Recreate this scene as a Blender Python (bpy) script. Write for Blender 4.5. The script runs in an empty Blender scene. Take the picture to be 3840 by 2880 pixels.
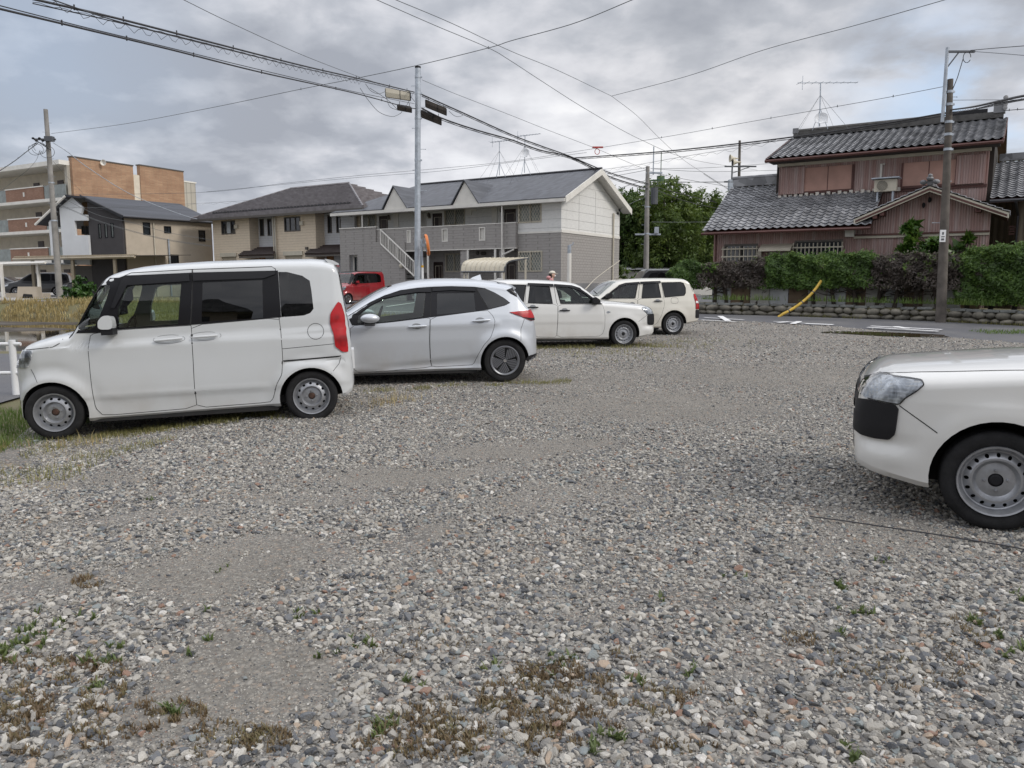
import bpy, bmesh, math, random
import numpy as np
from mathutils import Vector, Matrix
from mathutils.bvhtree import BVHTree
from mathutils.geometry import delaunay_2d_cdt
R = math.radians
scene = bpy.context.scene
COL = scene.collection
random.seed(7); rng = np.random.default_rng(7)

# ------------------------------------------------------------------ camera
F_PX, PITCH, EYE = 2882.0, R(7.47), 1.5
cam = bpy.data.cameras.new('camera'); cam.lens = 36 * F_PX / 3840; cam.sensor_width = 36
cam.clip_start = 0.05; cam.clip_end = 3000
camo = bpy.data.objects.new('camera', cam); COL.objects.link(camo)
camo.location = (0, 0, EYE); camo.rotation_euler = (R(90) - PITCH, 0, 0)
scene.camera = camo
# ------------------------------------------------------------------ exposure
vs = scene.view_settings
vs.view_transform = 'Standard'; vs.look = 'None'; vs.exposure = 0.22; vs.gamma = 1.0
scene.cycles.max_bounces = 6; scene.cycles.transparent_max_bounces = 12
scene.cycles.glossy_bounces = 3; scene.cycles.diffuse_bounces = 3
# ------------------------------------------------------------------ sky + sun
SUN_EL, SUN_AZ = R(36), R(116)     # azimuth clockwise from +Y: to the right, a little behind the camera
sun = bpy.data.lights.new('sun', 'SUN'); sun.energy = 1.5; sun.angle = R(18); sun.color = (1, .94, .86)
suno = bpy.data.objects.new('sun', sun); COL.objects.link(suno)
suno.rotation_euler = (R(90) - SUN_EL, 0, -SUN_AZ + math.pi)
suno.location = (0, 0, 30)

class NT:
    def __init__(s, tree): s.t = tree; s.n = tree.nodes; s.l = tree.links
    def node(s, typ, **kw):
        nd = s.n.new(typ)
        for k, v in kw.items():
            if k.startswith('_'): continue
            setattr(nd, k, v)
        return nd
    def link(s, a, b): s.l.new(a, b)
    def setin(s, nd, i, v):
        if isinstance(v, bpy.types.NodeSocket): s.l.new(v, nd.inputs[i])
        elif v is not None:
            try: nd.inputs[i].default_value = v
            except Exception: nd.inputs[i].default_value = (*v, 1)
    def math(s, op, a, b=None, c=None, clamp=False):
        nd = s.node('ShaderNodeMath', operation=op); nd.use_clamp = clamp
        s.setin(nd, 0, a); s.setin(nd, 1, b); s.setin(nd, 2, c); return nd.outputs[0]
    def vmath(s, op, a, b=None, out=0):
        nd = s.node('ShaderNodeVectorMath', operation=op)
        s.setin(nd, 0, a); s.setin(nd, 1, b); return nd.outputs[out]
    def mix(s, f, a, b, blend='MIX'):
        nd = s.node('ShaderNodeMix', data_type='RGBA', blend_type=blend)
        s.setin(nd, 0, f); s.setin(nd, 6, a); s.setin(nd, 7, b); return nd.outputs[2]
    def noise(s, vec, scale, detail=4, rough=.55, dist=0, out='Fac'):
        nd = s.node('ShaderNodeTexNoise'); s.setin(nd, 0, vec)
        nd.inputs['Scale'].default_value = scale; nd.inputs['Detail'].default_value = detail
        nd.inputs['Roughness'].default_value = rough; nd.inputs['Distortion'].default_value = dist
        return nd.outputs[out]
    def voro(s, vec, scale, out='Distance', feature='F1'):
        nd = s.node('ShaderNodeTexVoronoi', feature=feature); s.setin(nd, 0, vec)
        nd.inputs['Scale'].default_value = scale; return nd.outputs[out]
    def ramp(s, f, stops, interp='LINEAR'):
        nd = s.node('ShaderNodeValToRGB'); nd.color_ramp.interpolation = interp
        e = nd.color_ramp.elements
        while len(e) < len(stops): e.new(0.5)
        for i, (p, c) in enumerate(stops):
            e[i].position = p; e[i].color = (*c, 1) if len(c) == 3 else c
        s.setin(nd, 0, f); return nd.outputs[0]
    def mrange(s, v, a, b, c=0, d=1, interp='SMOOTHSTEP'):
        nd = s.node('ShaderNodeMapRange', interpolation_type=interp)
        s.setin(nd, 0, v); nd.inputs[1].default_value = a; nd.inputs[2].default_value = b
        nd.inputs[3].default_value = c; nd.inputs[4].default_value = d; return nd.outputs[0]
    def sep(s, v):
        nd = s.node('ShaderNodeSeparateXYZ'); s.setin(nd, 0, v); return nd.outputs
    def comb(s, x, y, z):
        nd = s.node('ShaderNodeCombineXYZ'); s.setin(nd, 0, x); s.setin(nd, 1, y); s.setin(nd, 2, z); return nd.outputs[0]
    def bump(s, h, strength=.5, dist=.02):
        nd = s.node('ShaderNodeBump'); nd.inputs['Strength'].default_value = strength
        nd.inputs['Distance'].default_value = dist; s.setin(nd, 'Height', h); return nd.outputs[0]

def ray(u, v):
    """direction through a point of the 3840x2880 photograph"""
    X = (u - 1920) / F_PX; U = (1440 - v) / F_PX
    return Vector((X, math.cos(PITCH) + U * math.sin(PITCH), -math.sin(PITCH) + U * math.cos(PITCH)))
def at(u, v, Y):
    r = ray(u, v); t = Y / r.y; return Vector((r.x * t, Y, EYE + r.z * t))

w = bpy.data.worlds.new('World'); scene.world = w; w.use_nodes = True
T = NT(w.node_tree)
for nd in list(T.n): T.n.remove(nd)
sky = T.node('ShaderNodeTexSky', sky_type='NISHITA'); sky.sun_disc = False
sky.sun_elevation = SUN_EL; sky.sun_rotation = SUN_AZ
tc = T.node('ShaderNodeTexCoord').outputs['Generated']
dirn = T.vmath('NORMALIZE', tc)
dz = T.math('MAXIMUM', T.sep(dirn)[2], 0.0)
k = T.math('DIVIDE', 1.0, T.math('ADD', dz, 0.30))
flat = T.vmath('MULTIPLY', dirn, T.comb(k, k, 0.0))
warp = T.vmath('SCALE', T.vmath('SUBTRACT', T.noise(flat, 1.6, 5, .6, out='Color'), (.5, .5, .5)), None)
warp.node.inputs['Scale'].default_value = .16
wd = T.vmath('ADD', dirn, warp)
n1 = T.noise(flat, 1.3, 9, .52, .25)
n2 = T.noise(flat, 4.2, 7, .55, .2)
n3 = T.mrange(T.noise(T.vmath('ADD', flat, (5, 3, 0)), 7.5, 6, .5, .1), .38, .66)
val = T.math('ADD', T.math('ADD', T.math('MULTIPLY', n1, .50), T.math('MULTIPLY', T.mrange(n2, .3, .7), .15)), T.math('MULTIPLY', n3, .07))
val = T.math('ADD', val, .138)
def blob(u, v, rad, amp):
    global val
    d = ray(u, v).normalized()
    dist = T.vmath('DISTANCE', wd, tuple(d), out=1)
    val = T.math('ADD', val, T.mrange(dist, 0, rad, amp, 0))
for b in [(700, 560, .30, -.20), (1350, 470, .24, -.16), (250, 300, .30, -.12), (1750, 60, .22, -.08),
          (1700, 400, .14, .10), (2550, 500, .30, .16), (2150, 350, .16, .06), (2300, 190, .22, -.10), (950, 700, .16, .12),
          (3300, 100, .30, -.10), (1250, 120, .2, .05),
          (2700, 60, .25, -.06), (350, 660, .13, .10), (1500, 760, .20, .14), (600, 60, .2, .04)]:
    blob(*b)
cl = T.ramp(val, [(.30, (.30, .32, .365)), (.41, (.40, .42, .465)), (.51, (.55, .56, .60)), (.63, (.67, .68, .715)), (.78, (.90, .90, .90))])
blue = T.vmath('SCALE', sky.outputs[0], None); blue.node.inputs['Scale'].default_value = .10
gap = T.math('MULTIPLY', T.mrange(T.vmath('DISTANCE', wd, tuple(ray(3560, 420).normalized()), out=1), .0, .16, 1, 0),
             T.mrange(n2, .40, .60, 0, 1))
gap2 = T.math('MULTIPLY', T.mrange(T.vmath('DISTANCE', wd, tuple(ray(150, 150).normalized()), out=1), .0, .25, .35, 0), 1.0)
gapm = T.math('ADD', gap, gap2, clamp=True)
gapc = T.mix(.55, blue, (.50, .66, .90, 1))
col = T.mix(T.math('MULTIPLY', gapm, .8), cl, gapc)
warm = T.mrange(T.vmath('DISTANCE', dirn, tuple(ray(2700, 560).normalized()), out=1), 0, .42, .35, 0)
col = T.mix(warm, col, T.mix(1.0, col, (1.0, .965, .90, 1), 'MULTIPLY'))
zen = T.mrange(T.sep(dirn)[2], .36, .85, 1.12, 2.2)      # overcast sky: brighter towards the zenith
col = T.vmath('SCALE', col, None); T.link(zen, col.node.inputs['Scale'])
bg = T.node('ShaderNodeBackground'); T.link(col, bg.inputs[0]); bg.inputs[1].default_value = 1.0
out = T.node('ShaderNodeOutputWorld'); T.link(bg.outputs[0], out.inputs[0])

# ------------------------------------------------------------------ materials
def new_mat(name):
    m = bpy.data.materials.new(name); m.use_nodes = True
    t = NT(m.node_tree); b = t.n['Principled BSDF']
    return m, t, b
def setp(b, **kw):
    names = dict(col='Base Color', rough='Roughness', metal='Metallic', coat='Coat Weight', coatr='Coat Roughness', spec='Specular IOR Level', ior='IOR', alpha='Alpha', trans='Transmission Weight')
    for k_, v in kw.items():
        i = b.inputs[names[k_]]
        i.default_value = (*v, 1) if isinstance(v, tuple) and len(v) == 3 else v
_M = {}
def M(name, col=(.5, .5, .5), rough=.6, metal=0, coat=0, var=.12, vs_=1.5, bump=0, bs=40, spec=.5, coatr=.03):
    if name in _M: return _M[name]
    m, t, b = new_mat(name)
    setp(b, col=col, rough=rough, metal=metal, coat=coat, spec=spec, coatr=coatr)
    o = t.node('ShaderNodeTexCoord').outputs['Object']
    if var:
        f = t.noise(o, vs_, 6, .62)
        lo = tuple(c * (1 - var) for c in col); hi = tuple(min(1, c * (1 + var)) for c in col)
        t.link(t.ramp(f, [(.3, lo), (.7, hi)]), b.inputs['Base Color'])
    if bump: t.link(t.bump(t.noise(o, bs, 5, .6), bump, .01), b.inputs['Normal'])
    _M[name] = m; return m
def coords(t):
    return t.node('ShaderNodeTexCoord').outputs['Object']
def grime(t, o, col, amt=.18):
    """weathering: soft vertical streaks + blotches in the colour itself"""
    s = t.vmath('MULTIPLY', o, (3.0, 3.0, .35)); n = t.noise(s, 1.3, 6, .65); n_ = t.noise(o, .6, 5, .6)
    f = t.math('MULTIPLY', t.mrange(n, .45, .75), t.mrange(n_, .35, .65))
    return t.mix(t.math('MULTIPLY', f, amt), col, tuple(c * .45 for c in (col if isinstance(col, tuple) else (.3, .28, .26))[:3]) + (1,))
def siding(name, col, pitch=.15, brick=None, gap=.06, rough=.75, strength=.6, amt=.25, dark=.72):
    """horizontal lap siding; optional vertical joints every `brick` metres"""
    m, t, b = new_mat(name); o = coords(t); s = t.sep(o)
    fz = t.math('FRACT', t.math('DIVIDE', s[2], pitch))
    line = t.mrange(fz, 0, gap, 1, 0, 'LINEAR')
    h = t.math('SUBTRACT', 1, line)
    n = t.noise(t.vmath('MULTIPLY', o, (4, 4, 14)), 1.2, 4)
    c = t.ramp(n, [(.3, tuple(x * .92 for x in col)), (.7, tuple(min(1, x * 1.06) for x in col))])
    if brick:
        row = t.math('FLOOR', t.math('DIVIDE', s[2], pitch))
        h_ = t.math('ADD', s[0], s[1])
        fx = t.math('FRACT', t.math('ADD', t.math('DIVIDE', h_, brick), t.math('MULTIPLY', row, .5)))
        l2 = t.mrange(fx, 0, gap * .6, 1, 0, 'LINEAR'); line = t.math('MAXIMUM', line, l2); h = t.math('SUBTRACT', 1, line)
    c = t.mix(t.math('MULTIPLY', line, 1 - dark), c, tuple(x * .3 for x in col) + (1,))  # groove shadow line and dirt, both darkened in the colour
    t.link(t.mix(t.math('MULTIPLY', t.mrange(t.noise(t.vmath('MULTIPLY', o, (2.5, 2.5, .3)), 1.0, 6, .65), .48, .78), amt), c, tuple(x * .5 for x in col) + (1,)), b.inputs['Base Color'])
    t.link(t.bump(h, strength, .02), b.inputs['Normal']); b.inputs['Roughness'].default_value = rough
    return m
def ribbed(name, col, pitch=.09, col2=None, rough=.6, amt=.35, strength=.8):
    """vertical ribs (corrugated cladding); ribs follow x+y so they read on either wall"""
    m, t, b = new_mat(name); o = coords(t); s = t.sep(o)
    h = t.math('SUBTRACT', s[0], s[1]); fx = t.math('FRACT', t.math('DIVIDE', h, pitch))
    w_ = t.math('SINE', t.math('MULTIPLY', fx, 6.283))
    n = t.noise(t.vmath('MULTIPLY', o, (6, 6, .25)), 1.0, 5, .6); n2_ = t.noise(o, .5, 4)
    col2 = col2 or tuple(x * 1.5 for x in col)
    c = t.mix(t.math('MULTIPLY', t.mrange(n, .4, .75), amt), (*col, 1), (*col2, 1))
    c = t.mix(t.math('MULTIPLY', t.mrange(n2_, .4, .7), .35), c, (*[x * .6 for x in col], 1))
    groove = t.mrange(w_, -.95, -.55, .35, 0)
    c = t.mix(groove, c, (*[x * .25 for x in col], 1))
    t.link(c, b.inputs['Base Color']); t.link(t.bump(w_, strength, .015), b.inputs['Normal'])
    b.inputs['Roughness'].default_value = rough; return m
def shingle(name, col, pitch=.28, wide=.3, rough=.55, var=.35):
    m, t, b = new_mat(name); o = coords(t); s = t.sep(o)
    row = t.math('DIVIDE', s[2], pitch); fz = t.math('FRACT', row)
    h_ = t.math('DIVIDE', t.math('SUBTRACT', s[0], s[1]), wide)
    cell = t.node('ShaderNodeTexWhiteNoise', noise_dimensions='2D')
    t.link(t.comb(t.math('FLOOR', t.math('ADD', h_, t.math('MULTIPLY', t.math('FLOOR', row), .37))), t.math('FLOOR', row), 0), cell.inputs[0])
    c = t.ramp(cell.outputs[0], [(0, tuple(x * (1 - var) for x in col)), (1, tuple(x * (1 + var) for x in col))])
    line = t.mrange(fz, 0, .16, 1, 0, 'LINEAR')
    c = t.mix(t.math('MULTIPLY', line, .6), c, tuple(x * .3 for x in col) + (1,))
    t.link(c, b.inputs['Base Color']); t.link(t.bump(fz, .7, .02), b.inputs['Normal'])
    b.inputs['Roughness'].default_value = rough; return m
def bricks(name, c1, c2, mortar, scale=1.0):
    m, t, b = new_mat(name); o = coords(t); s = t.sep(o)
    v = t.comb(t.math('SUBTRACT', s[0], s[1]), s[2], 0)
    bt = t.node('ShaderNodeTexBrick'); t.link(v, bt.inputs[0])
    bt.inputs['Color1'].default_value = (*c1, 1); bt.inputs['Color2'].default_value = (*c2, 1); bt.inputs['Mortar'].default_value = (*mortar, 1)
    bt.inputs['Scale'].default_value = scale; bt.inputs['Brick Width'].default_value = .45; bt.inputs['Row Height'].default_value = .12
    bt.inputs['Mortar Size'].default_value = .012
    n = t.noise(o, .8, 6, .7)
    c = t.mix(t.mrange(n, .35, .7, 0, .5), bt.outputs[0], (*[x * .6 for x in c1], 1))
    t.link(c, b.inputs['Base Color']); b.inputs['Roughness'].default_value = .85; return m
def glass_mat(name, tint=(.8, .88, .84), rough=0.0, dark=0.0):
    """thin pane: tinted see-through with a real fresnel reflection"""
    m, t, b = new_mat(name); t.n.remove(b)
    tr = t.node('ShaderNodeBsdfTransparent'); tr.inputs[0].default_value = (*tint, 1)
    gl = t.node('ShaderNodeBsdfGlossy'); gl.inputs['Roughness'].default_value = rough; gl.inputs[0].default_value = (1, 1, 1, 1)
    fr = t.node('ShaderNodeFresnel'); fr.inputs[0].default_value = 1.52
    mx = t.node('ShaderNodeMixShader'); f = t.math('MULTIPLY', fr.outputs[0], 1.6, clamp=True)
    t.link(f, mx.inputs[0]); t.link(tr.outputs[0], mx.inputs[1]); t.link(gl.outputs[0], mx.inputs[2])
    t.link(mx.outputs[0], t.n['Material Output'].inputs[0]); _M[name] = m; return m

MAT = {}
def paint(name, col, metal=0.0, rough=.32, flake=False):
    m, t, b = new_mat(name); setp(b, col=col, rough=rough, metal=metal, coat=1.0, coatr=.02)
    o = coords(t); n = t.noise(o, 1.1, 5, .6)
    # thin road dust that settles low on the panels
    s = t.sep(o); low = t.mrange(s[2], .15, .75, .55, 0)
    f = t.math('MULTIPLY', t.math('ADD', low, .06), t.mrange(n, .3, .75))
    t.link(t.mix(f, (*col, 1), (.36, .32, .27, 1)), b.inputs['Base Color'])
    t.link(t.math('ADD', rough, t.math('MULTIPLY', f, .5)), b.inputs['Roughness'])
    t.link(t.bump(t.noise(o, 2.2, 2), .05, .006), b.inputs['Coat Normal']) if 'Coat Normal' in b.inputs else None
    return m
MAT['pearl'] = paint('pearl_white_paint', (.56, .58, .59))
MAT['silver'] = paint('silver_paint', (.55, .58, .62), .4, .34)
MAT['white'] = paint('solid_white_paint', (.66, .66, .64))
MAT['cream'] = paint('aged_white_paint', (.65, .63, .56))
MAT['red'] = paint('deep_red_paint', (.30, .012, .02), .15, .3)
MAT['blackpaint'] = paint('black_paint', (.012, .013, .018))
MAT['greypaint'] = paint('grey_paint', (.22, .23, .24), .3)
MAT['plastic'] = M('black_plastic', (.014, .014, .016), .6, var=.2, spec=.25)
MAT['gloss_black'] = M('gloss_black', (.010, .010, .012), .22, var=0, spec=.3)
MAT['visor'] = M('smoked_visor', (.012, .012, .014), .15, var=0, spec=.4)
MAT['seam'] = M('seam_black', (.02, .02, .02), .9, var=0)
MAT['rubber'] = M('tyre_rubber', (.020, .020, .021), .85, var=.35, vs_=9, bump=.4, bs=120, spec=.2)
MAT['steel'] = M('silver_wheel_paint', (.36, .37, .39), .36, metal=.65, var=.18, vs_=14)
MAT['steel_dk'] = M('dark_wheel_grey', (.10, .105, .115), .4, metal=.5, var=.2)
MAT['cover'] = M('wheel_cover_grey', (.17, .175, .19), .35, metal=.5, var=.1)
MAT['chrome'] = M('chrome', (.75, .76, .78), .12, metal=1, var=0)
MAT['hub'] = M('rusty_hub', (.06, .03, .02), .8, var=.5, vs_=20)
MAT['interior'] = M('light_trim', (.42, .40, .35), .8)
MAT['seat'] = M('seat_fabric', (.10, .10, .095), .9)
MAT['liner'] = M('arch_liner', (.012, .012, .012), .95, var=0)
MAT['under'] = M('underbody', (.02, .02, .02), .95, var=.3)
MAT['glass'] = glass_mat('clear_car_glass', (.72, .82, .76))
MAT['privacy'] = glass_mat('privacy_glass', (.05, .055, .06))
MAT['window'] = M('house_glass', (.025, .03, .035), .06, spec=.8, var=.3, vs_=.7)
def lamp_red(name='red_lamp_lens', c=(.42, .006, .010)):
    m, t, b = new_mat(name); setp(b, rough=.25, coat=.15)
    s = t.sep(coords(t)); f = t.math('FRACT', t.math('MULTIPLY', s[2], 9))
    n = t.noise(coords(t), 6, 2)
    t.link(t.mix(t.mrange(n, .4, .65), (*c, 1), (.22, .003, .005, 1)), b.inputs['Base Color'])
    t.link(t.bump(f, .15, .004), b.inputs['Normal']); return m
MAT['tail'] = lamp_red()
def headlamp():
    m, t, b = new_mat('headlamp_reflector'); setp(b, rough=.3, metal=.1, coat=.6)
    o = coords(t); n = t.noise(t.vmath('MULTIPLY', o, (9, 9, 5)), 1.5, 2, .5, 1.0)
    t.link(t.ramp(n, [(.35, (.22, .23, .25)), (.5, (.55, .58, .62)), (.62, (.92, .94, .96))]), b.inputs['Base Color'])
    t.link(t.bump(t.math('SINE', t.math('MULTIPLY', t.sep(o)[2], 260)), .25, .003), b.inputs['Normal']); return m
MAT['head'] = headlamp()
MAT['lens'] = glass_mat('lamp_lens', (.88, .9, .92))
MAT['galv'] = M('galvanised_steel', (.40, .44, .49), .45, metal=.35, var=.22, vs_=5, bump=.1, bs=30)
MAT['concrete'] = M('concrete', (.33, .32, .31), .9, var=.25, vs_=2, bump=.3, bs=60)
MAT['cable'] = M('cable_black', (.03, .03, .034), .6, var=0)
MAT['wire'] = M('wire_grey', (.10, .11, .12), .5, var=0)
MAT['white_metal'] = M('white_powder_coat', (.70, .71, .72), .4, var=.1)
MAT['cream_metal'] = M('cream_metal', (.52, .48, .39), .5, var=.12)
MAT['trim_w'] = M('white_trim', (.70, .68, .63), .5, var=.1)
MAT['bronze'] = M('bronze_frame', (.10, .09, .08), .45, metal=.3, var=.1)
MAT['door_brown'] = M('dark_brown_door', (.035, .018, .016), .45, var=.25, vs_=4)
MAT['orange_door'] = M('orange_wood_door', (.33, .16, .06), .5, var=.3, vs_=4)
MAT['bark'] = M('bark', (.045, .035, .028), .95, var=.4, vs_=6, bump=.8, bs=25)
MAT['sky_metal'] = M('dark_metal', (.05, .05, .055), .5, metal=.4, var=.2)

# ------------------------------------------------------------------ object helpers
ROOT = {}
def tag(o, label=None, cat=None, group=None, kind=None):
    if label: o['label'] = label
    if cat: o['category'] = cat
    if group: o['group'] = group
    if kind: o['kind'] = kind
    return o
def thing(name, label, cat, loc=(0, 0, 0), group=None, rot=(0, 0, 0)):
    o = bpy.data.objects.new(name, None); COL.objects.link(o); o.location = loc; o.rotation_euler = rot
    o.empty_display_size = .2; ROOT[o] = Vector(loc); return tag(o, label, cat, group)
def npmesh(name, V, Fc, mats, parent=None, smooth=False, local=False, fmat=None, attrs=None):
    V = np.asarray(V, dtype=np.float32).reshape(-1, 3)
    me = bpy.data.meshes.new(name)
    if parent is not None and not local:
        V = V - np.array(ROOT[parent], dtype=np.float32)
    if isinstance(Fc, np.ndarray):
        k_ = Fc.shape[1]; nf = len(Fc)
        me.vertices.add(len(V)); me.vertices.foreach_set('co', V.ravel())
        me.loops.add(nf * k_); me.loops.foreach_set('vertex_index', Fc.astype(np.int32).ravel())
        me.polygons.add(nf); me.polygons.foreach_set('loop_start', np.arange(0, nf * k_, k_, dtype=np.int32))
        me.polygons.foreach_set('loop_total', np.full(nf, k_, dtype=np.int32))
        me.update(calc_edges=True)
    else:
        me.from_pydata(V.tolist(), [], Fc)
    for m in (mats if isinstance(mats, (list, tuple)) else [mats]): me.materials.append(m)
    if fmat is not None: me.polygons.foreach_set('material_index', np.asarray(fmat, dtype=np.int32))
    if smooth: me.polygons.foreach_set('use_smooth', np.ones(len(me.polygons), dtype=bool))
    o = bpy.data.objects.new(name, me); COL.objects.link(o)
    if parent is not None: o.parent = parent; ROOT[o] = ROOT[parent]
    else: ROOT[o] = Vector((0, 0, 0))
    return o
class MB:
    def __init__(s): s.v = []; s.f = []
    def add(s, vs_, fs):
        b = len(s.v); s.v += [tuple(p) for p in vs_]; s.f += [tuple(b + i for i in f) for f in fs]; return s
    def box8(s, P): return s.add(P, [(0, 3, 2, 1), (4, 5, 6, 7), (0, 1, 5, 4), (1, 2, 6, 5), (2, 3, 7, 6), (3, 0, 4, 7)])
    def box(s, x0, x1, y0, y1, z0, z1):
        return s.box8([(x0, y0, z0), (x1, y0, z0), (x1, y1, z0), (x0, y1, z0), (x0, y0, z1), (x1, y0, z1), (x1, y1, z1), (x0, y1, z1)])
    def prism(s, A, B):
        n = len(A); return s.add(list(A) + list(B), [tuple(range(n))[::-1], tuple(range(n, 2 * n))] + [(i, (i + 1) % n, n + (i + 1) % n, n + i) for i in range(n)])
    def tube(s, pts, r, n=8, r2=None, caps=True):
        pts = [Vector(p) for p in pts]; rings = []
        m = len(pts); up = None
        for i, p in enumerate(pts):
            d = (pts[min(i + 1, m - 1)] - pts[max(i - 1, 0)]).normalized()
            if up is None: up = Vector((0, 0, 1)) if abs(d.z) < .9 else Vector((1, 0, 0))
            a = d.cross(up).normalized(); b = d.cross(a).normalized()
            rr = r if r2 is None else r + (r2 - r) * i / (m - 1)
            if isinstance(r, (list, tuple)): rr = r[i]
            rings.append([p + a * math.cos(2 * math.pi * j / n) * rr + b * math.sin(2 * math.pi * j / n) * rr for j in range(n)])
        V = [q for ring in rings for q in ring]
        Fs = [(i * n + j, i * n + (j + 1) % n, (i + 1) * n + (j + 1) % n, (i + 1) * n + j) for i in range(m - 1) for j in range(n)]
        if caps: Fs += [tuple(range(n))[::-1], tuple((m - 1) * n + j for j in range(n))]
        return s.add(V, Fs)
    def lathe(s, prof, n=32, c=(0, 0, 0), axis='y', closed=True, sgn=1):
        V = []; c = Vector(c)
        for (r, h) in prof:
            for j in range(n):
                a = 2 * math.pi * j / n
                if axis == 'y': V.append(c + Vector((r * math.cos(a), h, r * math.sin(a))))
                elif axis == 'z': V.append(c + Vector((r * math.cos(a), r * math.sin(a), h)))
                else: V.append(c + Vector((h, r * math.cos(a), r * math.sin(a))))
        m = len(prof); Fs = []
        for i in range(m if closed else m - 1):
            for j in range(n):
                i2 = (i + 1) % m; Fs.append((i * n + j, i * n + (j + 1) % n, i2 * n + (j + 1) % n, i2 * n + j))
        if not closed: Fs += [tuple(range(n))[::-1], tuple((m - 1) * n + j for j in range(n))]
        return s.add(V, Fs)
    def build(s, name, mat, parent=None, smooth=False, local=False, angle=None):
        o = npmesh(name, s.v if s.v else [(0, 0, 0)], s.f, mat, parent, False, local)
        fix_normals(o.data)
        if smooth:
            o.data.polygons.foreach_set('use_smooth', [True] * len(o.data.polygons))
            o.data.set_sharp_from_angle(angle=R(angle or 40))
        return o
def fix_normals(me):
    bm = bmesh.new(); bm.from_mesh(me); bmesh.ops.recalc_face_normals(bm, faces=bm.faces); bm.to_mesh(me); bm.free()
def boolean(o, cutters, op='DIFFERENCE'):
    """cut o with each cutter mesh (list of (mesh)) and bake the result"""
    tmp = []
    for me in cutters:
        c = bpy.data.objects.new('cutter', me); COL.objects.link(c); tmp.append(c)
        md = o.modifiers.new('b', 'BOOLEAN'); md.object = c; md.operation = op; md.solver = 'EXACT'
        try: md.material_mode = 'TRANSFER'
        except Exception: pass
        c.matrix_world = Matrix.Identity(4)
    par = o.parent; o.parent = None; mw = o.matrix_world.copy(); o.matrix_world = Matrix.Identity(4)
    dg = bpy.context.evaluated_depsgraph_get()
    me = bpy.data.meshes.new_from_object(o.evaluated_get(dg))
    o.modifiers.clear(); o.data = me; o.parent = par; o.matrix_world = mw
    for c in tmp: bpy.data.objects.remove(c)
    return o
def tmp_mesh(mb, mat=None):
    me = bpy.data.meshes.new('tmp'); me.from_pydata(mb.v, [], mb.f); fix_normals(me)
    if mat: me.materials.append(mat)
    return me
def smooth_sharp(o, ang=35):
    o.data.polygons.foreach_set('use_smooth', [True] * len(o.data.polygons)); o.data.set_sharp_from_angle(angle=R(ang))
def lerp_tab(tab):
    xs = [a for a, b in tab]; ys = [b for a, b in tab]
    return lambda x: float(np.interp(x, xs, ys))
def chaikin(P, it=2, q=.2):
    for _ in range(it):
        Q = []
        for i in range(len(P)):
            a = Vector(P[i]); b = Vector(P[(i + 1) % len(P)]); Q += [a.lerp(b, q), a.lerp(b, 1 - q)]
        P = Q
    return [tuple(p) for p in P]
def densify(P, step):
    Q = []
    for i in range(len(P)):
        a = Vector(P[i]); b = Vector(P[(i + 1) % len(P)]); n = max(1, int((b - a).length / step))
        Q += [tuple(a.lerp(b, k_ / n)) for k_ in range(n)]
    return Q
def inside(P, x, y):
    c = False; n = len(P)
    for i in range(n):
        x1, y1 = P[i]; x2, y2 = P[(i + 1) % n]
        if (y1 > y) != (y2 > y) and x < (x2 - x1) * (y - y1) / (y2 - y1) + x1: c = not c
    return c
def tri_poly(P, step):
    P = densify(P, step); n = len(P)
    pts = [Vector(p) for p in P]
    x0, x1 = min(p[0] for p in P), max(p[0] for p in P); y0, y1 = min(p[1] for p in P), max(p[1] for p in P)
    x = x0 + step / 2
    while x < x1:
        y = y0 + step / 2
        while y < y1:
            if inside(P, x, y) and min((Vector((x, y)) - Vector(q)).length_squared for q in P) > (step * .45) ** 2: pts.append(Vector((x, y)))
            y += step
        x += step
    r = delaunay_2d_cdt(pts, [(i, (i + 1) % n) for i in range(n)], [], 1, 1e-6)
    return [tuple(v) for v in r[0]], [tuple(f) for f in r[2]]
# ------------------------------------------------------------------ terrain
def sm(t): t = np.clip(t, 0, 1); return t * t * (3 - 2 * t)
def G(x, y):
    x = np.asarray(x, dtype=float); y = np.asarray(y, dtype=float)
    base = np.interp(y, [-100, 9, 17, 20.4, 24, 28, 40, 50, 80], [0, 0, .055, .115, .20, .26, .36, .50, .60])
    base = base + .035 * sm((y - 7.5) / 3) * (1 - sm((y - 12.5) / 4))
    base = base - .13 * sm((-x - 2.6) / 1.9) * (1 - sm((y - 12) / 5)) * sm((y - 4) / 2)
    # sunken paddy on the left
    edge = -(0.53 * y + 1.0)
    pad = sm((edge - x) / 1.6 + .5) * sm((y - 16.5) / 1.5) * (1 - sm((y - 41) / 3))
    return base - pad * (base + .75)
def g(x, y): return float(G(x, y))

def grid_mesh(name, xs, ys, mat, zo=0.0, kind='structure'):
    X, Y = np.meshgrid(xs, ys); Z = G(X, Y) + zo
    V = np.stack([X, Y, Z], -1).reshape(-1, 3); nx, ny = len(xs), len(ys)
    i = np.arange(nx * ny).reshape(ny, nx)
    Fc = np.stack([i[:-1, :-1], i[:-1, 1:], i[1:, 1:], i[1:, :-1]], -1).reshape(-1, 4)
    return tag(npmesh(name, V, Fc, mat, smooth=True), kind=kind)
def drape(name, poly, mat, zo, step=1.0, kind='structure'):
    V, Fc = tri_poly(poly, step)
    V3 = [(x, y, g(x, y) + zo) for x, y in V]
    # skirt: the sheet has an edge
    o = npmesh(name, V3, [f for f in Fc], mat, smooth=True)
    fix_normals(o.data)
    if sum(p.normal.z for p in o.data.polygons) < 0: o.data.flip_normals()
    return tag(o, kind=kind)

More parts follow.
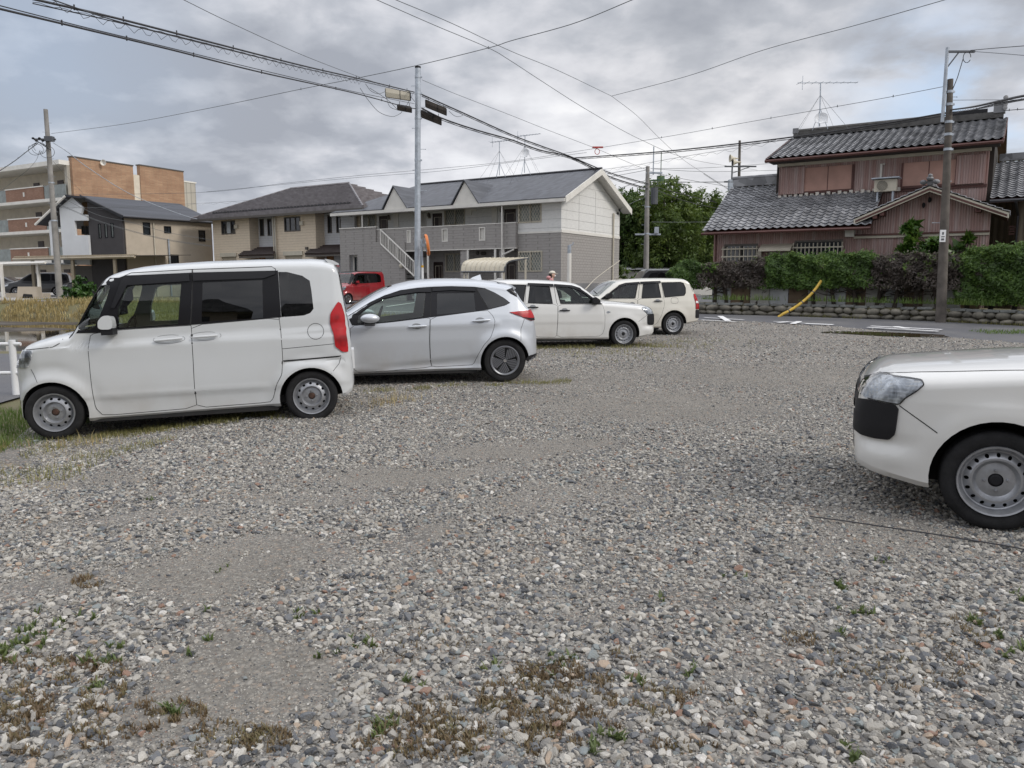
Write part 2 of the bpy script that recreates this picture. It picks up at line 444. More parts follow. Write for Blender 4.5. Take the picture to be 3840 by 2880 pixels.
def gravel_material():
    m, t, b = new_mat('gravel_bed'); o = coords(t)
    o2 = t.vmath('ADD', o, t.vmath('SCALE', t.noise(o, 3, 2, out='Color'), None)); o2.node.inputs[1].default_value = (0, 0, 0)
    c1 = t.node('ShaderNodeTexVoronoi'); t.link(o, c1.inputs[0]); c1.inputs['Scale'].default_value = 46
    c2 = t.node('ShaderNodeTexVoronoi'); t.link(o, c2.inputs[0]); c2.inputs['Scale'].default_value = 95
    def stonecol(v): return t.ramp(t.sep(v)[0], [(.0, (.10, .10, .105)), (.3, (.21, .20, .185)), (.6, (.27, .258, .232)), (.85, (.40, .38, .345)), (.97, (.40, .28, .2))])
    a = stonecol(c1.outputs['Color']); bb = stonecol(c2.outputs['Color'])
    a = t.mix(t.mrange(c1.outputs['Distance'], .25, .75, 0, .75), a, (.055, .05, .045, 1))
    bb = t.mix(t.mrange(c2.outputs['Distance'], .3, .8, 0, .6), bb, (.08, .075, .065, 1))
    patch = t.noise(o, .55, 6, .62, .4)
    dust = t.mix(t.noise(o, 70, 4), (.13, .118, .098, 1), (.25, .23, .195, 1))
    big = t.noise(o, .23, 5, .6)
    c = t.mix(t.mrange(patch, .42, .58), a, bb)
    at_ = t.node('ShaderNodeAttribute'); at_.attribute_name = 'dust'
    c = t.mix(t.mrange(t.math('ADD', at_.outputs['Fac'], t.math('MULTIPLY', t.math('SUBTRACT', t.noise(o, 9, 5, .7), .5), .9)), .15, .8, .10, .55), c, dust)
    c = t.mix(t.mrange(big, .5, .7, 0, .3), c, (.22, .20, .175, 1))
    t.link(c, b.inputs['Base Color'])
    h = t.math('SUBTRACT', t.math('MULTIPLY', c1.outputs['Distance'], -1), t.math('MULTIPLY', c2.outputs['Distance'], .4))
    t.link(t.bump(h, .8, .012), b.inputs['Normal']); b.inputs['Roughness'].default_value = .9
    return m
def ground_material():
    m, t, b = new_mat('soil_and_grass'); o = coords(t)
    n = t.noise(o, 1.3, 7, .65); n2_ = t.noise(o, 14, 4, .6)
    c = t.ramp(n, [(.3, (.10, .085, .05)), (.5, (.13, .12, .055)), (.68, (.075, .10, .03))])
    c = t.mix(t.math('MULTIPLY', n2_, .6), c, (.16, .14, .085, 1))
    t.link(c, b.inputs['Base Color']); t.link(t.bump(n2_, .7, .03), b.inputs['Normal']); b.inputs['Roughness'].default_value = .95
    return m
def asphalt_material():
    m, t, b = new_mat('asphalt'); o = coords(t)
    n = t.noise(o, 90, 4, .7); p_ = t.noise(t.vmath('MULTIPLY', o, (1, 1, 1)), .5, 6, .6)
    c = t.ramp(n, [(.3, (.055, .056, .062)), (.7, (.13, .13, .14))])
    c = t.mix(t.mrange(p_, .4, .65, 0, .45), c, (.16, .155, .15, 1))
    t.link(c, b.inputs['Base Color']); t.link(t.bump(n, .4, .006), b.inputs['Normal'])
    t.link(t.mrange(p_, .3, .7, .62, .85), b.inputs['Roughness']); return m
def road_paint():
    m, t, b = new_mat('worn_road_paint'); o = coords(t)
    n = t.noise(o, 9, 6, .7); t.link(t.ramp(n, [(.26, (.2, .2, .2)), (.32, (.72, .72, .72)), (.8, (.82, .82, .81))]), b.inputs['Base Color'])
    b.inputs['Roughness'].default_value = .7; return m
def water_mat(name, col=(.035, .028, .018)):
    m, t, b = new_mat(name); setp(b, col=col, rough=.03, spec=.5)
    o = coords(t); t.link(t.bump(t.noise(t.vmath('MULTIPLY', o, (1, 2.2, 1)), 1.6, 4), .03, .02), b.inputs['Normal']); return m
MAT['asphalt'] = asphalt_material(); MAT['roadpaint'] = road_paint()
MAT['gravelbed'] = gravel_material(); MAT['soil'] = ground_material()

def spaced(a, b, near, far, mid, span):
    L = list(np.arange(mid - span, mid + span, near)); x = mid + span; s = near
    up = []
    while x < b: up.append(x); s *= 1.25; x += min(s, far)
    x = mid - span - near; s = near; dn = []
    while x > a: dn.append(x); s *= 1.25; x -= min(s, far)
    return sorted(dn) + L + up + [b]
grid_mesh('ground', spaced(-900, 900, .5, 60, 0, 32), spaced(-100, 1400, .5, 80, 25, 32), MAT['soil'])

LOT = [(-8, -6), (30, -6), (34, 7), (20, 12.5), (12.2, 17.7), (9.9, 23.1), (7.3, 26.0), (3, 26.6), (-2, 25.2), (-8.2, 22), (-7.2, 16), (-5.9, 10.2), (-5.2, 8.2), (-4.55, 6.9), (-4.4, 6.0), (-5.2, 5.0), (-7, 3)]
def wobble(P, amp, step=.6, seed=1):
    r = random.Random(seed); return [(x + r.uniform(-amp, amp), y + r.uniform(-amp, amp)) for x, y in densify(P, step)]
DUST = []
def dust_patch(u, v, ru, rv, a):
    def gp(u_, v_): r_ = ray(u_, v_); t_ = (0 - EYE) / r_.z; return r_.x * t_, r_.y * t_
    x, y = gp(u, v); x2, _ = gp(u + ru, v); _, y1_ = gp(u, v - rv); _, y0_ = gp(u, v + rv); DUST.append((x, y, abs(x2 - x), (y1_ - y0_) / 2, a))
for q in [(250, 2200, 380, 55, .9), (900, 2130, 480, 75, .95), (1280, 2095, 260, 55, .85), (950, 2460, 135, 290, .9), (1150, 1850, 420, 32, .65), (1550, 1780, 420, 48, .9), (1880, 1680, 360, 50, .85), (2450, 1530, 620, 60, .8), (1720, 2010, 130, 55, .85), (450, 1930, 280, 28, .7), (450, 1770, 260, 26, .7), (2900, 1420, 700, 60, .6), (2150, 1900, 300, 45, .5), (3300, 2010, 420, 60, .6), (2300, 2290, 320, 45, .55), (2150, 1440, 500, 40, .5), (2950, 2450, 260, 60, .45), (1600, 2420, 60, 120, .5)]: dust_patch(*q)
def vnoise(x, y, s, seed):
    r = np.random.default_rng(seed); t = r.random((64, 64)); X = x / s + 100; Y = y / s + 100; xi = np.floor(X).astype(int); yi = np.floor(Y).astype(int); fx = sm(X - xi); fy = sm(Y - yi)
    q = lambda a, b: t[a % 64, b % 64]
    return (q(xi, yi) * (1 - fx) + q(xi + 1, yi) * fx) * (1 - fy) + (q(xi, yi + 1) * (1 - fx) + q(xi + 1, yi + 1) * fx) * fy
def dusty(x, y):
    x = np.asarray(x, float); y = np.asarray(y, float); wx = x + (vnoise(x, y, .7, 1) - .5) * .9; wy = y + (vnoise(x, y, .7, 2) - .5) * .9; m = np.zeros_like(x)
    for (cx, cy, rx, ry, a) in DUST: m = np.maximum(m, a * (1 - sm(np.sqrt(((wx - cx) / rx) ** 2 + ((wy - cy) / ry) ** 2) - .35)))
    n = vnoise(x, y, 1.6, 3) * .6 + vnoise(x, y, .5, 4) * .4
    return np.clip(m + (n - .5) * .5, 0, 1)
lot = drape('gravel_lot', wobble(LOT, .16, .8), MAT['gravelbed'], .022, .42)
_co = np.array([v.co[:] for v in lot.data.vertices]); _a = lot.data.attributes.new('dust', 'FLOAT', 'POINT'); _a.data.foreach_set('value', dusty(_co[:, 0], _co[:, 1]).astype(np.float32))
ROAD = [(60, -6), (34, 6.6), (20, 12.2), (12.1, 17.5), (9.8, 22.9), (7.2, 25.8), (3, 28.2), (-3, 29.6), (-9, 31.2), (-12.5, 33.5), (-18, 46), (-27, 60), (-20, 75), (20, 75), (14, 50), (10, 38), (9.2, 31.6), (10.4, 30.2), (14.9, 26.4), (18, 22), (36, 17.5), (90, 12), (90, -6)]
drape('road', ROAD, MAT['asphalt'], .012, 1.6)
drape('pavement', [(-30, 46.2), (-26, 45.2), (-95, 62), (-95, 90), (-32, 72)], M('pale_concrete_pad', (.36, .35, .33), .9, var=.15), .02, 3)
drape('lane', [(-95, 55), (-20, 43.5), (-20, 45.5), (-95, 60)], MAT['asphalt'], .02, 2)
drape('path', [(-6.7, 9.4), (-6.9, 12), (-8.0, 15.8), (-30, 15.8), (-30, 9.4)], MAT['asphalt'], .03, .8)
for nm, P in (('lane_line', [(-70, 54.0), (-24, 45.6), (-24, 45.75), (-70, 54.2)]),):
    tag(drape(nm, P, MAT['roadpaint'], .028, 1), kind='structure')
# paddy water
wv = [(-6, 16), (-120, 16), (-120, 46), (-18, 46)]
tag(npmesh('paddy_water', [(x, y, -.26) for x, y in wv], [(0, 3, 2, 1)], water_mat('paddy_water_surface')), kind='structure')
def mud(cx, cy, rx, ry, h, seed, name='mud_bank'):
    r = random.Random(seed); mb = MB(); n = 40; rings = 6; V = []
    for k_ in range(rings + 1):
        t_ = k_ / rings
        for j in range(n):
            a = 2 * math.pi * j / n; q = (1 + .25 * math.sin(3 * a + seed) + .12 * math.sin(7 * a + seed * 2)) * t_
            V.append((cx + rx * q * math.cos(a), cy + ry * q * math.sin(a), -.30 + h * (1 - t_ ** 2) + r.uniform(-.03, .03)))
    Fc = [(k_ * n + j, k_ * n + (j + 1) % n, (k_ + 1) * n + (j + 1) % n, (k_ + 1) * n + j) for k_ in range(rings) for j in range(n)]
    return tag(npmesh(name, V, Fc, M('wet_mud', (.06, .048, .035), .6, var=.4, bump=.6), smooth=True), kind='structure')
mud(-24, 34, 9, .7, .10, 2); mud(-19.5, 29.5, 3.5, .45, .10, 5)
# road markings on the far road: worn edge dashes, traced where they lie
def on_road(u, v, z):
    r = ray(u, v); t_ = (z - EYE) / r.z; return (r.x * t_, r.y * t_)
def stripe(pts, w_, name='road_marking'):
    P = [on_road(u, v, .25) for u, v in pts]; mb = MB()
    for (a, b) in zip(P[:-1], P[1:]):
        d = Vector((b[0] - a[0], b[1] - a[1], 0)).normalized(); n_ = Vector((-d.y, d.x, 0)) * w_ / 2
        mb.add([(a[0] - n_.x, a[1] - n_.y, g(*a) + .06), (b[0] - n_.x, b[1] - n_.y, g(*b) + .06), (b[0] + n_.x, b[1] + n_.y, g(*b) + .06), (a[0] + n_.x, a[1] + n_.y, g(*a) + .06)], [(0, 1, 2, 3)])
    return tag(mb.build(name, MAT['roadpaint']), kind='structure')
c6 = lambda a, b: (2900 + a * .42495, 1000 + b * .42495)
stripe([c6(860, 518), c6(1490, 540)], .22); stripe([c6(830, 526), c6(1460, 550)], .22)
stripe([c6(1080, 521), c6(1180, 533)], .2)
stripe([c6(290, 503), c6(530, 510)], .34); stripe([c6(160, 497), c6(330, 503)], .14); stripe([c6(0, 489), c6(250, 493)], .14); stripe([c6(40, 497), c6(140, 490)], .16)
stripe([c6(170, 505), c6(230, 488)], .18)
stripe([(2640, 1196), (2790, 1203)], .14); stripe([(2630, 1203), (2760, 1209)], .14); stripe([(2700, 1192), (2730, 1206)], .2)
# parking-bay lines in front of the apartment
for a, b in (((1420, 1133), (1520, 1127)), ((1450, 1155), (1560, 1143)), ((1440, 1171), (1640, 1173))):
    P = [on_road(*a, .3), on_road(*b, .3)]; mb = MB()
    d = Vector((P[1][0] - P[0][0], P[1][1] - P[0][1], 0)).normalized(); n_ = Vector((-d.y, d.x, 0)) * .09
    mb.add([(p[0] + s_ * n_.x, p[1] + s_ * n_.y, g(*p) + .03) for p, s_ in ((P[0], -1), (P[1], -1), (P[1], 1), (P[0], 1))], [(0, 1, 2, 3)])
    tag(mb.build('parking_line', MAT['roadpaint']), kind='structure')
# puddle
pc = on_road(3330, 1256, .13)
P = [(pc[0] + 1.3 * math.cos(a) * (1 + .10 * math.sin(3 * a) + .06 * math.sin(5 * a + 1)) - .5 * math.sin(a), pc[1] + 1.1 * math.sin(a) * (1 - .45 * math.cos(a) ** 2) * (1 + .2 * math.cos(2 * a)) - .25 * math.cos(a)) for a in np.linspace(0, 2 * math.pi, 40, endpoint=False)]
drape('puddle', P, water_mat('puddle_water', (.05, .035, .02)), .034, .3)

# ------------------------------------------------------------------ vehicles
class Body:
    def __init__(s, top, bot, plan, prof, rr=.12, nexp=2.6, bump=None):
        s.top, s.bot, s.plan, s.prof = map(lerp_tab, (top, bot, plan, prof)); s.rr = rr; s.n = nexp; s.bump = bump
        s.x0, s.x1 = top[0][0], top[-1][0]
    def wid(s, x, z):
        w_ = s.plan(x) * s.prof(z)
        if s.bump: w_ += s.bump(x, z)
        return w_
    def section(s, x, inset=0.0, floor=None):
        zt, zb = s.top(x) - inset, s.bot(x)
        if floor is not None: zb = floor
        rr = min(s.rr, .45 * (zt - zb)); ze = zt - rr; pts = [(0, zb)]
        z_ = zb + min(.035, .2 * (zt - zb)); w0 = s.wid(x, z_) - inset
        pts += [(w0 * .6, zb), (w0 - .035 if floor is None else w0, zb)]
        for k_ in range(57):
            z = z_ + (ze - z_) * k_ / 56; pts.append((max(.02, s.wid(x, z) - inset), z))
        we = pts[-1][0]
        for k_ in range(1, 13):
            a = math.pi / 2 * k_ / 12; pts.append((we * max(0, math.cos(a)) ** (2 / s.n) if k_ < 12 else 0, ze + (zt - ze) * math.sin(a) ** (2 / s.n)))
        return pts
    def mesh(s, x0=None, x1=None, inset=0.0, floor=None, nst=110):
        x0 = s.x0 if x0 is None else x0; x1 = s.x1 if x1 is None else x1
        u = np.linspace(0, 1, nst); xs = x0 + (x1 - x0) * (u - .055 * np.sin(4 * np.pi * u) / 1.0 * 0) if False else x0 + (x1 - x0) * (.5 - .5 * np.cos(np.pi * (.15 * u ** 1 * 0 + u))) * .55 + (x1 - x0) * u * .45
        mb = MB(); V = []; m = None
        for x in xs:
            p = s.section(float(x), inset, floor); full = [(x, -y, z) for y, z in p] + [(x, y, z) for y, z in p[-2:0:-1]]
            m = len(full); V += full
        n = len(xs)
        Fc = [(i * m + j, (i + 1) * m + j, (i + 1) * m + (j + 1) % m, i * m + (j + 1) % m) for i in range(n - 1) for j in range(m)]
        Fc += [tuple(range(m)), tuple((n - 1) * m + j for j in range(m))[::-1]]
        mb.add(V, Fc); return mb

def patch(bvh, poly, axis='L', off=.004, thick=.012, step=.05, mirror=1):
    """a panel that follows the body: outline in side (x,z), top (x,y), front/rear (y,z) view"""
    V2, Fc = tri_poly(poly, step)
    if not Fc: return MB()
    n = len(V2); A = []; B = []
    for a, b in V2:
        if axis == 'L': o, d = Vector((a, -2 * mirror, b)), Vector((0, mirror, 0))
        elif axis == 'T': o, d = Vector((a, b, 3)), Vector((0, 0, -1))
        elif axis == 'F': o, d = Vector((-8, a, b)), Vector((1, 0, 0))
        else: o, d = Vector((8, a, b)), Vector((-1, 0, 0))
        h = bvh.ray_cast(o, d)
        if h[0] is None:
            q = {'L': Vector((a, -.5 * mirror, b)), 'T': Vector((a, b, 1)), 'F': Vector((-3, a, b)), 'R': Vector((3, a, b))}[axis]
            h = bvh.find_nearest(q)
        P, N = h[0], h[1]
        if N.dot(d) > 0: N = -N
        A.append(P + N * off); B.append(P + N * (off - thick))
    cnt = {}
    for f in Fc:
        for i in range(3):
            e = (f[i], f[(i + 1) % 3]); cnt[e] = cnt.get(e, 0) + 1
    mb = MB(); fs = list(Fc) + [tuple(n + i for i in f[::-1]) for f in Fc]
    for (a, b) in cnt:
        if (b, a) not in cnt: fs.append((b, a, n + a, n + b))
    mb.add(A + B, fs); return mb
def sheet(bvh, poly, axis='L', off=.0, step=.08, mirror=1):
    mb = patch(bvh, poly, axis, off, .001, step, mirror); n = len(mb.v) // 2
    r = MB(); r.v = mb.v[:n]; r.f = [f for f in mb.f if all(i < n for i in f)]; return r

class Car:
    def __init__(s, name, label, cat, loc, yaw, tilt=0, flip=False, group=None, bodymat=None, wheel_r=.28, wheels=(0, 2.5), half=.74, lenx=None):
        s.root = thing(name, label, cat, loc, group, rot=(0, 0, 0))
        s.flip = -1 if flip else 1
        s.half = half; s.bm = bodymat; s.r = wheel_r; s.wx = wheels
        s.M = (Matrix.Translation(loc) @ Matrix.Rotation(R(yaw), 4, 'Z') @ Matrix.Rotation(-tilt, 4, 'Y'))
        s.root.matrix_world = s.M
    def fin(s, mb, name, mat, parent=None, smooth=True, angle=40, cut=None, label=None):
        """local car coordinates (near side plane y=0 -> shifted by half width, mirrored when flipped)"""
        if not mb.v: return None
        o = mb.build(name, mat, None, smooth, angle=angle)
        if cut: boolean(o, cut); 
        me = o.data; co = np.empty(len(me.vertices) * 3, dtype=np.float32); me.vertices.foreach_get('co', co); co = co.reshape(-1, 3)
        co[:, 1] += s.half
        if s.flip < 0: co[:, 0] *= -1
        me.vertices.foreach_set('co', co.ravel())
        if s.flip < 0: me.flip_normals()
        if smooth: smooth_sharp(o, angle)
        me.update(); o.parent = parent or s.root; ROOT[o] = Vector((0, 0, 0))
        if label: o['label'] = label
        return o

def steel_wheel(kind):
    """meshes for tyre + rim centred on the wheel axis, outer face towards -y"""
    return kind
def wheel_parts(r, w_, rim_r, kind):
    ty = MB()
    prof = [(rim_r - .004, -w_ * .38), (rim_r + .012, -w_ * .46), (r * .86, -w_ * .53), (r * .955, -w_ * .49), (r * .985, -w_ * .43), (r, -w_ * .36)]
    for gx in (-.2, 0, .2): prof += [(r, (gx - .045) * w_), (r - .007, (gx - .04) * w_), (r - .007, (gx + .04) * w_), (r, (gx + .045) * w_)]
    prof += [(r, w_ * .36), (r * .985, w_ * .43), (r * .9, w_ * .5), (rim_r, w_ * .42)]
    ty.lathe(prof, 64)
    rim = MB(); cut = None; nuts = MB(); hub = MB(); f = -w_
    if kind in ('probox', 'nbox'):
        k_ = rim_r
        pr = [(k_ + .008, -.47), (k_ + .006, -.52), (k_ - .004, -.50), (k_ - .012, -.38), (k_ - .020, -.28), (k_ * .88, -.20), (k_ * .84, -.18), (k_ * .80, -.23), (k_ * .67, -.34), (k_ * .61, -.345),
              (k_ * .565, -.25), (k_ * .50, -.17), (k_ * .40, -.19), (k_ * .30, -.225), (k_ * .20, -.22)]
        if kind == 'nbox': pr[7:11] = [(k_ * .80, -.28), (k_ * .66, -.38), (k_ * .58, -.41), (k_ * .53, -.33)]
        front = [(a, b * w_) for a, b in pr]
        back = [(a - .0, b * w_ + .006) for a, b in pr[::-1]]
        back[-1] = (k_ + .008, -.2 * w_); rim.lathe(front + back, 72)
        nh = 16 if kind == 'probox' else 12; cu = MB(); hr = .0115 if kind == 'probox' else .014
        rr_ = rim_r * (.755 if kind == 'probox' else .74)
        for j in range(nh):
            a = 2 * math.pi * (j + .5) / nh; c = Vector((rr_ * math.cos(a), 0, rr_ * math.sin(a)))
            tx = Vector((-math.sin(a), 0, math.cos(a))); rx = Vector((math.cos(a), 0, math.sin(a))); ring = []
            for q in range(10):
                b = 2 * math.pi * q / 10
                ring.append(c + tx * math.cos(b) * hr * (1.0 if kind == 'probox' else 1.15) + rx * math.sin(b) * hr * (1.15 if kind == 'probox' else .85))
            cu.prism([p + Vector((0, -.3, 0)) for p in ring], [p + Vector((0, .3, 0)) for p in ring])
        cut = tmp_mesh(cu)
        for j in range(4):
            a = 2 * math.pi * j / 4 + .3; c = (rim_r * .30 * math.cos(a), -.215 * w_, rim_r * .30 * math.sin(a))
            rim.lathe([(.0005, c[1] - .016), (.006, c[1] - .015), (.0095, c[1] - .008), (.0095, c[1] + .006)], 8, (c[0], 0, c[2]), 'y', closed=False)
        hub.lathe([(.0005, -.28 * w_), (rim_r * .13, -.275 * w_), (rim_r * .17, -.23 * w_), (rim_r * .19, -.1 * w_)], 20, axis='y', closed=False)
    elif kind == 'cover':
        k_ = rim_r
        pr = [(k_ + .01, -.46), (k_ + .012, -.53), (k_, -.545), (k_ * .93, -.50), (k_ * .90, -.49)]
        front = [(a, b * w_) for a, b in pr]; back = [(a, b * w_ + .02) for a, b in pr[::-1]]
        rim.lathe(front + back, 72)
        # five fans of parallel raised blades, dark gaps between
        for sct in range(5):
            a0 = 2 * math.pi * sct / 5 + .35; d1 = Vector((math.cos(a0), 0, math.sin(a0))); d2 = Vector((math.cos(a0 + 1.05), 0, math.sin(a0 + 1.05)))
            for j in range(7):
                base = d1 * (k_ * (.06 + .135 * j)); u_ = d2
                # blade runs from the spoke line along d2 until the ring or the next spoke
                L = 0
                while (base + u_ * (L + .005)).length < k_ * .92 and L < k_ * (.75 + .0 * j): L += .005
                e = base + u_ * L; n_ = Vector((-u_.z, 0, u_.x)) * k_ * .036
                y0, y1 = -.49 * w_, -.52 * w_
                A = [base - n_, e - n_, e + n_, base + n_]
                rim.prism([p + Vector((0, y0 + .02, 0)) for p in A], [p + Vector((0, (y0 if q in (0, 3) else y1), 0)) for q, p in enumerate(A)])
        hub.lathe([(.0005, -.30 * w_), (k_ * .95, -.42 * w_), (k_ * .97, -.2 * w_)], 40, axis='y', closed=False)
        nuts.lathe([(.0005, -.56 * w_), (k_ * .12, -.55 * w_), (k_ * .14, -.5 * w_)], 20, axis='y', closed=False)
    else:  # ten thin spokes
        k_ = rim_r
        pr = [(k_ + .01, -.46), (k_ + .012, -.53), (k_, -.545), (k_ * .93, -.50)]
        rim.lathe([(a, b * w_) for a, b in pr] + [(a, b * w_ + .02) for a, b in pr[::-1]], 48)
        for j in range(10):
            a = 2 * math.pi * j / 10; u_ = Vector((math.cos(a), 0, math.sin(a))); n_ = Vector((-u_.z, 0, u_.x)) * k_ * .05
            A = [u_ * k_ * .15 - n_, u_ * k_ * .95 - n_ * 1.5, u_ * k_ * .95 + n_ * 1.5, u_ * k_ * .15 + n_]
            rim.prism([p + Vector((0, -.38 * w_, 0)) for p in A], [p + Vector((0, -.50 * w_, 0)) for p in A])
        hub.lathe([(.0005, -.25 * w_), (k_ * .93, -.30 * w_), (k_ * .95, -.1 * w_)], 32, axis='y', closed=False)
        nuts.lathe([(.0005, -.53 * w_), (k_ * .16, -.52 * w_), (k_ * .18, -.3 * w_)], 16, axis='y', closed=False)
    return ty, rim, hub, nuts, cut
_W = {}
def wheel_set(car, kind, r, w_, rim_r, xs, inset=.02, rimmat='steel', hubmat='hub'):
    key = (kind, r, w_, rim_r)
    if key not in _W:
        ty, rim, hub, nuts, cut = wheel_parts(r, w_, rim_r, kind)
        def mk(mb, nm, mat):
            o = mb.build(nm, mat, None, True, angle=35)
            return o
        a = mk(ty, 'tyre', MAT['rubber']); b = mk(rim, 'rim', MAT[rimmat])
        if cut: boolean(b, [cut]); smooth_sharp(b, 30)
        dark = MB(); dark.lathe([(.001, .0), (rim_r * .98, .0), (rim_r * .98, w_ * .3), (.001, w_ * .3)], 32, closed=False)
        c = mk(dark, 'wheel', MAT['liner']); d = mk(hub, 'hub', MAT[hubmat]); e = mk(nuts, 'wheel_nuts', MAT['chrome']) if nuts.v else None
        _W[key] = [x.data for x in (c, a, b, d, e) if x]
        for x in (c, a, b, d, e):
            if x: bpy.data.objects.remove(x)
    names = ('wheel', 'tyre', 'rim', 'hub', 'centre_cap')
    for x in xs:
        for side in (1, -1):
            wob = None
            for nm, me in zip(names, _W[key]):
                o = bpy.data.objects.new(nm, me); COL.objects.link(o); ROOT[o] = Vector((0, 0, 0))
                if nm == 'wheel':
                    o.parent = car.root; wob = o
                    y = inset + w_ * .5 if side == 1 else 2 * car.half - inset - w_ * .5
                    o.matrix_local = Matrix.Translation((x * car.flip, y, r)) @ Matrix.Rotation(0 if side == 1 else math.pi, 4, 'Z') @ Matrix.Rotation(R(random.uniform(0, 20)), 4, 'Y')
                else: o.parent = wob

def rnd(P, it=2, q=.2): return chaikin(P, it, q)
def mirror_y(mb):
    r = MB(); r.v = [(x, -y, z) for x, y, z in mb.v]; r.f = [f[::-1] for f in mb.f]; return r
def both(car, mb, name, mat, **kw):
    o = car.fin(mb, name, mat, **kw); car.fin(mirror_y(mb), name, mat, **kw); return o

def build_shell(car, B, mat, arch_r, arch_xs, arch_z, cabin=None, holes=(), wind=None, rearw=None, name='body'):
    mb = B.mesh(); bvh = BVHTree.FromPolygons([Vector(v) for v in mb.v], [list(f) for f in mb.f])
    o = mb.build(name, mat, None, True)
    cuts = []
    a = MB()
    for x in arch_xs:
        for sgn in (-1, 1):
            ring = [(x + arch_r * math.cos(t_), arch_z + arch_r * math.sin(t_)) for t_ in np.linspace(0, 2 * math.pi, 40, endpoint=False)]
            ring = [(p, q if q > 0 else q - .4) for p, q in ring]
            a.prism([(p, sgn * 1.2, q) for p, q in ring], [(p, sgn * (car.half - .30), q) for p, q in ring])
    cuts.append(tmp_mesh(a, MAT['liner']))
    win = None
    if cabin:
        cx0, cx1, fl, ins = cabin
        c = B.mesh(cx0, cx1, ins, fl, 40); cuts.append(tmp_mesh(c, MAT['interior']))
    if holes:
        h = MB()
        for P in holes: h.prism([(x, -1.3, z) for x, z in P], [(x, 1.3, z) for x, z in P])
        win = tmp_mesh(h, MAT['gloss_black']); cuts.append(win)
    if wind:
        h = MB(); (P, xa, xb) = wind; h.prism([(xa, y, z) for y, z in P], [(xb, y, z) for y, z in P]); cuts.append(tmp_mesh(h, MAT['gloss_black']))
    if rearw:
        h = MB(); (P, xa, xb) = rearw; h.prism([(xa, y, z) for y, z in P], [(xb, y, z) for y, z in P]); cuts.append(tmp_mesh(h, MAT['gloss_black']))
    boolean(o, cuts)
    mb2 = MB(); me = o.data
    # shift into the car frame
    co = np.empty(len(me.vertices) * 3, dtype=np.float32); me.vertices.foreach_get('co', co); co = co.reshape(-1, 3); co[:, 1] += car.half
    if car.flip < 0: co[:, 0] *= -1
    me.vertices.foreach_set('co', co.ravel())
    if car.flip < 0: me.flip_normals()
    smooth_sharp(o, 32); me.update(); o.parent = car.root; ROOT[o] = Vector((0, 0, 0))
    return o, bvh, win
def bar(x0, z0, x1, z1, y, r, depth=.02):
    """small rounded pull handle standing off the door"""
    mb = MB(); a = Vector((x0, y, z0)); b = Vector((x1, y, z1)); n = 6
    pts = [a.lerp(b, k_ / n) + Vector((0, -depth * math.sin(math.pi * (.12 + .76 * k_ / n)), 0)) for k_ in range(n + 1)]
    return mb.tube(pts, [r * .75] + [r] * (n - 1) + [r * .75], 10)
def ell(c, rad, n=16, m=10):
    mb = MB(); V = []
    for i in range(m + 1):
        a = math.pi * i / m
        for j in range(n):
            b = 2 * math.pi * j / n; V.append((c[0] + rad[0] * math.cos(a), c[1] + rad[1] * math.sin(a) * math.cos(b), c[2] + rad[2] * math.sin(a) * math.sin(b)))
    return mb.add(V, [(i * n + j, i * n + (j + 1) % n, (i + 1) * n + (j + 1) % n, (i + 1) * n + j) for i in range(m) for j in range(n)])
def outline(P, w_):
    """thin closed strip polygons around an outline (as separate quads in 2D)"""
    Q = densify(P, .05); n = len(Q); r = []
    for i in range(n):
        a = Vector(Q[i]); b = Vector(Q[(i + 1) % n]); d = (b - a).normalized(); nn = Vector((-d.y, d.x)) * w_ / 2; e = d * w_ * .25
        r.append([a - nn - e, b - nn + e, b + nn + e, a + nn - e])
    return r
def seam(bvh, path, w_=.006, off=.0012, axis='L', mirror=1, closed=False):
    mb = MB(); Q = list(path) + ([path[0]] if closed else [])
    D = []
    for a, b in zip(Q[:-1], Q[1:]):
        a = Vector(a); b = Vector(b); n = max(1, int((b - a).length / .04)); D += [a.lerp(b, k_ / n) for k_ in range(n)]
    D.append(Vector(Q[-1])); V = []
    for i, p in enumerate(D):
        d = (D[min(i + 1, len(D) - 1)] - D[max(i - 1, 0)]).normalized(); nn = Vector((-d.y, d.x)) * w_ / 2
        for s_ in (-1, 1):
            q = p + nn * s_
            if axis == 'L': h = bvh.ray_cast(Vector((q.x, -2 * mirror, q.y)), Vector((0, mirror, 0)))
            elif axis == 'T': h = bvh.ray_cast(Vector((q.x, q.y, 3)), Vector((0, 0, -1)))
            elif axis == 'F': h = bvh.ray_cast(Vector((-8, q.x, q.y)), Vector((1, 0, 0)))
            else: h = bvh.ray_cast(Vector((8, q.x, q.y)), Vector((-1, 0, 0)))
            if h[0] is None: h = bvh.find_nearest(Vector((q.x, -.5, q.y)))
            N = h[1]; V.append(h[0] + N * off)
    mb.add(V, [(2 * i, 2 * i + 1, 2 * i + 3, 2 * i + 2) for i in range(len(D) - 1)]); return mb
def gauss(d, s_): return math.exp(-(d / s_) ** 2)
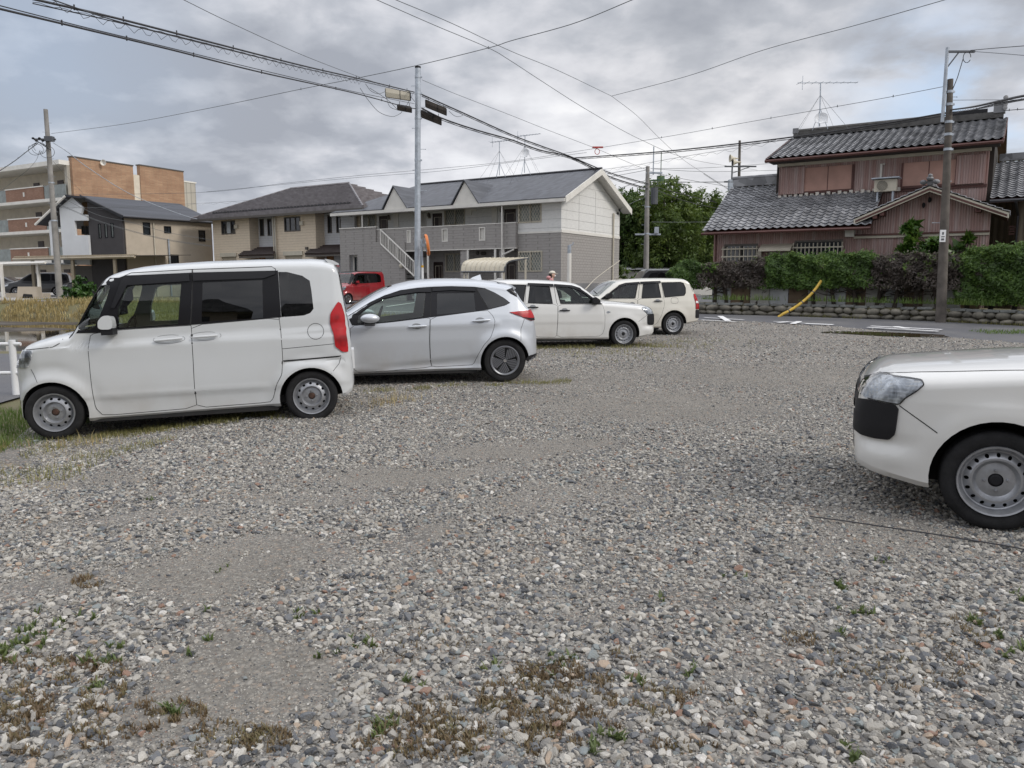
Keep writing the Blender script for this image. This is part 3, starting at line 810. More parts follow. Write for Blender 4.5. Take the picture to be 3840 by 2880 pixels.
def seats(car, xs, floor, w_=.5, bx=.1):
    """front seats, cushions, head restraints and steering wheel seen through the glass"""
    for y in (-car.half * .45, car.half * .45):
        for x in xs:
            mb = MB(); b = .1
            P = [(x - .25, floor + .22), (x + .22, floor + .2), (x + .40, floor + .78), (x + .30, floor + .82), (x + .14, floor + .34), (x - .25, floor + .36)]
            P = chaikin(P, 1, .2); mb.prism([(a, y - w_ / 2, z) for a, z in P], [(a, y + w_ / 2, z) for a, z in P])
            H = chaikin([(x + .34, floor + .84), (x + .44, floor + .84), (x + .46, floor + 1.02), (x + .38, floor + 1.02)], 1, .2)
            mb.prism([(a, y - .12, z) for a, z in H], [(a, y + .12, z) for a, z in H])
            car.fin(mb, 'seat', MAT['seat'], smooth=False)
def steering(car, x, y, z, r=.18):
    mb = MB(); pts = []
    for j in range(25):
        a = 2 * math.pi * j / 24; pts.append((x + .35 * r * math.sin(a), y + r * math.cos(a), z + r * .93 * math.sin(a)))
    mb.tube(pts, .014, 6); mb.tube([(x, y - r, z), (x + .0, y + r, z)], .015, 6); mb.tube([(x, y, z), (x - .3, y, z - .12)], .03, 6)
    car.fin(mb, 'steering_wheel', MAT['plastic'])
# ---------- tall white kei van (foreground left)
def van_body():
    top = [(-2.955, .60), (-2.95, .72), (-2.90, .84), (-2.85, .90), (-2.82, .955), (-2.77, 1.0), (-2.68, 1.03), (-2.56, 1.06), (-2.42, 1.088), (-2.32, 1.10), (-2.24, 1.22), (-2.10, 1.46), (-1.99, 1.63), (-1.93, 1.68), (-1.80, 1.72), (-1.63, 1.748), (-1.38, 1.77),
           (-1.0, 1.783), (-.45, 1.787), (.1, 1.778), (.26, 1.762), (.345, 1.735), (.385, 1.66), (.425, 1.345), (.458, 1.10), (.476, .9), (.484, .7), (.486, .5), (.486, .45)]
    bot = [(-2.955, .40), (-2.95, .25), (-2.9, .205), (-2.85, .19), (-2.2, .165), (-.33, .19), (.2, .23), (.40, .26), (.46, .30), (.486, .38)]
    plan = [(-2.955, .30), (-2.94, .44), (-2.90, .56), (-2.85, .625), (-2.78, .675), (-2.65, .712), (-2.4, .732), (-2.0, .738), (-.2, .738), (.2, .73), (.33, .715), (.40, .69), (.45, .64), (.475, .58), (.486, .52)]
    prof = [(.15, .945), (.2, .962), (.30, .966), (.385, .975), (.415, .994), (.5, 1.0), (.75, .998), (.938, 1.003), (.950, .985), (1.08, .972), (1.3, .945), (1.6, .895), (1.8, .85)]
    def bump(x, z):
        v = 0
        for cx in (-2.545, .02):
            d = math.hypot(x - cx, z - .27)
            if z < .75: v += .026 * gauss(max(0, d - .34), .06) * (1 if d > .1 else 1)
            v -= .006 * gauss(d - .47, .05) * (1 if z > .4 else 0)
        v += .008 * gauss(z - .415, .03) * (1 if -2.1 < x < -.40 else 0)
        zl = .938 + .0303 * (x + 2.428); v -= .011 * float(sm((x + 2.5) / .35)) * float(sm((z - zl) / .016)) * float(sm((1.16 - z) / .16))
        v -= .012 * gauss(z - .665, .02) * (1 if x > -.24 else 0)
        return v
    return Body(top, bot, plan, prof, .13, 2.9, bump)
VG = dict(
 qf=[(-2.233, 1.154), (-2.219, 1.206), (-2.138, 1.375), (-2.061, 1.51), (-2.009, 1.551), (-1.944, 1.56), (-1.905, 1.552), (-1.908, 1.521), (-1.942, 1.419), (-2.025, 1.232), (-2.075, 1.138), (-2.125, 1.111), (-2.198, 1.106), (-2.231, 1.123)],
 fg=[(-1.865, 1.118), (-1.838, 1.311), (-1.758, 1.514), (-1.683, 1.54), (-1.216, 1.544), (-1.275, 1.132), (-1.6, 1.118)],
 rg=[(-1.007, 1.549), (-.404, 1.555), (-.422, 1.152), (-1.043, 1.139)],
 qg=[(-.235, 1.634), (-.146, 1.63), (.008, 1.585), (.083, 1.529), (.094, 1.429), (.104, 1.228), (.068, 1.184), (-.004, 1.16), (-.235, 1.153)],
 fframe=[(-2.325, 1.082), (-2.24, 1.225), (-2.02, 1.60), (-1.99, 1.625), (-1.813, 1.625), (-1.755, 1.645), (-1.102, 1.655), (-1.152, 1.114), (-1.871, 1.100), (-2.052, 1.075)],
 rframe=[(-1.100, 1.656), (-.238, 1.648), (-.237, 1.153), (-1.150, 1.114)],
 doorf=[(-1.166, 1.105), (-1.152, 1.106), (-1.156, .844), (-1.170, .487), (-1.170, .237), (-2.085, .219), (-2.146, .302), (-2.158, .549), (-2.150, .930), (-2.120, 1.062), (-1.871, 1.091)],
 doorr=[(-1.146, 1.106), (-.262, 1.146), (-.253, .976), (-.254, .722), (-.275, .54), (-.338, .434), (-.385, .285), (-.425, .246), (-1.163, .237), (-1.163, .487), (-1.149, .844)])
def kei_van(name, label, loc, yaw, tilt, paintm, priv, detail=True, group=None, glossfront=False, roofmat=None):
    car = Car(name, label, 'van', loc, yaw, tilt, half=.738, wheels=(-2.545, .02), group=group)
    B = van_body(); holes = [VG['qf'], VG['fg'], VG['rg'], VG['qg']]
    ws = [(-.50, 1.12), (-.47, 1.40), (-.40, 1.60), (.40, 1.60), (.47, 1.40), (.50, 1.12)]
    body, bvh, win = build_shell(car, B, paintm, .335, (-2.545, .02), .262, cabin=(-2.12, .36, .45, .055), holes=holes, wind=(ws, -3.2, -1.6))
    for P, nm in ((VG['fframe'], 'door_frame'), (VG['rframe'], 'door_frame')):
        both(car, patch(bvh, P, 'L', .005, .014, .06), nm, MAT['gloss_black'], cut=[win])
    both(car, sheet(bvh, rnd(VG['qg'], 1, .15), 'L', .001), 'window', MAT['privacy'])
    both(car, sheet(bvh, VG['rg'], 'L', -.001), 'window', MAT['privacy'])
    both(car, sheet(bvh, VG['fg'], 'L', -.001), 'window', MAT['glass'])
    both(car, sheet(bvh, VG['qf'], 'L', -.001), 'window', MAT['glass'])
    wp = [(-2.30, -.56), (-1.985, -.47), (-1.985, .47), (-2.30, .56)]
    car.fin(sheet(bvh, wp, 'T', .004, .1), 'windscreen', MAT['glass'])
    for s_ in (1, -1): car.fin(patch(bvh, [(-2.335, .52 * s_), (-1.965, .43 * s_), (-1.965, .64 * s_), (-2.335, .685 * s_)][::s_], 'T', .006, .014, .035), 'pillar_trim', MAT['gloss_black'])
    # doors: proud panels with a dark gap round them
    for P, key in ((VG['doorf'], 'fg'), (VG['doorr'], 'rg')):
        Q = rnd(P, 1, .12); d = both(car, patch(bvh, Q, 'L', .0035, .008, .03), 'door', paintm)
        both(car, seam(bvh, Q, .012, .0018, closed=True), 'door_seam', MAT['seam'])
    ftop = [(-1.80, 1.625), (-1.70, 1.672), (-1.09, 1.688), (-.30, 1.692), (-.262, 1.665), (-.258, 1.12)]
    both(car, seam(bvh, ftop, .007, .0015), 'roof_seam', MAT['seam']); both(car, seam(bvh, [(-1.098, 1.688), (-1.12, 1.35), (-1.155, 1.11)], .010, .0062), 'roof_seam', MAT['seam'])
    # rain visors
    v1 = [(-1.905, 1.32), (-1.79, 1.590), (-1.745, 1.632), (-1.128, 1.645), (-1.128, 1.566), (-1.735, 1.543), (-1.868, 1.315)]
    v2 = [(-1.092, 1.648), (-.268, 1.640), (-.268, 1.606), (-.39, 1.568), (-1.095, 1.566)]
    for v in (v1, v2): both(car, patch(bvh, v, 'L', .028, .012, .06), 'rain_visor', MAT['visor'])
    both(car, seam(bvh, [(-.255, .682), (.36, .70)], .016, .0015), 'slide_rail', MAT['seam'])
    both(car, seam(bvh, [(-.255, .815), (.30, .84)], .005, .0015), 'body_seam', MAT['seam'])
    both(car, seam(bvh, [(.36, .69), (.335, .62), (.245, .52)], .005, .0015), 'body_seam', MAT['seam'])
    both(car, seam(bvh, [(-2.37, 1.065), (-2.42, .985), (-2.485, .952), (-2.84, .925)], .007, .0015), 'bonnet_seam', MAT['seam'])
    both(car, seam(bvh, [(-2.72, .735), (-2.66, .60)], .005, .0015), 'body_seam', MAT['seam'])
    c = [(.111 + .085 * math.cos(a), .985 + .085 * math.sin(a)) for a in np.linspace(0, 2 * math.pi, 28, endpoint=False)]
    car.fin(seam(bvh, c, .005, .0015, closed=True), 'fuel_flap_seam', MAT['seam'])
    for (a, b) in (((-1.507, .968), (-1.242, .981)), ((-1.137, .984), (-.89, .993))):
        cx, cz = (a[0] + b[0]) / 2, (a[1] + b[1]) / 2
        ring = [(cx + .155 * math.cos(t_), cz + .045 * math.sin(t_)) for t_ in np.linspace(0, 2 * math.pi, 24, endpoint=False)]
        both(car, seam(bvh, ring, .003, .0048, closed=True), 'handle_bowl_shade', MAT['steel_dk'])  # thin dark ring drawn for the shaded rim of the handle bowl
        y = -.738 - .012
        both(car, bar(a[0], a[1], b[0], b[1], y, .014, .018), 'door_handle', paintm)
    # mirror
    mm = MB(); P = rnd([(-1.995, 1.115), (-1.99, 1.20), (-1.94, 1.25), (-1.862, 1.252), (-1.855, 1.11)], 2, .2)
    mm.prism([(x, -.90, z) for x, z in P], [(x + .0, -.76, z - .01) for x, z in P]); mo = both(car, mm, 'mirror', paintm, angle=50)
    mm = MB(); mm.box(-1.975, -1.865, -.885, -.70, 1.055, 1.118); both(car, mm, 'mirror_foot', MAT['plastic'])
    # lamps
    hp = rnd([(-2.93, .92), (-2.67, .928), (-2.715, .808), (-2.748, .752), (-2.93, .742)], 1, .12)
    both(car, patch(bvh, hp, 'L', .006, .03, .03), 'headlight', MAT['head'])
    both(car, sheet(bvh, hp, 'L', .012, .04), 'headlight_lens', MAT['lens'])
    tp = rnd([(.363, 1.293), (.395, 1.268), (.424, 1.126), (.436, .742), (.40, .742), (.370, .751), (.305, .811), (.298, .931), (.265, 1.06), (.278, 1.169)], 1, .12)
    both(car, patch(bvh, tp, 'L', .014, .04, .04), 'tail_light', MAT['tail'])
    gr = rnd([(-.42, .74), (.42, .74), (.45, .9), (-.45, .9)], 1, .2)
    car.fin(patch(bvh, gr, 'F', .006, .02, .06), 'grille', MAT['chrome' if glossfront else 'gloss_black'])
    car.fin(patch(bvh, rnd([(-.5, .30), (.5, .30), (.5, .48), (-.5, .48)], 1, .2), 'F', .006, .02, .06), 'air_intake', MAT['plastic'])
    # rear glass + spoiler
    car.fin(patch(bvh, rnd([(-.55, 1.17), (.55, 1.17), (.50, 1.62), (-.50, 1.62)], 1, .1), 'R', .004, .012, .1), 'rear_window', MAT['gloss_black'])
    sp = MB(); P = [(.25, 1.762), (.34, 1.742), (.40, 1.705), (.40, 1.69), (.30, 1.70)]
    sp.prism([(x, -.54, z) for x, z in P], [(x, .54, z) for x, z in P]); car.fin(sp, 'spoiler', paintm)
    lp = MB(); lp.box(.45, .505, -.17, .17, .50, .72); car.fin(lp, 'number_plate', MAT['white_metal'])
    ar = MB(); ar.tube([(-2.36, -.35, 1.13), (-2.22, -.1, 1.17)], .008, 6); car.fin(ar, 'wiper', MAT['plastic'])
    bl = MB()
    for y in (-.60, .60): bl.box(-2.70, .25, y - .03, y + .03, .22, .3)
    bl.box(-2.2, -.34, -.69, .69, .15, .40); car.fin(bl, 'underbody', MAT['under'])
    if detail:
        seats(car, (-1.55, -.55), .40); steering(car, -2.02, car.half * .45, 1.03)
        d = MB(); P = [(-2.28, .5), (-2.28, 1.08), (-2.05, 1.07), (-1.98, .95), (-1.98, .5)]; d.prism([(x, -.64, z) for x, z in P], [(x, .64, z) for x, z in P]); car.fin(d, 'dashboard', MAT['interior'], smooth=False)
    wheel_set(car, 'nbox' if not glossfront else 'alloy', .2785, .155, .190, (-2.545, .02), .022, rimmat='steel' if not glossfront else 'chrome')
    return car, bvh
van, _b = kei_van('kei_van', 'tall boxy pearl white van with a long red tail light, nearest on the left', (-2.1944, 8.2863, -.004), 12, .036, MAT['pearl'], True)

# ---------- silver hatchback
def hatch():
    top = [(-3.38, .55), (-3.36, .66), (-3.30, .74), (-3.1, .83), (-2.8, .90), (-2.5, .955), (-2.32, .99), (-2.18, 1.06), (-2.004, 1.175), (-1.805, 1.29), (-1.619, 1.375), (-1.473, 1.42), (-1.272, 1.465), (-1.071, 1.487), (-.868, 1.497), (-.596, 1.50), (-.32, 1.49), (-.056, 1.465), (.15, 1.43), (.215, 1.38),
           (.30, 1.24), (.40, 1.12), (.47, 1.045), (.495, .95), (.51, .86), (.545, .72), (.556, .60), (.562, .45), (.575, .39)]
    bot = [(-3.38, .40), (-3.33, .24), (-3.2, .19), (-2.1, .165), (-.33, .185), (.2, .25), (.4, .285), (.55, .33), (.575, .36)]
    plan = [(-3.38, .3), (-3.34, .5), (-3.25, .64), (-3.1, .73), (-2.9, .79), (-2.5, .835), (-2, .846), (-.3, .846), (.1, .843), (.25, .83), (.38, .795), (.46, .75), (.52, .68), (.56, .58), (.575, .52)]
    prof = [(.16, .955), (.22, .985), (.28, .972), (.42, .985), (.62, 1.0), (.82, .995), (.90, .985), (.97, .965), (1.1, .915), (1.3, .835), (1.5, .76)]
    def bump(x, z):
        v = 0
        for cx in (-2.56, .028):
            d = math.hypot(x - cx, z - .31)
            if z < .95: v += .034 * gauss(max(0, d - .37), .09)
        v += .008 * gauss(z - (.86 + .03 * x), .04) * (1 if x < -.05 else 0)
        zl = .23 + .095 * (x + 2.1); v -= .022 * float(sm((zl + .03 - z) / .08)) * float(sm((z - .17) / .06)) * float(sm((x + 2.2) / .1)) * float(sm((-.30 - x) / .12))
        return v
    return Body(top, bot, plan, prof, .13, 2.5, bump)
def hatchback(name, label, loc, yaw, paintm):
    car = Car(name, label, 'car', loc, yaw, 0, half=.848, wheels=(-2.56, .028))
    fg = [(-2.056, .875), (-2.033, .975), (-1.872, 1.102), (-1.686, 1.195), (-1.445, 1.250), (-1.163, 1.287), (-1.095, 1.287), (-1.147, .955), (-1.719, .887)]
    rg = [(-.932, 1.284), (-.403, 1.287), (-.39, 1.022), (-.95, .985)]
    B = hatch()
    ws = [(-.56, 1.04), (-.48, 1.30), (-.42, 1.40), (.42, 1.40), (.48, 1.30), (.56, 1.04)]
    body, bvh, win = build_shell(car, B, paintm, .365, (-2.56, .028), .295, cabin=(-1.98, .1, .42, .06), holes=[fg, rg], wind=(ws, -3.6, -1.55))
    dlo = [(-2.184, .97), (-2.098, 1.022), (-1.871, 1.16), (-1.671, 1.253), (-1.444, 1.326), (-1.202, 1.359), (-1.013, 1.372), (-.726, 1.381), (-.395, 1.372), (-.242, 1.351), (-.102, 1.289), (.039, 1.206), (.119, 1.14), (.038, 1.103), (-.215, 1.045), (-.799, .972), (-1.612, .884), (-2.128, .843)]
    both(car, patch(bvh, dlo, 'L', .004, .014, .06), 'window_frame', MAT['gloss_black'], cut=[win])
    both(car, sheet(bvh, fg, 'L', -.002), 'window', MAT['glass']); both(car, sheet(bvh, rg, 'L', -.002), 'window', MAT['privacy'])
    both(car, patch(bvh, [(-.362, 1.345), (-.242, 1.343), (-.102, 1.283), (.034, 1.202), (.105, 1.14), (.038, 1.11), (-.205, 1.055)], 'L', .007, .01, .06), 'quarter_window', MAT['privacy'])
    both(car, seam(bvh, [(-.375, 1.355), (-.30, 1.20), (-.21, 1.045)], .008, .006), 'door_seam', MAT['seam'])
    both(car, seam(bvh, [(-1.008, 1.37), (-1.03, 1.15), (-1.044, .955)], .008, .006), 'door_seam', MAT['seam'])
    v1 = [(-2.088, .992), (-1.872, 1.147), (-1.671, 1.239), (-1.444, 1.312), (-1.202, 1.350), (-1.019, 1.366), (-1.02, 1.291), (-1.203, 1.294), (-1.445, 1.259), (-1.685, 1.206), (-1.872, 1.114), (-2.04, 1.0)]
    v2 = [(-.999, 1.370), (-.726, 1.378), (-.395, 1.355), (-.375, 1.303), (-.727, 1.318), (-1.0, 1.302)]
    for v in (v1, v2): both(car, patch(bvh, v, 'L', .024, .01, .06), 'rain_visor', MAT['visor'])
    d1 = [(-2.148, .833), (-1.615, .878), (-1.050, .940), (-1.066, .834), (-1.069, .63), (-1.059, .343), (-1.036, .242), (-2.04, .182), (-2.115, .237), (-2.15, .526)]
    d2 = [(-1.038, .942), (-.224, 1.037), (-.155, .961), (-.124, .892), (-.141, .782), (-.191, .658), (-.290, .549), (-.373, .412), (-.423, .292), (-.456, .26), (-1.026, .244), (-1.046, .343), (-1.055, .63)]
    for P in (d1, d2):
        Q = rnd(P, 1, .1); both(car, patch(bvh, Q, 'L', .0035, .008, .03), 'door', paintm); both(car, seam(bvh, Q, .012, .0018, closed=True), 'door_seam', MAT['seam'])
    both(car, seam(bvh, [(.255, .60), (.262, .764), (.319, .905)], .006, .0015), 'bumper_seam', MAT['seam'])
    both(car, seam(bvh, [(-2.04, .175), (-2.04, .2)], .006, .0015), 'sill_seam', MAT['seam'])
    for a, b in (((-1.353, .817), (-1.107, .828)), ((-.448, .889), (-.201, .903))):
        cx, cz = (a[0] * .55 + b[0] * .45), (a[1] + b[1]) / 2
        ring = [(cx + .07 * math.cos(t_), cz + .042 * math.sin(t_)) for t_ in np.linspace(0, 2 * math.pi, 20, endpoint=False)]
        both(car, patch(bvh, ring, 'L', .0042, .002, .03), 'handle_bowl_shade', MAT['greypaint'])  # flat darker ellipse stands in for the shade inside the handle bowl
        both(car, bar(a[0], a[1], b[0], b[1], -.848 - .008, .016, .02), 'door_handle', paintm)
    tp = [(.10, 1.005), (.241, 1.018), (.44, 1.034), (.497, 1.036), (.505, .956), (.50, .888), (.426, .88), (.283, .937)]
    both(car, patch(bvh, tp, 'L', .016, .05, .02), 'tail_light', MAT['tail'])
    both(car, patch(bvh, [(.30, .935), (.426, .885), (.505, .892), (.508, .925), (.43, .915)], 'L', .019, .01, .02), 'tail_light_rim', MAT['gloss_black'])
    mo = both(car, ell((-1.885, -.98, .945), (.13, .085, .065)), 'mirror', paintm, angle=80)
    mm = MB(); mm.prism([(-1.98, -.96, .90), (-1.80, -.96, .90), (-1.82, -.96, .87), (-1.95, -.96, .87)], [(-1.98, -.80, .86), (-1.80, -.80, .86), (-1.82, -.80, .82), (-1.95, -.80, .82)]); both(car, mm, 'mirror_foot', MAT['gloss_black'])
    mm = MB(); mm.box(-2.06, -2.035, -.79, -.775, .86, 1.0); 
    fin = MB(); fin.prism([(-.36, -.035, 1.485), (-.17, -.035, 1.475), (-.17, -.02, 1.50)], [(-.36, .035, 1.485), (-.17, .035, 1.475), (-.17, .02, 1.50)])
    fin = MB(); A = [(-.37, 0, 1.487)]; fin.add([(-.37, -.03, 1.478), (-.37, .03, 1.478), (-.17, .035, 1.468), (-.17, -.035, 1.468), (-.19, 0, 1.555), (-.30, 0, 1.515)], [(0, 3, 4, 5), (1, 5, 4, 2), (0, 5, 1), (3, 2, 4), (0, 1, 2, 3)])
    car.fin(fin, 'roof_fin', paintm, smooth=False)
    sp = MB(); P = [(-.03, 1.455), (.18, 1.42), (.245, 1.375), (.24, 1.36), (.1, 1.40)]
    sp.prism([(x, -.56, z - .02) for x, z in P], [(x, .56, z - .02) for x, z in P]); car.fin(sp, 'spoiler', paintm)
    both(car, patch(bvh, [(.075, 1.325), (.19, 1.362), (.222, 1.335), (.225, 1.225), (.13, 1.275)], 'L', .006, .012, .03), 'spoiler_fin', MAT['gloss_black'])
    car.fin(patch(bvh, rnd([(-.55, 1.08), (.55, 1.08), (.48, 1.34), (-.48, 1.34)], 1, .1), 'R', .004, .01, .1), 'rear_window', MAT['gloss_black'])
    car.fin(sheet(bvh, [(-2.20, -.62), (-1.62, -.48), (-1.62, .48), (-2.20, .62)], 'T', .003, .1), 'windscreen', MAT['glass'])
    both(car, patch(bvh, rnd([(.30, .30), (.60, .35), (.60, .40), (.40, .38)], 1, .1), 'L', .006, .012, .04), 'lower_bumper', MAT['plastic'])
    both(car, patch(bvh, rnd([(-3.36, .70), (-2.95, .84), (-2.92, .78), (-3.2, .66)], 1, .1), 'L', .005, .02, .04), 'headlight', MAT['head'])
    car.fin(patch(bvh, rnd([(-.5, .35), (.5, .35), (.4, .66), (-.4, .66)], 1, .1), 'F', .005, .02, .06), 'grille', MAT['gloss_black'])
    bl = MB(); bl.box(-2.15, -.38, -.78, .78, .14, .40); car.fin(bl, 'underbody', MAT['under'])
    seats(car, (-1.30, -.45), .22, .48); steering(car, -1.72, car.half * .45, .90)
    d = MB(); P = [(-2.2, .5), (-2.2, .93), (-1.95, .94), (-1.85, .80), (-1.85, .5)]; d.prism([(x, -.7, z) for x, z in P], [(x, .7, z) for x, z in P]); car.fin(d, 'dashboard', MAT['seat'], smooth=False)
    wheel_set(car, 'cover', .311, .185, .205, (-2.56, .028), .028, rimmat='cover', hubmat='liner')
    return car
hb = hatchback('hatchback', 'silver hatchback with dark patterned wheel covers between the tall white van and the white wagon', (-.1237, 11.0505, .078), 12, MAT['silver'])

# ---------- commercial wagon, three of them (front axle at x=0, front towards -x)
def wagon_body():
    top = [(-.838, .56), (-.834, .66), (-.82, .76), (-.785, .83), (-.74, .875), (-.68, .915), (-.6, .945), (-.45, .965), (-.2, .99), (.05, 1.015), (.3, 1.035), (.48, 1.05), (.60, 1.125), (.80, 1.285), (.96, 1.395), (1.06, 1.435), (1.2, 1.462), (1.45, 1.488), (1.9, 1.51), (2.4, 1.515), (2.8, 1.51), (2.93, 1.50), (3.0, 1.475), (3.035, 1.43),
           (3.13, 1.25), (3.23, 1.06), (3.285, .92), (3.315, .70), (3.33, .5), (3.335, .45)]
    bot = [(-.838, .42), (-.832, .33), (-.8, .30), (-.7, .27), (-.39, .22), (.39, .19), (2.17, .205), (2.9, .30), (3.2, .345), (3.335, .40)]
    plan = [(-.838, .46), (-.834, .54), (-.82, .60), (-.80, .645), (-.76, .70), (-.70, .745), (-.62, .785), (-.5, .815), (-.3, .835), (0, .845), (2.7, .845), (2.95, .838), (3.1, .825), (3.22, .80), (3.29, .765), (3.32, .72), (3.335, .66)]
    prof = [(.18, .96), (.24, .975), (.34, .985), (.55, .998), (.75, 1.0), (.90, .985), (1.0, .962), (1.15, .93), (1.45, .865), (1.55, .84)]
    sq = lambda T_: [((-.5 + (x + .5) * .86) if x < -.5 else x, v) for x, v in T_]
    top, bot, plan = sq(top), sq(bot), sq(plan)
    def bump(x, z):
        v = 0
        for cx in (0, 2.55):
            d = math.hypot(x - cx, z - .30)
            if z < .95: v += .018 * gauss(max(0, d - .375), .09) * (1 if cx == 0 or x < 3.1 else 0)
        v -= .012 * gauss(max(0, .56 - z), .02) * 0
        v += .010 * (1 / (1 + math.exp(-(z - .555) / .006)) - .5) * (1 if .48 < x < 2.1 else 0)
        if x < -.38:
            k_ = sm((-x - .38) / .2)
            v += float(k_) * (.016 * gauss(z - .38, .07) - .014 * gauss(z - .48, .05))
            if .50 < z < .745 and x < -.54: v += .0
        return v
    return Body(top, bot, plan, prof, .14, 2.6, bump)
WH = dict(
 fwin=[(.625, .985), (.735, 1.052), (.86, 1.150), (1.0, 1.245), (1.13, 1.300), (1.32, 1.342), (1.545, 1.345), (1.455, .985)],
 rwin=[(1.70, 1.345), (2.12, 1.375), (2.18, 1.0), (1.64, .985)],
 qwin=[(2.225, 1.385), (2.76, 1.395), (2.835, 1.37), (2.89, 1.243), (2.885, 1.12), (2.84, 1.05), (2.29, 1.005)])
def wagon(name, label, loc, yaw, paintm, flip=False, group=None, hidden_front=False, tailspot=False):
    car = Car(name, label, 'station wagon', loc, yaw, 0, flip=flip, half=.85, wheels=(0, 2.55), group=group)
    ws = [(-.60, 1.09), (-.50, 1.37), (.50, 1.37), (.60, 1.09)]
    body, bvh, win = build_shell(car, wagon_body(), paintm, .362, (0, 2.55), .305, cabin=(.66, 3.0, .48, .055), holes=list(WH.values()), wind=(ws, -1.5, 1.05))
    both(car, sheet(bvh, WH['fwin'], 'L', .0), 'window', MAT['glass'])
    both(car, sheet(bvh, WH['rwin'], 'L', .0), 'window', MAT['privacy'] if True else MAT['glass'])
    both(car, sheet(bvh, WH['qwin'], 'L', .0), 'window', MAT['privacy'])
    for P in WH.values(): both(car, seam(bvh, P, .02, .004, closed=True), 'window_rubber', MAT['plastic'])
    both(car, patch(bvh, [(.50, .962), (.70, .965), (.70, 1.06), (.66, 1.07)], 'L', .006, .01, .05), 'mirror_panel', MAT['plastic'])
    v1 = [(.60, 1.02), (.72, 1.10), (.86, 1.205), (1.02, 1.312), (1.2, 1.368), (1.595, 1.395), (1.595, 1.348), (1.23, 1.335), (1.04, 1.268), (.87, 1.168), (.735, 1.062)]
    v2 = [(1.612, 1.396), (2.18, 1.418), (2.19, 1.375), (1.612, 1.348)]
    for v in (v1, v2): both(car, patch(bvh, v, 'L', .026, .012, .06), 'rain_visor', MAT['visor'])
    d1 = [(.512, .955), (1.516, .962), (1.52, .62), (1.535, .25), (.585, .258), (.50, .312), (.455, .445), (.452, .689), (.475, .843)]
    d2 = [(1.528, .962), (2.255, .99), (2.268, .80), (2.19, .538), (2.08, .33), (1.97, .262), (1.547, .25), (1.532, .62)]
    for P in (d1, d2):
        Q = rnd(P, 1, .1); both(car, patch(bvh, Q, 'L', .0035, .008, .03), 'door', paintm); both(car, seam(bvh, Q, .012, .0018, closed=True), 'door_seam', MAT['seam'])
    both(car, seam(bvh, [(1.60, 1.395), (1.545, 1.0), (1.522, .96)], .008, .0018), 'door_seam', MAT['seam'])
    both(car, seam(bvh, [(2.21, 1.40), (2.255, .99)], .008, .0018), 'door_seam', MAT['seam'])
    for a, b in (((1.255, .833), (1.49, .832)), ((1.965, .906), (2.20, .905))):
        ring = [((a[0] + b[0]) / 2 + .07 * math.cos(t_), a[1] + .01 + .04 * math.sin(t_)) for t_ in np.linspace(0, 2 * math.pi, 20, endpoint=False)]
        both(car, patch(bvh, ring, 'L', .0042, .002, .03), 'handle_bowl_shade', MAT['greypaint'])  # bowl shade behind the handle, put in as a flat grey patch
        both(car, bar(a[0], a[1], b[0], b[1], -.845 - .010, .014, .018), 'door_handle', MAT['plastic'])
    if not flip:
        car.fin(seam(bvh, rnd([(2.46, .84), (2.66, .84), (2.66, .99), (2.46, .99)], 2, .2), .006, .0015, closed=True), 'fuel_flap_seam', MAT['seam'])
    both(car, patch(bvh, [(.367 + .042 * math.cos(t_), .792 + .02 * math.sin(t_)) for t_ in np.linspace(0, 2 * math.pi, 16, endpoint=False)], 'L', .012, .01, .02), 'side_marker', MAT['lens'])
    # mirror
    mm = MB(); P = rnd([(.60, .985), (.615, 1.07), (.70, 1.12), (.765, 1.11), (.775, .985)], 2, .2)
    mm.prism([(x, -1.01, z) for x, z in P], [(x, -.86, z) for x, z in P]); mm.box(.62, .75, -.88, -.78, .97, 1.02); both(car, mm, 'mirror', MAT['plastic'], angle=50)
    # head lamps, black bumper corners
    hp = rnd([(-.86, .742), (-.745, .747), (-.712, .875), (-.649, .893), (-.501, .890), (-.43, .884), (-.418, .860), (-.454, .819), (-.512, .773), (-.547, .727), (-.66, .738)], 1, .1)
    hp = rnd([(-.775, .748), (-.745, .82), (-.69, .868), (-.649, .892), (-.501, .890), (-.43, .884), (-.418, .860), (-.454, .819), (-.512, .773), (-.545, .728), (-.66, .738)], 1, .1)
    both(car, patch(bvh, hp, 'L', .002, .02, .02), 'headlight', MAT['head'])
    both(car, sheet(bvh, hp, 'L', .012, .03), 'headlight_lens', MAT['lens'])
    both(car, seam(bvh, hp, .008, .004, closed=True), 'headlight_seal', MAT['seam'])
    cp = rnd([(-.786, .68), (-.765, .722), (-.72, .738), (-.545, .722), (-.555, .54), (-.585, .50), (-.667, .495), (-.74, .50), (-.786, .51)], 1, .12)
    both(car, patch(bvh, cp, 'L', .014, .03, .025), 'bumper_corner', MAT['plastic'])
    both(car, seam(bvh, [(-.545, .722), (-.33, .572)], .006, .0015), 'bumper_seam', MAT['seam'])
    bs = [(-.52, .893), (-.46, .926), (-.399, .945), (-.186, .970), (.084, .995), (.45, 1.01)]
    bs = [(-.66, .50), (-.60, .62), (-.50, .665), (-.3, .70), (.1, .735), (.46, .755)]
    for s_ in (1, -1): car.fin(seam(bvh, [(x, s_ * y) for x, y in bs], .008, .002, 'T'), 'bonnet_seam', MAT['seam'])
    car.fin(patch(bvh, rnd([(-.42, .60), (.42, .60), (.40, .78), (-.40, .78)], 1, .2), 'F', .004, .02, .06), 'grille', MAT['plastic'])
    car.fin(patch(bvh, rnd([(-.5, .36), (.5, .36), (.46, .48), (-.46, .48)], 1, .2), 'F', .003, .02, .06), 'air_intake', MAT['plastic'])
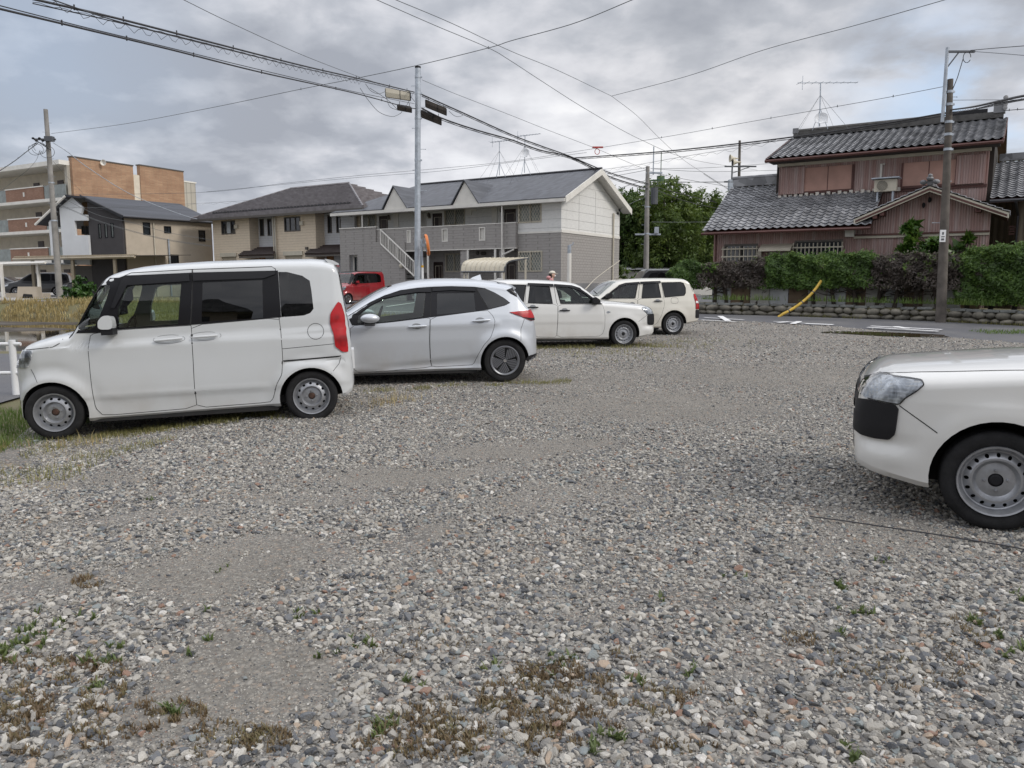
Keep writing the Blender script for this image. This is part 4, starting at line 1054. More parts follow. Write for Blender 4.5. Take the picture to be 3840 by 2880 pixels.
    car.fin(sheet(bvh, [(.50, -.64), (1.03, -.52), (1.03, .52), (.50, .64)], 'T', .004, .1), 'windscreen', MAT['glass'])
    w1 = MB(); w1.tube([(.53, -.45, 1.10), (.62, .1, 1.17)], .008, 6); w1.tube([(.53, .15, 1.10), (.62, .6, 1.15)], .008, 6); car.fin(w1, 'wiper', MAT['plastic'])
    car.fin(patch(bvh, rnd([(-.66, 1.04), (.66, 1.04), (.62, 1.05), (-.62, 1.05)], 0), 'F', .004, .01, .1), 'cowl', MAT['plastic'])
    # rear lamps and black corners
    tp = rnd([(3.118, 1.091), (3.185, 1.088), (3.262, .953), (3.30, .688), (3.177, .683), (3.172, .847), (3.13, .98)], 1, .1)
    both(car, patch(bvh, tp, 'L', .012, .03, .03), 'tail_light', MAT['tail'])
    both(car, patch(bvh, rnd([(3.175, .905), (3.275, .90), (3.28, .84), (3.175, .85)], 1, .1), 'L', .015, .03, .03), 'reversing_light', MAT['lens'] if False else MAT['white_metal'])
    both(car, patch(bvh, rnd([(3.177, .675), (3.33, .665), (3.33, .448), (3.185, .444)], 1, .12), 'L', .012, .02, .03), 'rear_bumper_corner', MAT['plastic'])
    both(car, seam(bvh, [(2.94, 1.47), (3.02, 1.35), (3.10, 1.15)], .007, .0015), 'tailgate_seam', MAT['seam'])
    car.fin(patch(bvh, rnd([(-.6, 1.05), (.6, 1.05), (.56, 1.40), (-.56, 1.40)], 1, .1), 'R', .004, .012, .1), 'rear_window', MAT['gloss_black'])
    bl = MB(); bl.box(.40, 2.16, -.77, .77, .16, .50)
    for x in (0, 2.55): bl.box(x - .4, x + .4, -.5, .5, .25, .5)
    car.fin(bl, 'underbody', MAT['under'])
    seats(car, (1.0, 1.75), .25, .5); steering(car, .85, (car.half * .45) * (1 if not flip else -1), .98)
    d = MB(); P = [(.56, .5), (.56, 1.0), (.82, 1.02), (.92, .85), (.92, .5)]; d.prism([(x, -.7, z) for x, z in P], [(x, .7, z) for x, z in P]); car.fin(d, 'dashboard', MAT['seat'], smooth=False)
    wheel_set(car, 'probox', .300, .165, .205, (0, 2.55), .02, hubmat='plastic')
    return car, bvh
wagon('station_wagon', 'white wagon with black door handles facing right, parked behind the silver hatchback', (2.5066, 17.1595, .075), 10, MAT['white'], flip=True)
c12 = math.cos(R(12.5)); s12 = math.sin(R(12.5))
wagon('station_wagon', 'cream tinted wagon facing left beside the road, its red tail light in view', (4.2895 - 2.55 * c12, 20.395 - 2.55 * s12, .13), 12.5, MAT['cream'])
wagon('station_wagon', 'nose of a white wagon with a black bumper corner, cut off at the right edge', (2.881, 4.4455, .026), -24, MAT['white'])

# ---------- red van and dark cars by the houses
rv, rbvh = kei_van('kei_van', 'deep red two tone van with a black roof in front of the grey apartment', (0, 0, 0), 0, 0, MAT['red'], True, glossfront=True)
yaw = R(57.5); fx, fy = -8.75, 41.4
rv.root.matrix_world = Matrix.Translation((fx + 2.545 * math.cos(yaw), fy + 2.545 * math.sin(yaw), g(fx, fy) + .01)) @ Matrix.Rotation(yaw, 4, 'Z')
rp = patch(rbvh, rnd([(-1.97, -.52), (-.1, -.58), (.33, -.55), (.33, .55), (-.1, .58), (-1.97, .52)], 1, .1), 'T', .006, .01, .12); rv.fin(rp, 'roof_panel', MAT['gloss_black'])
for s_ in (1, -1): rv.fin(patch(rbvh, [(-.50 * s_, .36), (-.62 * s_, .36), (-.62 * s_, .52), (-.45 * s_, .52)][::s_], 'F', .012, .02, .05), 'fog_lamp_trim', MAT['chrome'])
rv.fin(patch(rbvh, rnd([(-.5, .90), (.5, .90), (.5, .935), (-.5, .935)], 0), 'F', .012, .02, .06), 'chrome_bar', MAT['chrome'])
at_ = MB(); at_.tube([(-1.2, 0, 1.78), (-1.05, 0, 1.95)], .008, 5); rv.fin(at_, 'aerial', MAT['plastic'])

def simple_car(name, label, cat, loc, yaw, top, half, wheels, paintm, glasses, wr=.32, flip=False, wind=None, headl=None, tail=None):
    car = Car(name, label, cat, loc, yaw, 0, half=half, flip=flip)
    x0, x1 = top[0][0], top[-1][0]
    plan = [(x0, half * .45), (x0 + .05, half * .7), (x0 + .2, half * .88), (x0 + .5, half * .97), (x0 + .9, half), (x1 - .6, half), (x1 - .2, half * .93), (x1 - .05, half * .8), (x1, half * .7)]
    zr = max(z for _, z in top)
    B = Body(top, [(x0, .4), (x0 + .1, .24), (wheels[0], .22), (wheels[1], .22), (x1 - .1, .28), (x1, .4)], plan, [(.2, .96), (.5, 1), (.9, 1), (zr * .6, .96), (zr, .80)], .14, 2.6)
    body, bvh, win = build_shell(car, B, paintm, wr + .05, wheels, wr)
    for P in glasses: both(car, patch(bvh, rnd(P, 1, .12), 'L', .004, .01, .08), 'window', MAT['gloss_black'])
    if wind: car.fin(patch(bvh, wind, 'T', .005, .01, .12), 'windscreen', MAT['window'])
    if headl: both(car, patch(bvh, rnd(headl, 1, .1), 'L', .008, .02, .05), 'headlight', MAT['head'])
    if tail: both(car, patch(bvh, rnd(tail, 1, .1), 'L', .008, .02, .05), 'tail_light', MAT['tail'])
    car.fin(patch(bvh, rnd([(-half * .6, .45), (half * .6, .45), (half * .6, .75), (-half * .6, .75)], 1, .2), 'F', .005, .02, .1), 'grille', MAT['chrome'])
    pl = MB(); pl.box(x0 - .03, x0 + .06, -.17, .17, .36, .52); car.fin(pl, 'number_plate', MAT['white_metal'])
    wheel_set(car, 'alloy', wr, .2, wr * .68, wheels, .03)
    bl = MB(); bl.box(wheels[0] + wr + .08, wheels[1] - wr - .08, -half * .85, half * .85, .23, .5); car.fin(bl, 'underbody', MAT['under'])
    return car
mvtop = [(-.95, .55), (-.93, .75), (-.85, .9), (-.6, 1.0), (-.2, 1.08), (.15, 1.16), (.6, 1.48), (.95, 1.70), (1.3, 1.78), (2.2, 1.82), (3.2, 1.80), (3.6, 1.75), (3.7, 1.6), (3.78, 1.1), (3.8, .6)]
mvg = [[(.5, 1.13), (1.0, 1.55), (1.25, 1.62), (1.3, 1.12)], [(1.38, 1.12), (1.38, 1.64), (2.45, 1.66), (2.45, 1.13)], [(2.55, 1.13), (2.55, 1.66), (3.3, 1.64), (3.55, 1.5), (3.6, 1.15)]]
mvw = [(.18, -.62), (.95, -.55), (.95, .55), (.18, .62)]
def on(u, v, Y): q = at(u, v, Y); return (q.x, Y, g(q.x, Y) + .02)
p_ = on(59, 1100, 60); simple_car('minivan', 'black minivan with a bright headlight parked under the left end of the carport', 'car', p_, 14, mvtop, .86, (0, 2.85), MAT['blackpaint'], mvg, wind=mvw, headl=[(-.9, .78), (-.45, .88), (-.5, .74), (-.86, .66)])
p_ = on(282, 1100, 57.5); simple_car('minivan', 'black car behind the green bush and utility pole under the carport', 'car', p_, 14, mvtop, .86, (0, 2.85), MAT['blackpaint'], mvg, wind=mvw, headl=[(-.9, .78), (-.45, .88), (-.5, .74), (-.86, .66)])
p_ = on(-95, 1100, 65); simple_car('saloon_car', 'dark car at the left edge, mostly hidden behind carport posts', 'car', p_, 0, [(-.9, .5), (-.85, .75), (-.4, .95), (.3, 1.0), (.9, 1.4), (1.6, 1.5), (2.5, 1.46), (3.2, 1.15), (3.5, 1.05), (3.55, .6)], .86, (0, 2.7), MAT['blackpaint'], [[(.6, 1.0), (1.0, 1.36), (1.6, 1.42), (1.6, 1.02)], [(1.7, 1.02), (1.7, 1.42), (2.4, 1.38), (2.9, 1.1)]])
trk = [(-.6, .5), (-.6, 1.1), (-.5, 1.3), (-.2, 1.75), (-.1, 1.82), (.8, 1.84), (.95, 1.8), (1.0, 1.5), (1.02, .6)]
p_ = on(2545, 1100, 38); simple_car('small_truck', 'grey cab of a small truck behind the cream wagon and the hedge end', 'truck', p_, 12, [(-x, z) for x, z in trk][::-1][0:0] or trk, .70, (0, .45), MAT['greypaint'], [[(-.30, 1.15), (-.12, 1.62), (.55, 1.66), (.62, 1.15)]], wr=.26, flip=True, wind=[(-.48, -.5), (-.18, -.45), (-.18, .45), (-.48, .5)])
p_ = on(2500, 1100, 41); simple_car('kei_van', 'dark van standing behind the grey truck cab near the trees', 'van', (p_[0] - 1.2, p_[1], p_[2]), 10, [(-.6, .5), (-.6, 1.0), (-.3, 1.2), (.1, 1.75), (.3, 1.88), (2.6, 1.9), (2.7, 1.8), (2.75, .5)], .74, (0, 2.1), MAT['blackpaint'], [[(.1, 1.2), (.4, 1.65), (1.1, 1.7), (1.1, 1.2)], [(1.2, 1.2), (1.2, 1.7), (2.5, 1.7), (2.5, 1.2)]], wr=.27)
# ------------------------------------------------------------------ buildings
class Fac:
    """a vertical facade plane; s runs to the right, d away from the viewer, z up"""
    def __init__(s, x, y, yaw, crop=(0, 0, 1), root=None):
        s.O = Vector((x, y, 0)); a = R(yaw); s.X = Vector((math.cos(a), math.sin(a), 0)); s.N = Vector((-math.sin(a), math.cos(a), 0)); s.c = crop; s.root = root
    def p(s, a, z, d=0): q = s.O + s.X * a + s.N * d; return (q.x, q.y, z)
    def sz(s, a, b, off=0, crop=None):
        cx, cy, k_ = crop or s.c; r = ray(cx + a * k_, cy + b * k_); C = Vector((0, 0, EYE))
        t_ = ((s.O - C).dot(s.N) + off) / r.dot(s.N); q = C + r * t_; return (q - s.O).dot(s.X), q.z
    def rc(s, a0, b0, a1, b1, off=0, crop=None):
        bm_, am = (b0 + b1) / 2, (a0 + a1) / 2
        return s.sz(a0, bm_, off, crop)[0], s.sz(a1, bm_, off, crop)[0], s.sz(am, b1, off, crop)[1], s.sz(am, b0, off, crop)[1]
    def box(s, mb, s0, s1, z0, z1, d0, d1):
        return mb.box8([s.p(s0, z0, d0), s.p(s1, z0, d0), s.p(s1, z0, d1), s.p(s0, z0, d1), s.p(s0, z1, d0), s.p(s1, z1, d0), s.p(s1, z1, d1), s.p(s0, z1, d1)])
    def poly(s, mb, P, d0, d1):
        return mb.prism([s.p(a, z, d0) for a, z in P], [s.p(a, z, d1) for a, z in P])
    def wall(s, mb, s0, s1, z0, z1, holes, d0=0.0, d1=.2):
        """a wall slab with real rectangular openings"""
        xs = sorted({s0, s1, *[min(max(h[0], s0), s1) for h in holes], *[min(max(h[1], s0), s1) for h in holes]})
        zs = sorted({z0, z1, *[min(max(h[2], z0), z1) for h in holes], *[min(max(h[3], z0), z1) for h in holes]})
        for i in range(len(xs) - 1):
            run = None
            for j in range(len(zs) - 1):
                cx, cz = (xs[i] + xs[i + 1]) / 2, (zs[j] + zs[j + 1]) / 2
                if any(h[0] < cx < h[1] and h[2] < cz < h[3] for h in holes):
                    if run is not None: s.box(mb, xs[i], xs[i + 1], run, zs[j], d0, d1); run = None
                elif run is None: run = zs[j]
            if run is not None: s.box(mb, xs[i], xs[i + 1], run, z1, d0, d1)
        return mb
    def window(s, parent, h, frame='bronze', split=1, d=.06, fw=.05, glass='window', horiz=False, name='window', curtain=None):
        a, b, z0, z1 = h; fr = MB()
        s.box(fr, a, a + fw, z0, z1, -.03, d + .05); s.box(fr, b - fw, b, z0, z1, -.03, d + .05)
        s.box(fr, a + fw, b - fw, z0, z0 + fw, -.032, d + .048); s.box(fr, a + fw, b - fw, z1 - fw, z1, -.032, d + .048)
        for k_ in range(1, split):
            if horiz: m_ = z0 + (z1 - z0) * k_ / split; s.box(fr, a + fw, b - fw, m_ - fw * .4, m_ + fw * .4, .0, d + .04)
            else: m_ = a + (b - a) * k_ / split; s.box(fr, m_ - fw * .4, m_ + fw * .4, z0 + fw, z1 - fw, .0, d + .04)
        o = fr.build(name, MAT[frame] if isinstance(frame, str) else frame, parent)
        gm = MB(); s.box(gm, a + fw * .5, b - fw * .5, z0 + fw * .5, z1 - fw * .5, d, d + .02); gm.build('pane', MAT[glass], o)
        if curtain:
            cm = MB(); s.box(cm, a + (b - a) * curtain[0], a + (b - a) * curtain[1], z0 + fw, z1 - fw, d - .012, d - .003); cm.build('curtain', MAT['curtain'], o)
        return o
MAT['curtain'] = M('net_curtain', (.42, .45, .47), .9, var=.15, vs_=6)
def slab(F, P3, th, n=None):
    """solid roof plane: quad corners in world space, thickness downwards"""
    A = [Vector(p) for p in P3]; nn = (A[1] - A[0]).cross(A[3] - A[0]).normalized()
    if nn.z < 0: nn = -nn
    mb = MB(); mb.prism([a - nn * th for a in A], A); return mb

# ============ grey two storey apartment in the middle
R6 = (1550, 600, .38427); Z4 = (1550, 850, .20344); R5 = (750, 550, .40687)
gb = .28
ap = thing('apartment_building', 'two storey apartment with grey lower walls, white upper walls and outside stair', 'building', (2.6, 41.3, gb))
A = Fac(2.6, 41.3, -32.5, R6, ap); L = 15.8
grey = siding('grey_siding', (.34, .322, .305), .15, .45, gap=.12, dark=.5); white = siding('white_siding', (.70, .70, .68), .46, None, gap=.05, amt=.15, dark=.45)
greyr = grey
MAT['gs'], MAT['ws'] = grey, white
zb_, zm = gb, A.sz(1435, 697)[1]; zt_ = A.sz(1435, 385)[1]
# columns along the facade, right part (s<0 to the left of the corner; corner at s=0)
sR0 = A.sz(1022, 700)[0]                   # left edge of the right block
wu = A.rc(1025, 400, 1252, 612); wl = A.rc(1025, 888, 1258, 1090)
m_ = MB(); A.wall(m_, sR0, 0, zm, zt_, [wu]); m_.build('upper_wall', white, ap)
m_ = MB(); A.wall(m_, sR0, 0, zb_, zm, [wl]); m_.build('lower_wall', grey, ap)
m_ = MB(); A.box(m_, sR0, .03, zm - .05, zm + .05, -.03, .0); m_.build('band', MAT['trim_w'], ap)
# gable end
gl = 7.3; GX = Fac(2.6, 41.3, 57.5, R6, ap)
rz = GX.sz(1780, 72, -.5)[1] - .12; mid = gl / 2
m_ = MB(); GX.box(m_, .2, gl, zb_, zm, 0, .2); m_.build('gable_lower_wall', grey, ap)
m_ = MB(); GX.poly(m_, [(.2, zm), (gl, zm), (gl, zt_), (mid, rz - .12), (.2, zt_)], 0, .2); m_.build('gable_upper_wall', white, ap)
m_ = MB(); GX.box(m_, 0, gl, zm - .05, zm + .1, -.04, .0); m_.build('band', MAT['trim_w'], ap)
m_ = MB()
for s_ in (2.0, 4.0): GX.box(m_, s_ - .01, s_ + .01, zm + .12, zt_ + .8, -.006, .0)
m_.build('wall_joint', M('sealant', (.35, .35, .34), .8), ap)
# recessed facade to the left behind balcony (1.5 m back)
dp = 1.5
Rc = Fac(*A.p(0, 0, dp)[:2], -32.5, R6, ap)
def rcr(a0, b0, a1, b1, crop=R6): return Rc.rc(a0, b0, a1, b1, 0, crop)
sL = -L
doors_u = [rcr(885, 478, 1000, 625), rcr(187, 520, 282, 645), rcr(2140, 615, 2215, 735, R5), rcr(1650, 638, 1732, 755, R5)]
wins_u = [rcr(302, 455, 505, 637), rcr(1475, 600, 1625, 748, R5)]
zf2 = A.sz(900, 640)[1] - .9
m_ = MB(); Rc.wall(m_, sL, sR0, zm - .2, zt_, [(a, b, zf2 + .02, d) for a, b, c, d in doors_u] + wins_u); m_.build('upper_wall', white, ap)
doors_l = [rcr(198, 995, 292, 1190), rcr(912, 985, 1000, 1190), rcr(2150, 1065, 2215, 1245, R5)]
doors_l = [(a, b, gb + .15, d) for a, b, c, d in doors_l]; wins_l = [rcr(312, 912, 478, 1092)]
m_ = MB(); Rc.wall(m_, sL, sR0, zb_, zm - .2, doors_l + wins_l); m_.build('lower_wall', greyr, ap)
def door(F, h, parent, mat='door_brown', lined=True):
    a, b, z0, z1 = h; d = MB(); F.box(d, a, b, z0, z1, .05, .12); o = d.build('door', MAT[mat], parent)
    if lined:
        t_ = MB(); k_ = .12; e = .018
        for q in ((a + k_, a + k_ + e, z0 + k_, z1 - k_ - .1), (b - k_ - e, b - k_, z0 + k_, z1 - k_ - .1)): F.box(t_, *q, .04, .05)
        F.box(t_, a + k_ + e, b - k_ - e, z1 - k_ - .1 - e, z1 - k_ - .1, .04, .05); t_.build('door_trim', MAT['cream_metal'], o)
    h_ = MB(); F.box(h_, a + .06, a + .11, (z0 + z1) / 2 - .25, (z0 + z1) / 2 + .05, -.0, .05); h_.build('handle', MAT['chrome'], o)
    return o
for h in doors_u: door(Rc, (h[0], h[1], zf2 + .02, h[3]), ap)
for h in doors_l: door(Rc, h, ap)
def lattice(F, h, parent, dark=False):
    o = F.window(parent, h, 'cream_metal', 2, .09, .07, glass='window' if dark else 'frost'); a, b, z0, z1 = h; g_ = MB(); p_x = .17; p_z = .27; r = .009
    n = int((b - a) / p_x) + int((z1 - z0) / p_z) + 4
    def clip(x0, z0_, x1, z1_):
        dx, dz_ = x1 - x0, z1_ - z0_; t0, t1 = 0, 1
        for p_, q_ in ((-dx, x0 - a), (dx, b - x0), (-dz_, z0_ - z0), (dz_, z1 - z0_)):
            if p_ == 0: continue
            t_ = q_ / p_
            if p_ < 0: t0 = max(t0, t_)
            else: t1 = min(t1, t_)
        return (t0, t1) if t0 < t1 - .01 else None
    H = z1 - z0; sl = p_x / p_z
    k_ = -int(H * sl / p_x) - 1
    while a + k_ * p_x < b:
        for sg in (1, -1):
            x0 = a + k_ * p_x if sg == 1 else a + k_ * p_x + H * sl; x1 = x0 + sg * H * sl; c_ = clip(x0, z0, x1, z1)
            if c_: g_.tube([F.p(x0 + (x1 - x0) * c_[0], z0 + H * c_[0], -.05), F.p(x0 + (x1 - x0) * c_[1], z0 + H * c_[1], -.05)], r * 1.3, 4)
        k_ += 1
    g_.build('lattice_grille', MAT['cream_metal'], o); return o
MAT['frost'] = M('frosted_glass', (.20, .225, .215), .25, var=.25, vs_=2)
for h in (wu, wl): lattice(A, h, ap)
for h in wins_u + wins_l: lattice(Rc, h, ap)
# meter boxes, vents, wall lamps on the recessed wall
pb = MB()
for q in [(770, 452, 822, 615), (78, 498, 125, 648), (515, 440, 572, 540), (566, 436, 620, 500), (772, 935, 820, 1010), (98, 950, 140, 1100)]:
    h = rcr(*q); Rc.box(pb, h[0], h[1], h[2], h[3], -.06, 0)
for q in [(1790, 605, 1830, 745), (2045, 595, 2085, 735)]: h = rcr(*q, crop=R5); Rc.box(pb, *h, -.06, 0)
pb.build('meter_box_panel', MAT['trim_w'], ap)
for q in [(655, 430, 675, 455), (680, 430, 700, 455), (665, 900, 683, 922), (688, 900, 706, 922), (612, 893, 645, 925)]:
    h = rcr(*q); v_ = MB(); v_.lathe([(.001, -.10), (.09, -.08), (.11, 0)], 12, (0, 0, 0), 'y', closed=False)
    cpt = Vector(Rc.p((h[0] + h[1]) / 2, (h[2] + h[3]) / 2, 0)); v_.v = [tuple(cpt + Rc.X * x + Rc.N * y + Vector((0, 0, z))) for x, y, z in v_.v]; v_.build('vent_hood', MAT['bronze'], ap)
for q, cr in (((856, 480, 878, 515), R6), ((145, 522, 175, 572), R6), ((1733, 635, 1762, 680), R5), ((2100, 615, 2132, 662), R5)):
    h = rcr(*q, crop=cr); v_ = MB(); Rc.box(v_, h[0], h[1], h[2], h[2] + .12, -.02, 0); o = v_.build('wall_lamp', MAT['cream_metal'], ap)
    v_ = MB(); v_.add(*(lambda e: (e.v, e.f))(ell((0, 0, 0), (.09, .09, .16), 8, 6))); cpt = Vector(Rc.p((h[0] + h[1]) / 2, (h[2] + h[3]) / 2 + .05, -.1)); v_.v = [tuple(cpt + Vector(p)) for p in v_.v]; v_.build('lamp_shade', MAT['bronze'], o)
# balcony floor, parapet with slatted openings
sB1 = A.sz(1022, 740)[0]; sB0 = A.sz(1655, 850, 0, R5)[0]; zp = A.sz(600, 638)[1]; zq = A.sz(600, 868)[1]
vents = [A.rc(305, 672, 362, 800), A.rc(667, 658, 727, 790), A.rc(1932, 773, 1968, 888, 0, R5)]
m_ = MB(); A.wall(m_, sB0, sB1, zq, zp, vents, -.25, -.10); m_.build('balcony_parapet', grey, ap)
m_ = MB(); A.box(m_, sB1 - .15, sB1 - .002, zq, zp, -.10, dp); m_.build('balcony_side', grey, ap)
m_ = MB(); A.box(m_, sB0, sB1 + .02, zp, zp + .05, -.28, -.07); A.box(m_, sB0, sB1 + .02, zq - .05, zq, -.28, -.07); A.box(m_, sB1 - .16, sB1 + .02, zp, zp + .05, -.069, dp); m_.build('balcony_coping', MAT['trim_w'], ap)
m_ = MB(); A.box(m_, sL, sB1 - .16, zf2 - .2, zf2, -.1, dp); m_.build('balcony_floor', MAT['concrete'], ap)
for h in vents:
    v_ = MB(); A.box(v_, h[0], h[0] + .05, h[2], h[3], -.27, -.08); A.box(v_, h[1] - .05, h[1], h[2], h[3], -.27, -.08); A.box(v_, h[0] + .05, h[1] - .05, h[2], h[2] + .05, -.272, -.082); A.box(v_, h[0] + .05, h[1] - .05, h[3] - .05, h[3], -.272, -.082)
    for k_ in range(1, 6): c_ = h[0] + .05 + (h[1] - h[0] - .1) * k_ / 6; A.box(v_, c_ - .018, c_ + .018, h[2] + .05, h[3] - .05, -.2, -.15)
    v_.build('balcony_slats', MAT['trim_w'], ap)
# left end block with stair
sS = A.sz(1365, 800, 0, R5)[0]
m_ = MB(); zst = A.sz(1500, 755, 0, R5)[1]; sw = A.rc(1412, 1000, 1490, 1155, 0, R5)
sw = (sw[0], sw[1], gb + .9, sw[3])
A.wall(m_, sL + .0, A.sz(1925, 1150, 0, R5)[0], zb_, zst - .95, [sw], -.35, -.2)
st = [A.sz(*q, 0, R5) for q in ((1655, 780), (1655, 880), (1735, 880), (1735, 970), (1820, 970), (1820, 1058), (1910, 1058))]
top_poly = [(sL, zst - .95), (sL, zst), (st[0][0], zst), (st[0][0], st[1][1]), (st[2][0], st[2][1])]
A.poly(m_, [(sL, zst - .95), (st[2][0] + .0, zst - .95), (st[1][0], st[1][1]), (st[0][0], zst), (sL, zst)], -.35, -.2)
m_.build('stair_wall', grey, ap)
m_ = MB(); A.box(m_, sL, st[0][0] + .05, zst, zst + .06, -.4, -.15); m_.build('stair_coping', MAT['trim_w'], ap)
A.window(ap, sw, 'trim_w', 2, .0, .12)
# stair rail
r0 = A.sz(1665, 765, -.4, R5); r1 = A.sz(1975, 1060, -.4, R5); r_ = MB()
r_.tube([A.p(r0[0], r0[1], -.42), A.p(r1[0], r1[1], -.42), ], .05, 6); r_.tube([A.p(r0[0], r0[1] - .85, -.42), A.p(r1[0], max(gb + .1, r1[1] - .85), -.42)], .05, 6)
for k_ in range(0, 21):
    t_ = k_ / 20; a = r0[0] + (r1[0] - r0[0]) * t_; z_ = r0[1] + (r1[1] - r0[1]) * t_; r_.tube([A.p(a, max(gb, z_ - .85), -.42), A.p(a, z_, -.42)], .045 if k_ % 5 == 0 else .02, 5)
r_.build('stair_rail', MAT['trim_w'], ap)
stp = MB()
for k_ in range(14):
    t_ = k_ / 14; a = r0[0] + (r1[0] - r0[0]) * t_; z_ = zf2 + (gb - zf2) * t_; A.box(stp, a, a + (r1[0] - r0[0]) / 14 + .04, z_ - .2, z_ - .02, -.2, .9)
stp.build('stair_steps', MAT['concrete'], ap)
gl_ = MB(); gl_.add(*(lambda e: (e.v, e.f))(ell((0, 0, 0), (.13, .08, .15), 10, 8))); q = A.sz(1856, 1098, -.4, R5); cpt = Vector(A.p(q[0], q[1], -.42)); gl_.v = [tuple(cpt + Vector(p)) for p in gl_.v]; gl_.build('globe_lamp', MAT['cream_metal'], ap, smooth=True)
# ground floor pillars and white posts
m_ = MB()
for q in ((480, 548, 875, 1190), (860, 905, 870, 1190)): h = A.rc(q[0], q[2], q[1], q[3]); A.box(m_, h[0], h[1], gb, zq - .05, -.2, 0)
m_.build('pillar', grey, ap)
for a_ in (168, 556, 822, 902):
    c_ = A.sz(a_, 1000)[0]; m_ = MB(); A.box(m_, c_ - .06, c_ + .06, gb, zq - .05, -.262, -.2); m_.build('post', MAT['trim_w'], ap)
dn = A.sz(847, 500, -.6)[0]; m_ = MB(); m_.tube([A.p(dn, zt_ - .05, -.42), A.p(dn, gb, -.42)], .045, 8); m_.tube([A.p(dn, zq - .4, -.42), A.p(dn + .75, zq - .12, -.42)], .045, 8); m_.build('downpipe', MAT['trim_w'], ap)
dn = A.sz(1475, 650, -.6, R5)[0]; m_ = MB(); m_.tube([A.p(dn, zt_ - .05, -.42), A.p(dn, zst, -.42)], .045, 8); m_.build('downpipe', MAT['trim_w'], ap)
# roof: gable at the right, hip at the left
roofm = shingle('slate_grey_shingle', (.082, .087, .10), .16, .3, .5, .22)
ov = .48; ovs = .55; hw = gl / 2
def RP(s_, d, z): return Vector(A.p(s_, z, d))
ez = zt_ - .05; pitch_z = (rz - ez) / (hw + 0)
e_out = ez - pitch_z * ov * .0
eF = RP(ovs, -ov, ez + .12); eFl = RP(-L - ovs, -ov, ez + .12); rgR = RP(ovs, hw, rz + .12); rgL = RP(-L + 3.2, hw, rz + .12)
eB = RP(ovs, gl + ov, ez + .12); eBl = RP(-L - ovs, gl + ov, ez + .12)
m_ = MB()
for quad in ([eFl, eF, rgR, rgL], [eB, eBl, rgL, rgR]): s2 = slab(None, quad, .12); m_.add(s2.v, s2.f)
mb_ = MB(); mb_.prism([eBl + Vector((0, 0, -.12)), eFl + Vector((0, 0, -.12)), rgL + Vector((0, 0, -.12))], [eBl, eFl, rgL]); m_.add(mb_.v, mb_.f)
m_.build('roof', roofm, ap)
m_ = MB()
for quad in ([eFl, eF, eF - Vector((0, 0, .001)), eFl], ): pass
A.box(m_, -L - ovs, ovs - .05, ez - .12, ez + .05, -ov - .12, -ov + .04); A.box(m_, -L - .3, ovs - .06, ez - .10, ez - .06, -ov + .04, .0)
A.box(m_, -L - .3, sR0, zt_ - .02, zt_ + .02, 0, dp); m_.build('eaves', MAT['trim_w'], ap)
m_ = MB()
for (d0, z0, d1, z1) in ((-ov - .05, ez + .1, hw, rz + .1), (gl + ov + .05, ez + .1, hw, rz + .1)):
    Pq = [RP(ovs + .02, d0, z0 - .30), RP(ovs + .02, d1, z1 - .30), RP(ovs + .02, d1, z1 + .03), RP(ovs + .02, d0, z0 + .03)]
    Qq = [p - A.X * .06 for p in Pq]; m_.prism(Pq, Qq)
    P2 = [RP(ovs - .04, d0, z0 - .22), RP(ovs - .04, d1, z1 - .22), RP(ovs - .04, d1, z1 - .18), RP(ovs - .04, d0, z0 - .18)]; m_.prism(P2, [p - A.X * .55 for p in P2])
m_.build('bargeboard', MAT['trim_w'], ap)
m_ = MB(); m_.tube([rgL + Vector((0, 0, .03)), rgR + Vector((0, 0, .03))], .07, 6); m_.build('ridge_cap', MAT['sky_metal'], ap)
# two dormer gables over the eaves
for (ax, bx, cx, tx, ty, crop) in ((370, 650, 505, 785, 190, R6), (1680, 1920, 1790, 2075, 358, R5)):
    s0 = A.sz(ax, 372, -ov, crop)[0] if crop == R6 else A.sz(ax, 520, -ov, crop)[0]; s1 = A.sz(bx, 362, -ov, crop)[0] if crop == R6 else A.sz(bx, 512, -ov, crop)[0]
    sc, zc_ = A.sz(cx, ty, -ov + .02, crop); dback = (zc_ - (ez + .12)) / ((rz - ez) / (hw + ov)) - ov
    dr = MB(); dr.add([A.p(s0 + .12, ez + .06, -ov - .02), A.p(s1 - .12, ez + .06, -ov - .02), A.p(sc, zc_ - .12, -ov - .02), A.p(s0 + .12, ez + .06, -ov + .2), A.p(s1 - .12, ez + .06, -ov + .2), A.p(sc, zc_ - .12, -ov + .2)], [(0, 1, 2), (5, 4, 3), (0, 3, 4, 1), (1, 4, 5, 2), (2, 5, 3, 0)])
    o = dr.build('dormer', MAT['trim_w'], ap)
    fr_ = -ov - .12; top_ = A.p(sc, zc_, fr_); bk = A.p(sc, zc_, dback); rr_ = MB()
    for e_ in (s0, s1):
        a_ = Vector(A.p(e_, ez + .08, fr_)); b_ = Vector(top_); c_ = Vector(bk); d_ = Vector(A.p(e_, ez + .14, -ov + .1))
        rr_.prism([p - Vector((0, 0, .07)) for p in (a_, b_, c_, d_)], [a_, b_, c_, d_])
    rr_.build('dormer_roof', roofm, o)
